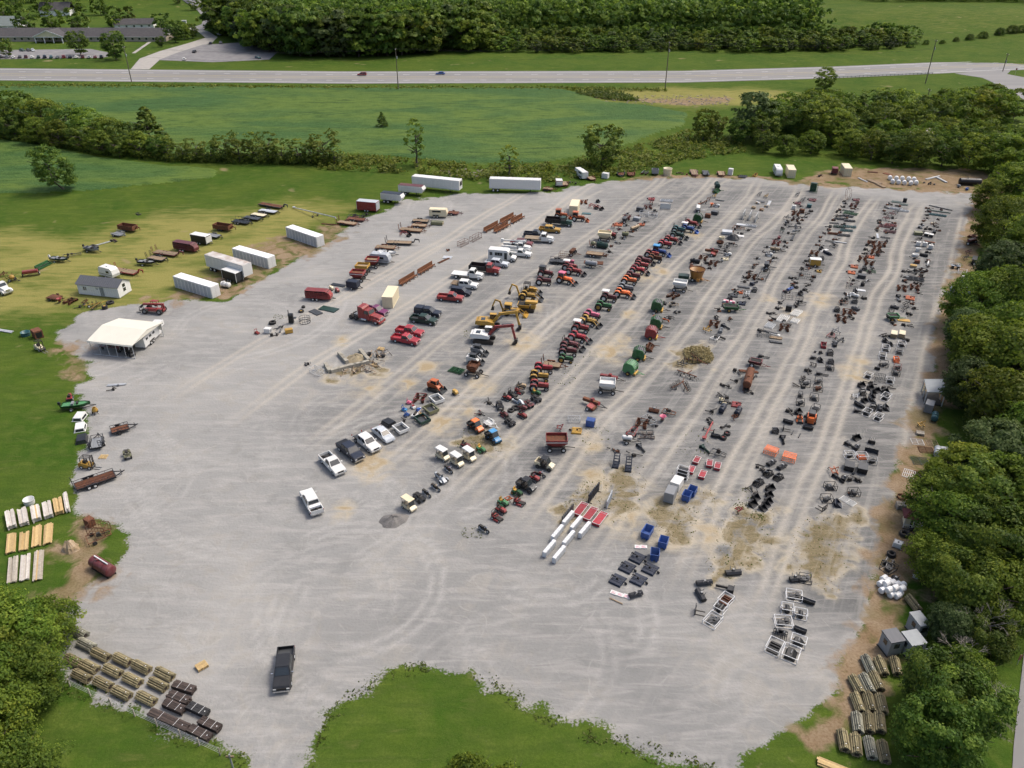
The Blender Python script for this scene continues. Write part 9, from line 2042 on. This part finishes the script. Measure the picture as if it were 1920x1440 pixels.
for k,(u,v,L,Wd,e,r_,lb,rf) in enumerate(((5,55,30,13,3.4,8.5,'pale roofed wing left of the portico behind trees',nmat('green_roof',(.20,.23,.22),.8)),(110,30,22,12,5,10,'dark roofed house among tall trees',SHING),(255,52,26,10,3,6,'white sided house behind the care home',SHING),(175,2,24,12,3,7,'pale house at the top picture edge',SHACK))):
    P=Proto();P.add('wall',B(WHITEW,-L/2,L/2,-Wd/2,Wd/2,0,e));gable(P,L,Wd,e,r_,rf,.6);P.add('gable_wall',MB(WHITEW).add([(-L/2-.02,-Wd/2,e),(-L/2-.02,Wd/2,e),(-L/2-.02,0,r_-.1)],[(0,1,2)]));windows(P,[-L/2+3+j*5 for j in range(int(L/5))],-Wd/2-.02,1,2.2,.6);put(P,'house',G(u,v),.1*k,lb,'house')
P=Proto();P.add('wall',B(paint('e'),-5,5,-4,4,0,3));gable(P,10,8,3,5,nmat('old_tin_roof',(.33,.31,.29),.6,.2,(.24,.2,.17),.5,.8),.4);put(P,'farm_shed',G(1718,268),.2,'grey roofed shed half hidden in the copse','shed')
P=Proto();P.add('wall',B(GALV,-1.5,1.5,-1,1,0,2));P.add('roof',B(paint('w'),-1.7,1.7,-1.2,1.2,2.002,2.1));put(P,'pump_house',G(346,44),0,'small white hut beside the curved drive','hut')
# cars along the highway and at the care home
CARS=[(679,142,180,'r',1,'red car driving on the highway'),(826,140,180,'b',0,'dark blue car driving on the highway'),(412,66,15,'s',1,'silver car on the curve of the drive'),(395,83,-70,'i',0,'dark car at the left of the upper parking row'),(414,82,-70,'e',0,'grey car in the upper parking row'),(457,81,20,'k',0,'black car at the right of the upper parking row'),(365,99,-30,'d',0,'dark car in the middle of the worn car park'),(346,113,-60,'w',0,'white car at the near edge of the worn car park'),(484,110,15,'t',0,'teal car at the right of the worn car park')]
for k,c in enumerate('dewdmwqiteriwmsmd'):CARS.append((2+k*11.8,109,-80,c,k%3==1,CO[c][0]+' car parked in the front row of the care home'))
for k,(u,c) in enumerate(((42,'q'),(54,'d'),(62,'s'))):CARS.append((u,96,10+k*12,c,0,CO[c][0]+' car parked near the portico'))
_pc={}
for u,v,a_,c,suv,lb in CARS:
    if (c,suv) not in _pc:_pc[c,suv]=car(c,suv=suv)
    put(_pc[c,suv],'parked_car' if v>145 or v<130 else 'moving_car',(*G(u,v),.1),head(u,v,a_),lb,'car','cars far behind the yard',uv=(u,v))
# ------------------------------------------------------------------ stacks of goods
for k,(u,v,L,c,c2) in enumerate([(22,978,4.0,'p','k'),(45,973,3.8,'p','k'),(69,967,3.4,'p','n'),(91,960,3.6,'p','n'),(111,953,3.6,'n','k'),(126,946,4.4,'p','k'),(22,1021,4.2,'n','k'),(46,1017,4.0,'n','k'),(70,1007,4.6,'n','k'),(91,1003,4.4,'n','k'),(25,1071,5.2,'w','k'),(48,1066,5.2,'p','k'),(73,1062,6.0,'w','n')]):
    low=6<=k<10;put(lumber(c,c2,random.Random(k),L,3 if k==5 else 6,2 if low or k>9 else 5),'lumber_stack',G(u,v),head(u,v,80 if k<6 else -86),{'p':'stack of pale grey lumber boards','n':'low stack of fresh yellow lumber' if low else 'stack of fresh yellow lumber','w':'long low stack of grey-tan lumber'}[c]+' on the left lawn','lumber stack','lumber stacks on the left lawn',uv=(u,v))
put(lumber('n','k',random.Random(77),6.0,5,2),'lumber_stack',G(1590,1452),head(1590,1452,22),'bright fresh lumber stack at the bottom picture edge','lumber stack','lumber')
PB=[(150,1190,'e'),(164,1213,'e'),(191,1232,'n'),(231,1241,'n'),(267,1255,'n'),(310,1268,'n'),(140,1243,'n'),(170,1254,'n'),(213,1262,'n'),(250,1279,'n'),(298,1288,'n'),(155,1272,'n'),(195,1286,'n'),(230,1304,'n'),(276,1314,'n')]
_pb={}
def post_bundle(c,k):
    if (c,k) not in _pb:_pb[c,k]=posts(c,'k',random.Random(k),2.35)
    return _pb[c,k]
for k,(u,v,c) in enumerate(PB):put(post_bundle(c,k%3),'fence_post_bundle',G(u,v),head(u,v,27),('grey' if c=='e' else 'tan')+' fence post bundle by the wire fence','post bundle','fence post bundles by the wire fence',uv=(u,v))
RB=[(1627,1251,'e',66),(1651,1254,'n',68),(1678,1254,'n',76),(1605,1289,'n',62),(1624,1287,'e',64),(1642,1282,'n',66),(1607,1323,'n',70),(1629,1322,'n',74),(1651,1325,'n',76),(1606,1360,'e',82),(1627,1360,'n',84),(1648,1359,'n',84),(1580,1393,'n',80),(1603,1401,'n',84),(1630,1407,'e',78),(1655,1414,'n',78),(1711,1136,'n',52)]
for k,(u,v,c,a_) in enumerate(RB):put(post_bundle(c,4+k%3),'fence_post_bundle',G(u,v),head(u,v,a_),('grey' if c=='e' else 'tan')+' fence post bundle beside the dark front trees','post bundle','fence post bundles beside the front trees',uv=(u,v))
TB=[(346,1293,2.7,'x',18,'dark tie bundle uppermost beside the post bundles'),(337,1313,2.7,'x',22,'dark tie bundle, second from the top'),(328,1329,2.7,'x',24,'dark tie bundle, third from the top'),(373,1335,2.6,'k',25,'black tie bundle with white straps'),(318,1355,5.2,'x',24,'long dark tie bundle next to the fence'),(395,1363,2.6,'x',24,'dark tie bundle nearest the entrance drive'),(376,1379,2.8,'x',26,'dark weathered tie bundle at the end of the fence row')]
for k,(u,v,L,c,a_,lb) in enumerate(TB):put(ties(c,'k',random.Random(k),L),'railway_tie_bundle',G(u,v),head(u,v,a_),lb,'tie bundle','railway tie bundles')
for k,(u,v) in enumerate([(1065,978),(1080,988),(1096,999),(1045,1005),(1066,1016),(1030,1034),(1048,1045)]):put(wblock(),'wrapped_frame_pack',G(u,v),head(u,v,-50),'long white wrapped pack standing on edge','wrapped pack','white wrapped packs',uv=(u,v))
bp=bale()
for k,(u,v) in enumerate([(1673,344),(1684,345),(1695,346),(1707,347),(1717,346),(1668,337),(1680,338),(1691,338),(1703,339),(1713,340)]):put(bp,'wrapped_round_bale',G(u,v),head(u,v,75),'white wrapped bale at the back of the yard','wrapped bale','white wrapped bales at the back',uv=(u,v))
for k,(x,y,z) in enumerate([(750,1290,0),(722,1335,0),(785,1315,0),(762,1345,.62),(825,1330,0),(870,1345,0),(915,1350,0),(737,1395,0),(785,1400,.5),(838,1390,.62),(902,1390,.5),(888,1425,0),(818,1435,0),(872,1445,0)]):u,v=1500+x/4.8,820+y/4.8+(4 if z else 0);put(bp,'wrapped_round_bale',(*G(u,v),z+.01),head(u,v,-30),'white wrapped bale in the pile near the shacks','wrapped bale','white wrapped bales near the shacks',uv=(u,v),scale=.62)
# ------------------------------------------------------------------ everything from the list
_pr={}
def parse(s):
    d={}
    for kv in s.split(','):
        if '=' in kv:
            k,v=kv.split('=')
            try:v=int(v) if '.' not in v else float(v)
            except ValueError:pass
            d[k]=v
    return d
def place(kd,u,v,a_,opt,label):
    kd={'ebox':'box'}.get(kd,kd);fn,name,cat,noun=BU[kd];o=parse(opt);var=int(u*7+v*3)%3;key=(kd,opt,var if kd in ('junk','posts','goods','beams','tires','sheet','frame','flat') else 0)
    if key not in _pr:
        s_=o.pop('s',1);_pr[key]=(fn(r=random.Random(hash(kd)%7+var if False else var+len(opt)),**o),s_)
    P,s_=_pr[key];dc={'crate':'w','cutter':'k','tote':'w','bin':'b','redcart':'f','pallet':'n','golf':'c'}.get(kd,'k');c=o.get('c',dc) if isinstance(o.get('c',dc),str) else dc
    if not label:label=(CO[c][0]+' ' +noun) if kd !='crate' else (CO[c][0]+' framed attachment crate')
    rz=head(u,v,a_);big=kd in ('disk','plow','grapple','tiller','bucket','postdriver','trencher')
    put(P,name,G(u,v),rz,label,cat,{'flat':'flatbed trailers in the yard'}.get(kd,cat+' items in the yard'),uv=(u,v),scale=s_)
for ln in CAT.strip().splitlines():
    head_,_,lb=ln.partition('|');f=head_.split();lb=lb.strip()
    if lb=='x' :continue
    place(f[0],float(f[1]),float(f[2]),float(f[3]),f[4] if len(f)>4 else '',lb)
# small loose parts lying between the implements of the crowded rows
taken=[(r.location.x,r.location.y) for r,_,_ in THINGS];rf_=random.Random(31);fills=[]
for ri,spans in {9:((104,122),(132,164),(170,254)),8:((100,112),(122,150),(168,254)),7:((112,135),(150,254)),6:((100,112),(155,172),(176,238)),5:((150,158),(180,214)),3:((176,222),),4:((96,104),)}.items():
    for p0,p1 in spans:
        p=p0
        while p<p1:
            for off in (-1.7,1.5):
                q=ROWS[ri]+off+rf_.uniform(-.5,.5);pp=p+rf_.uniform(-.5,.5);x,y=pp*math.cos(ROWDIR)+q*math.sin(ROWDIR),pp*math.sin(ROWDIR)-q*math.cos(ROWDIR)
                if min((x-a)**2+(y-b)**2 for a,b in taken)>1.55**2:taken.append((x,y));fills.append((x,y,ri))
            p+=3.1
for k,(x,y,ri) in enumerate(fills):
    c=rf_.choice('kkkd' if y<150 and ri>6 else 'xxdkme');v_=k%4
    if ('fill',c,v_) not in _pr:_pr['fill',c,v_]=junk(c,'k',random.Random(k),12,.85)
    d=y*_c+CAM_H*_s;u,v=960+F_PX*x/d,720+F_PX*(CAM_H*_c-y*_s)/d
    put(_pr['fill',c,v_],'loose_part_pile',(x,y),rf_.uniform(0,6.28),f'{CO[c][0]} part pile','part pile','loose part piles between the implements',uv=(u,v))
for kd,u,v,a_,o,lb in CARPORT_IN:place(kd,u,v,a_,o,lb)
# ------------------------------------------------------------------ labels: where several share a description, say which one
ORD=['','first','second','third','fourth','fifth','sixth','seventh','eighth','ninth','tenth','eleventh','twelfth']+[f'{n}th' for n in range(13,21)]+['21st','22nd','23rd']+[f'{n}th' for n in range(24,31)]+['31st','32nd','33rd']+[f'{n}th' for n in range(34,41)]+['41st','42nd','43rd']+[f'{n}th' for n in range(44,51)]+['51st','52nd','53rd']+[f'{n}th' for n in range(54,61)]+['61st','62nd','63rd']+[f'{n}th' for n in range(64,100)]
ROWN=['first','second','third','fourth','fifth','sixth','seventh','third from right','second from right','rightmost']
bylab={}
for i,(root,lb,uv) in enumerate(THINGS):
    if len(lb.split())<4 and root['category'] !='crate' and root['label']==lb and not any(t[1]==lb and t[0] is not root for t in THINGS):root['label']=lb+' in the yard'
for root,lb,uv in THINGS:bylab.setdefault(lb,[]).append((root,uv))
for lb,L in bylab.items():
    if len(L)==1:continue
    if lb.split(' ')[-1] and all(uv for _,uv in L):
        spread_u=max(uv[0] for _,uv in L)-min(uv[0] for _,uv in L);spread_v=max(uv[1] for _,uv in L)-min(uv[1] for _,uv in L);inrows=all(o['category'] not in ('tree','dead tree','shrub','bush','car','lumber stack','post bundle','wrapped bale','wrapped pack','concrete block') for o,_ in L)
        if inrows:
            rows={}
            for o,uv in L:q=PQ(*G(*uv))[1];rows.setdefault(int(np.argmin([abs(q-r) for r in ROWS])),[]).append((o,uv))
            for ri,M in rows.items():
                M.sort(key=lambda t:t[1][1])
                for k,(o,uv) in enumerate(M):
                    rn={0:'in the leftmost row',9:'in the rightmost row'}.get(ri,f'in the {ROWN[ri]} row' if ri<7 else f'in the row {ROWN[ri]}')
                    o['label']=f'{lb} {rn}' +('' if len(M)==1 else f', {ORD[k + 1]} from far end')
        else:
            horiz=spread_u>=spread_v*.8;L.sort(key=lambda t:t[1][0] if horiz else t[1][1])
            for k,(o,uv) in enumerate(L):o['label']=f'{lb}, {ORD[k + 1]} from ' +('the left' if horiz else 'the far end')
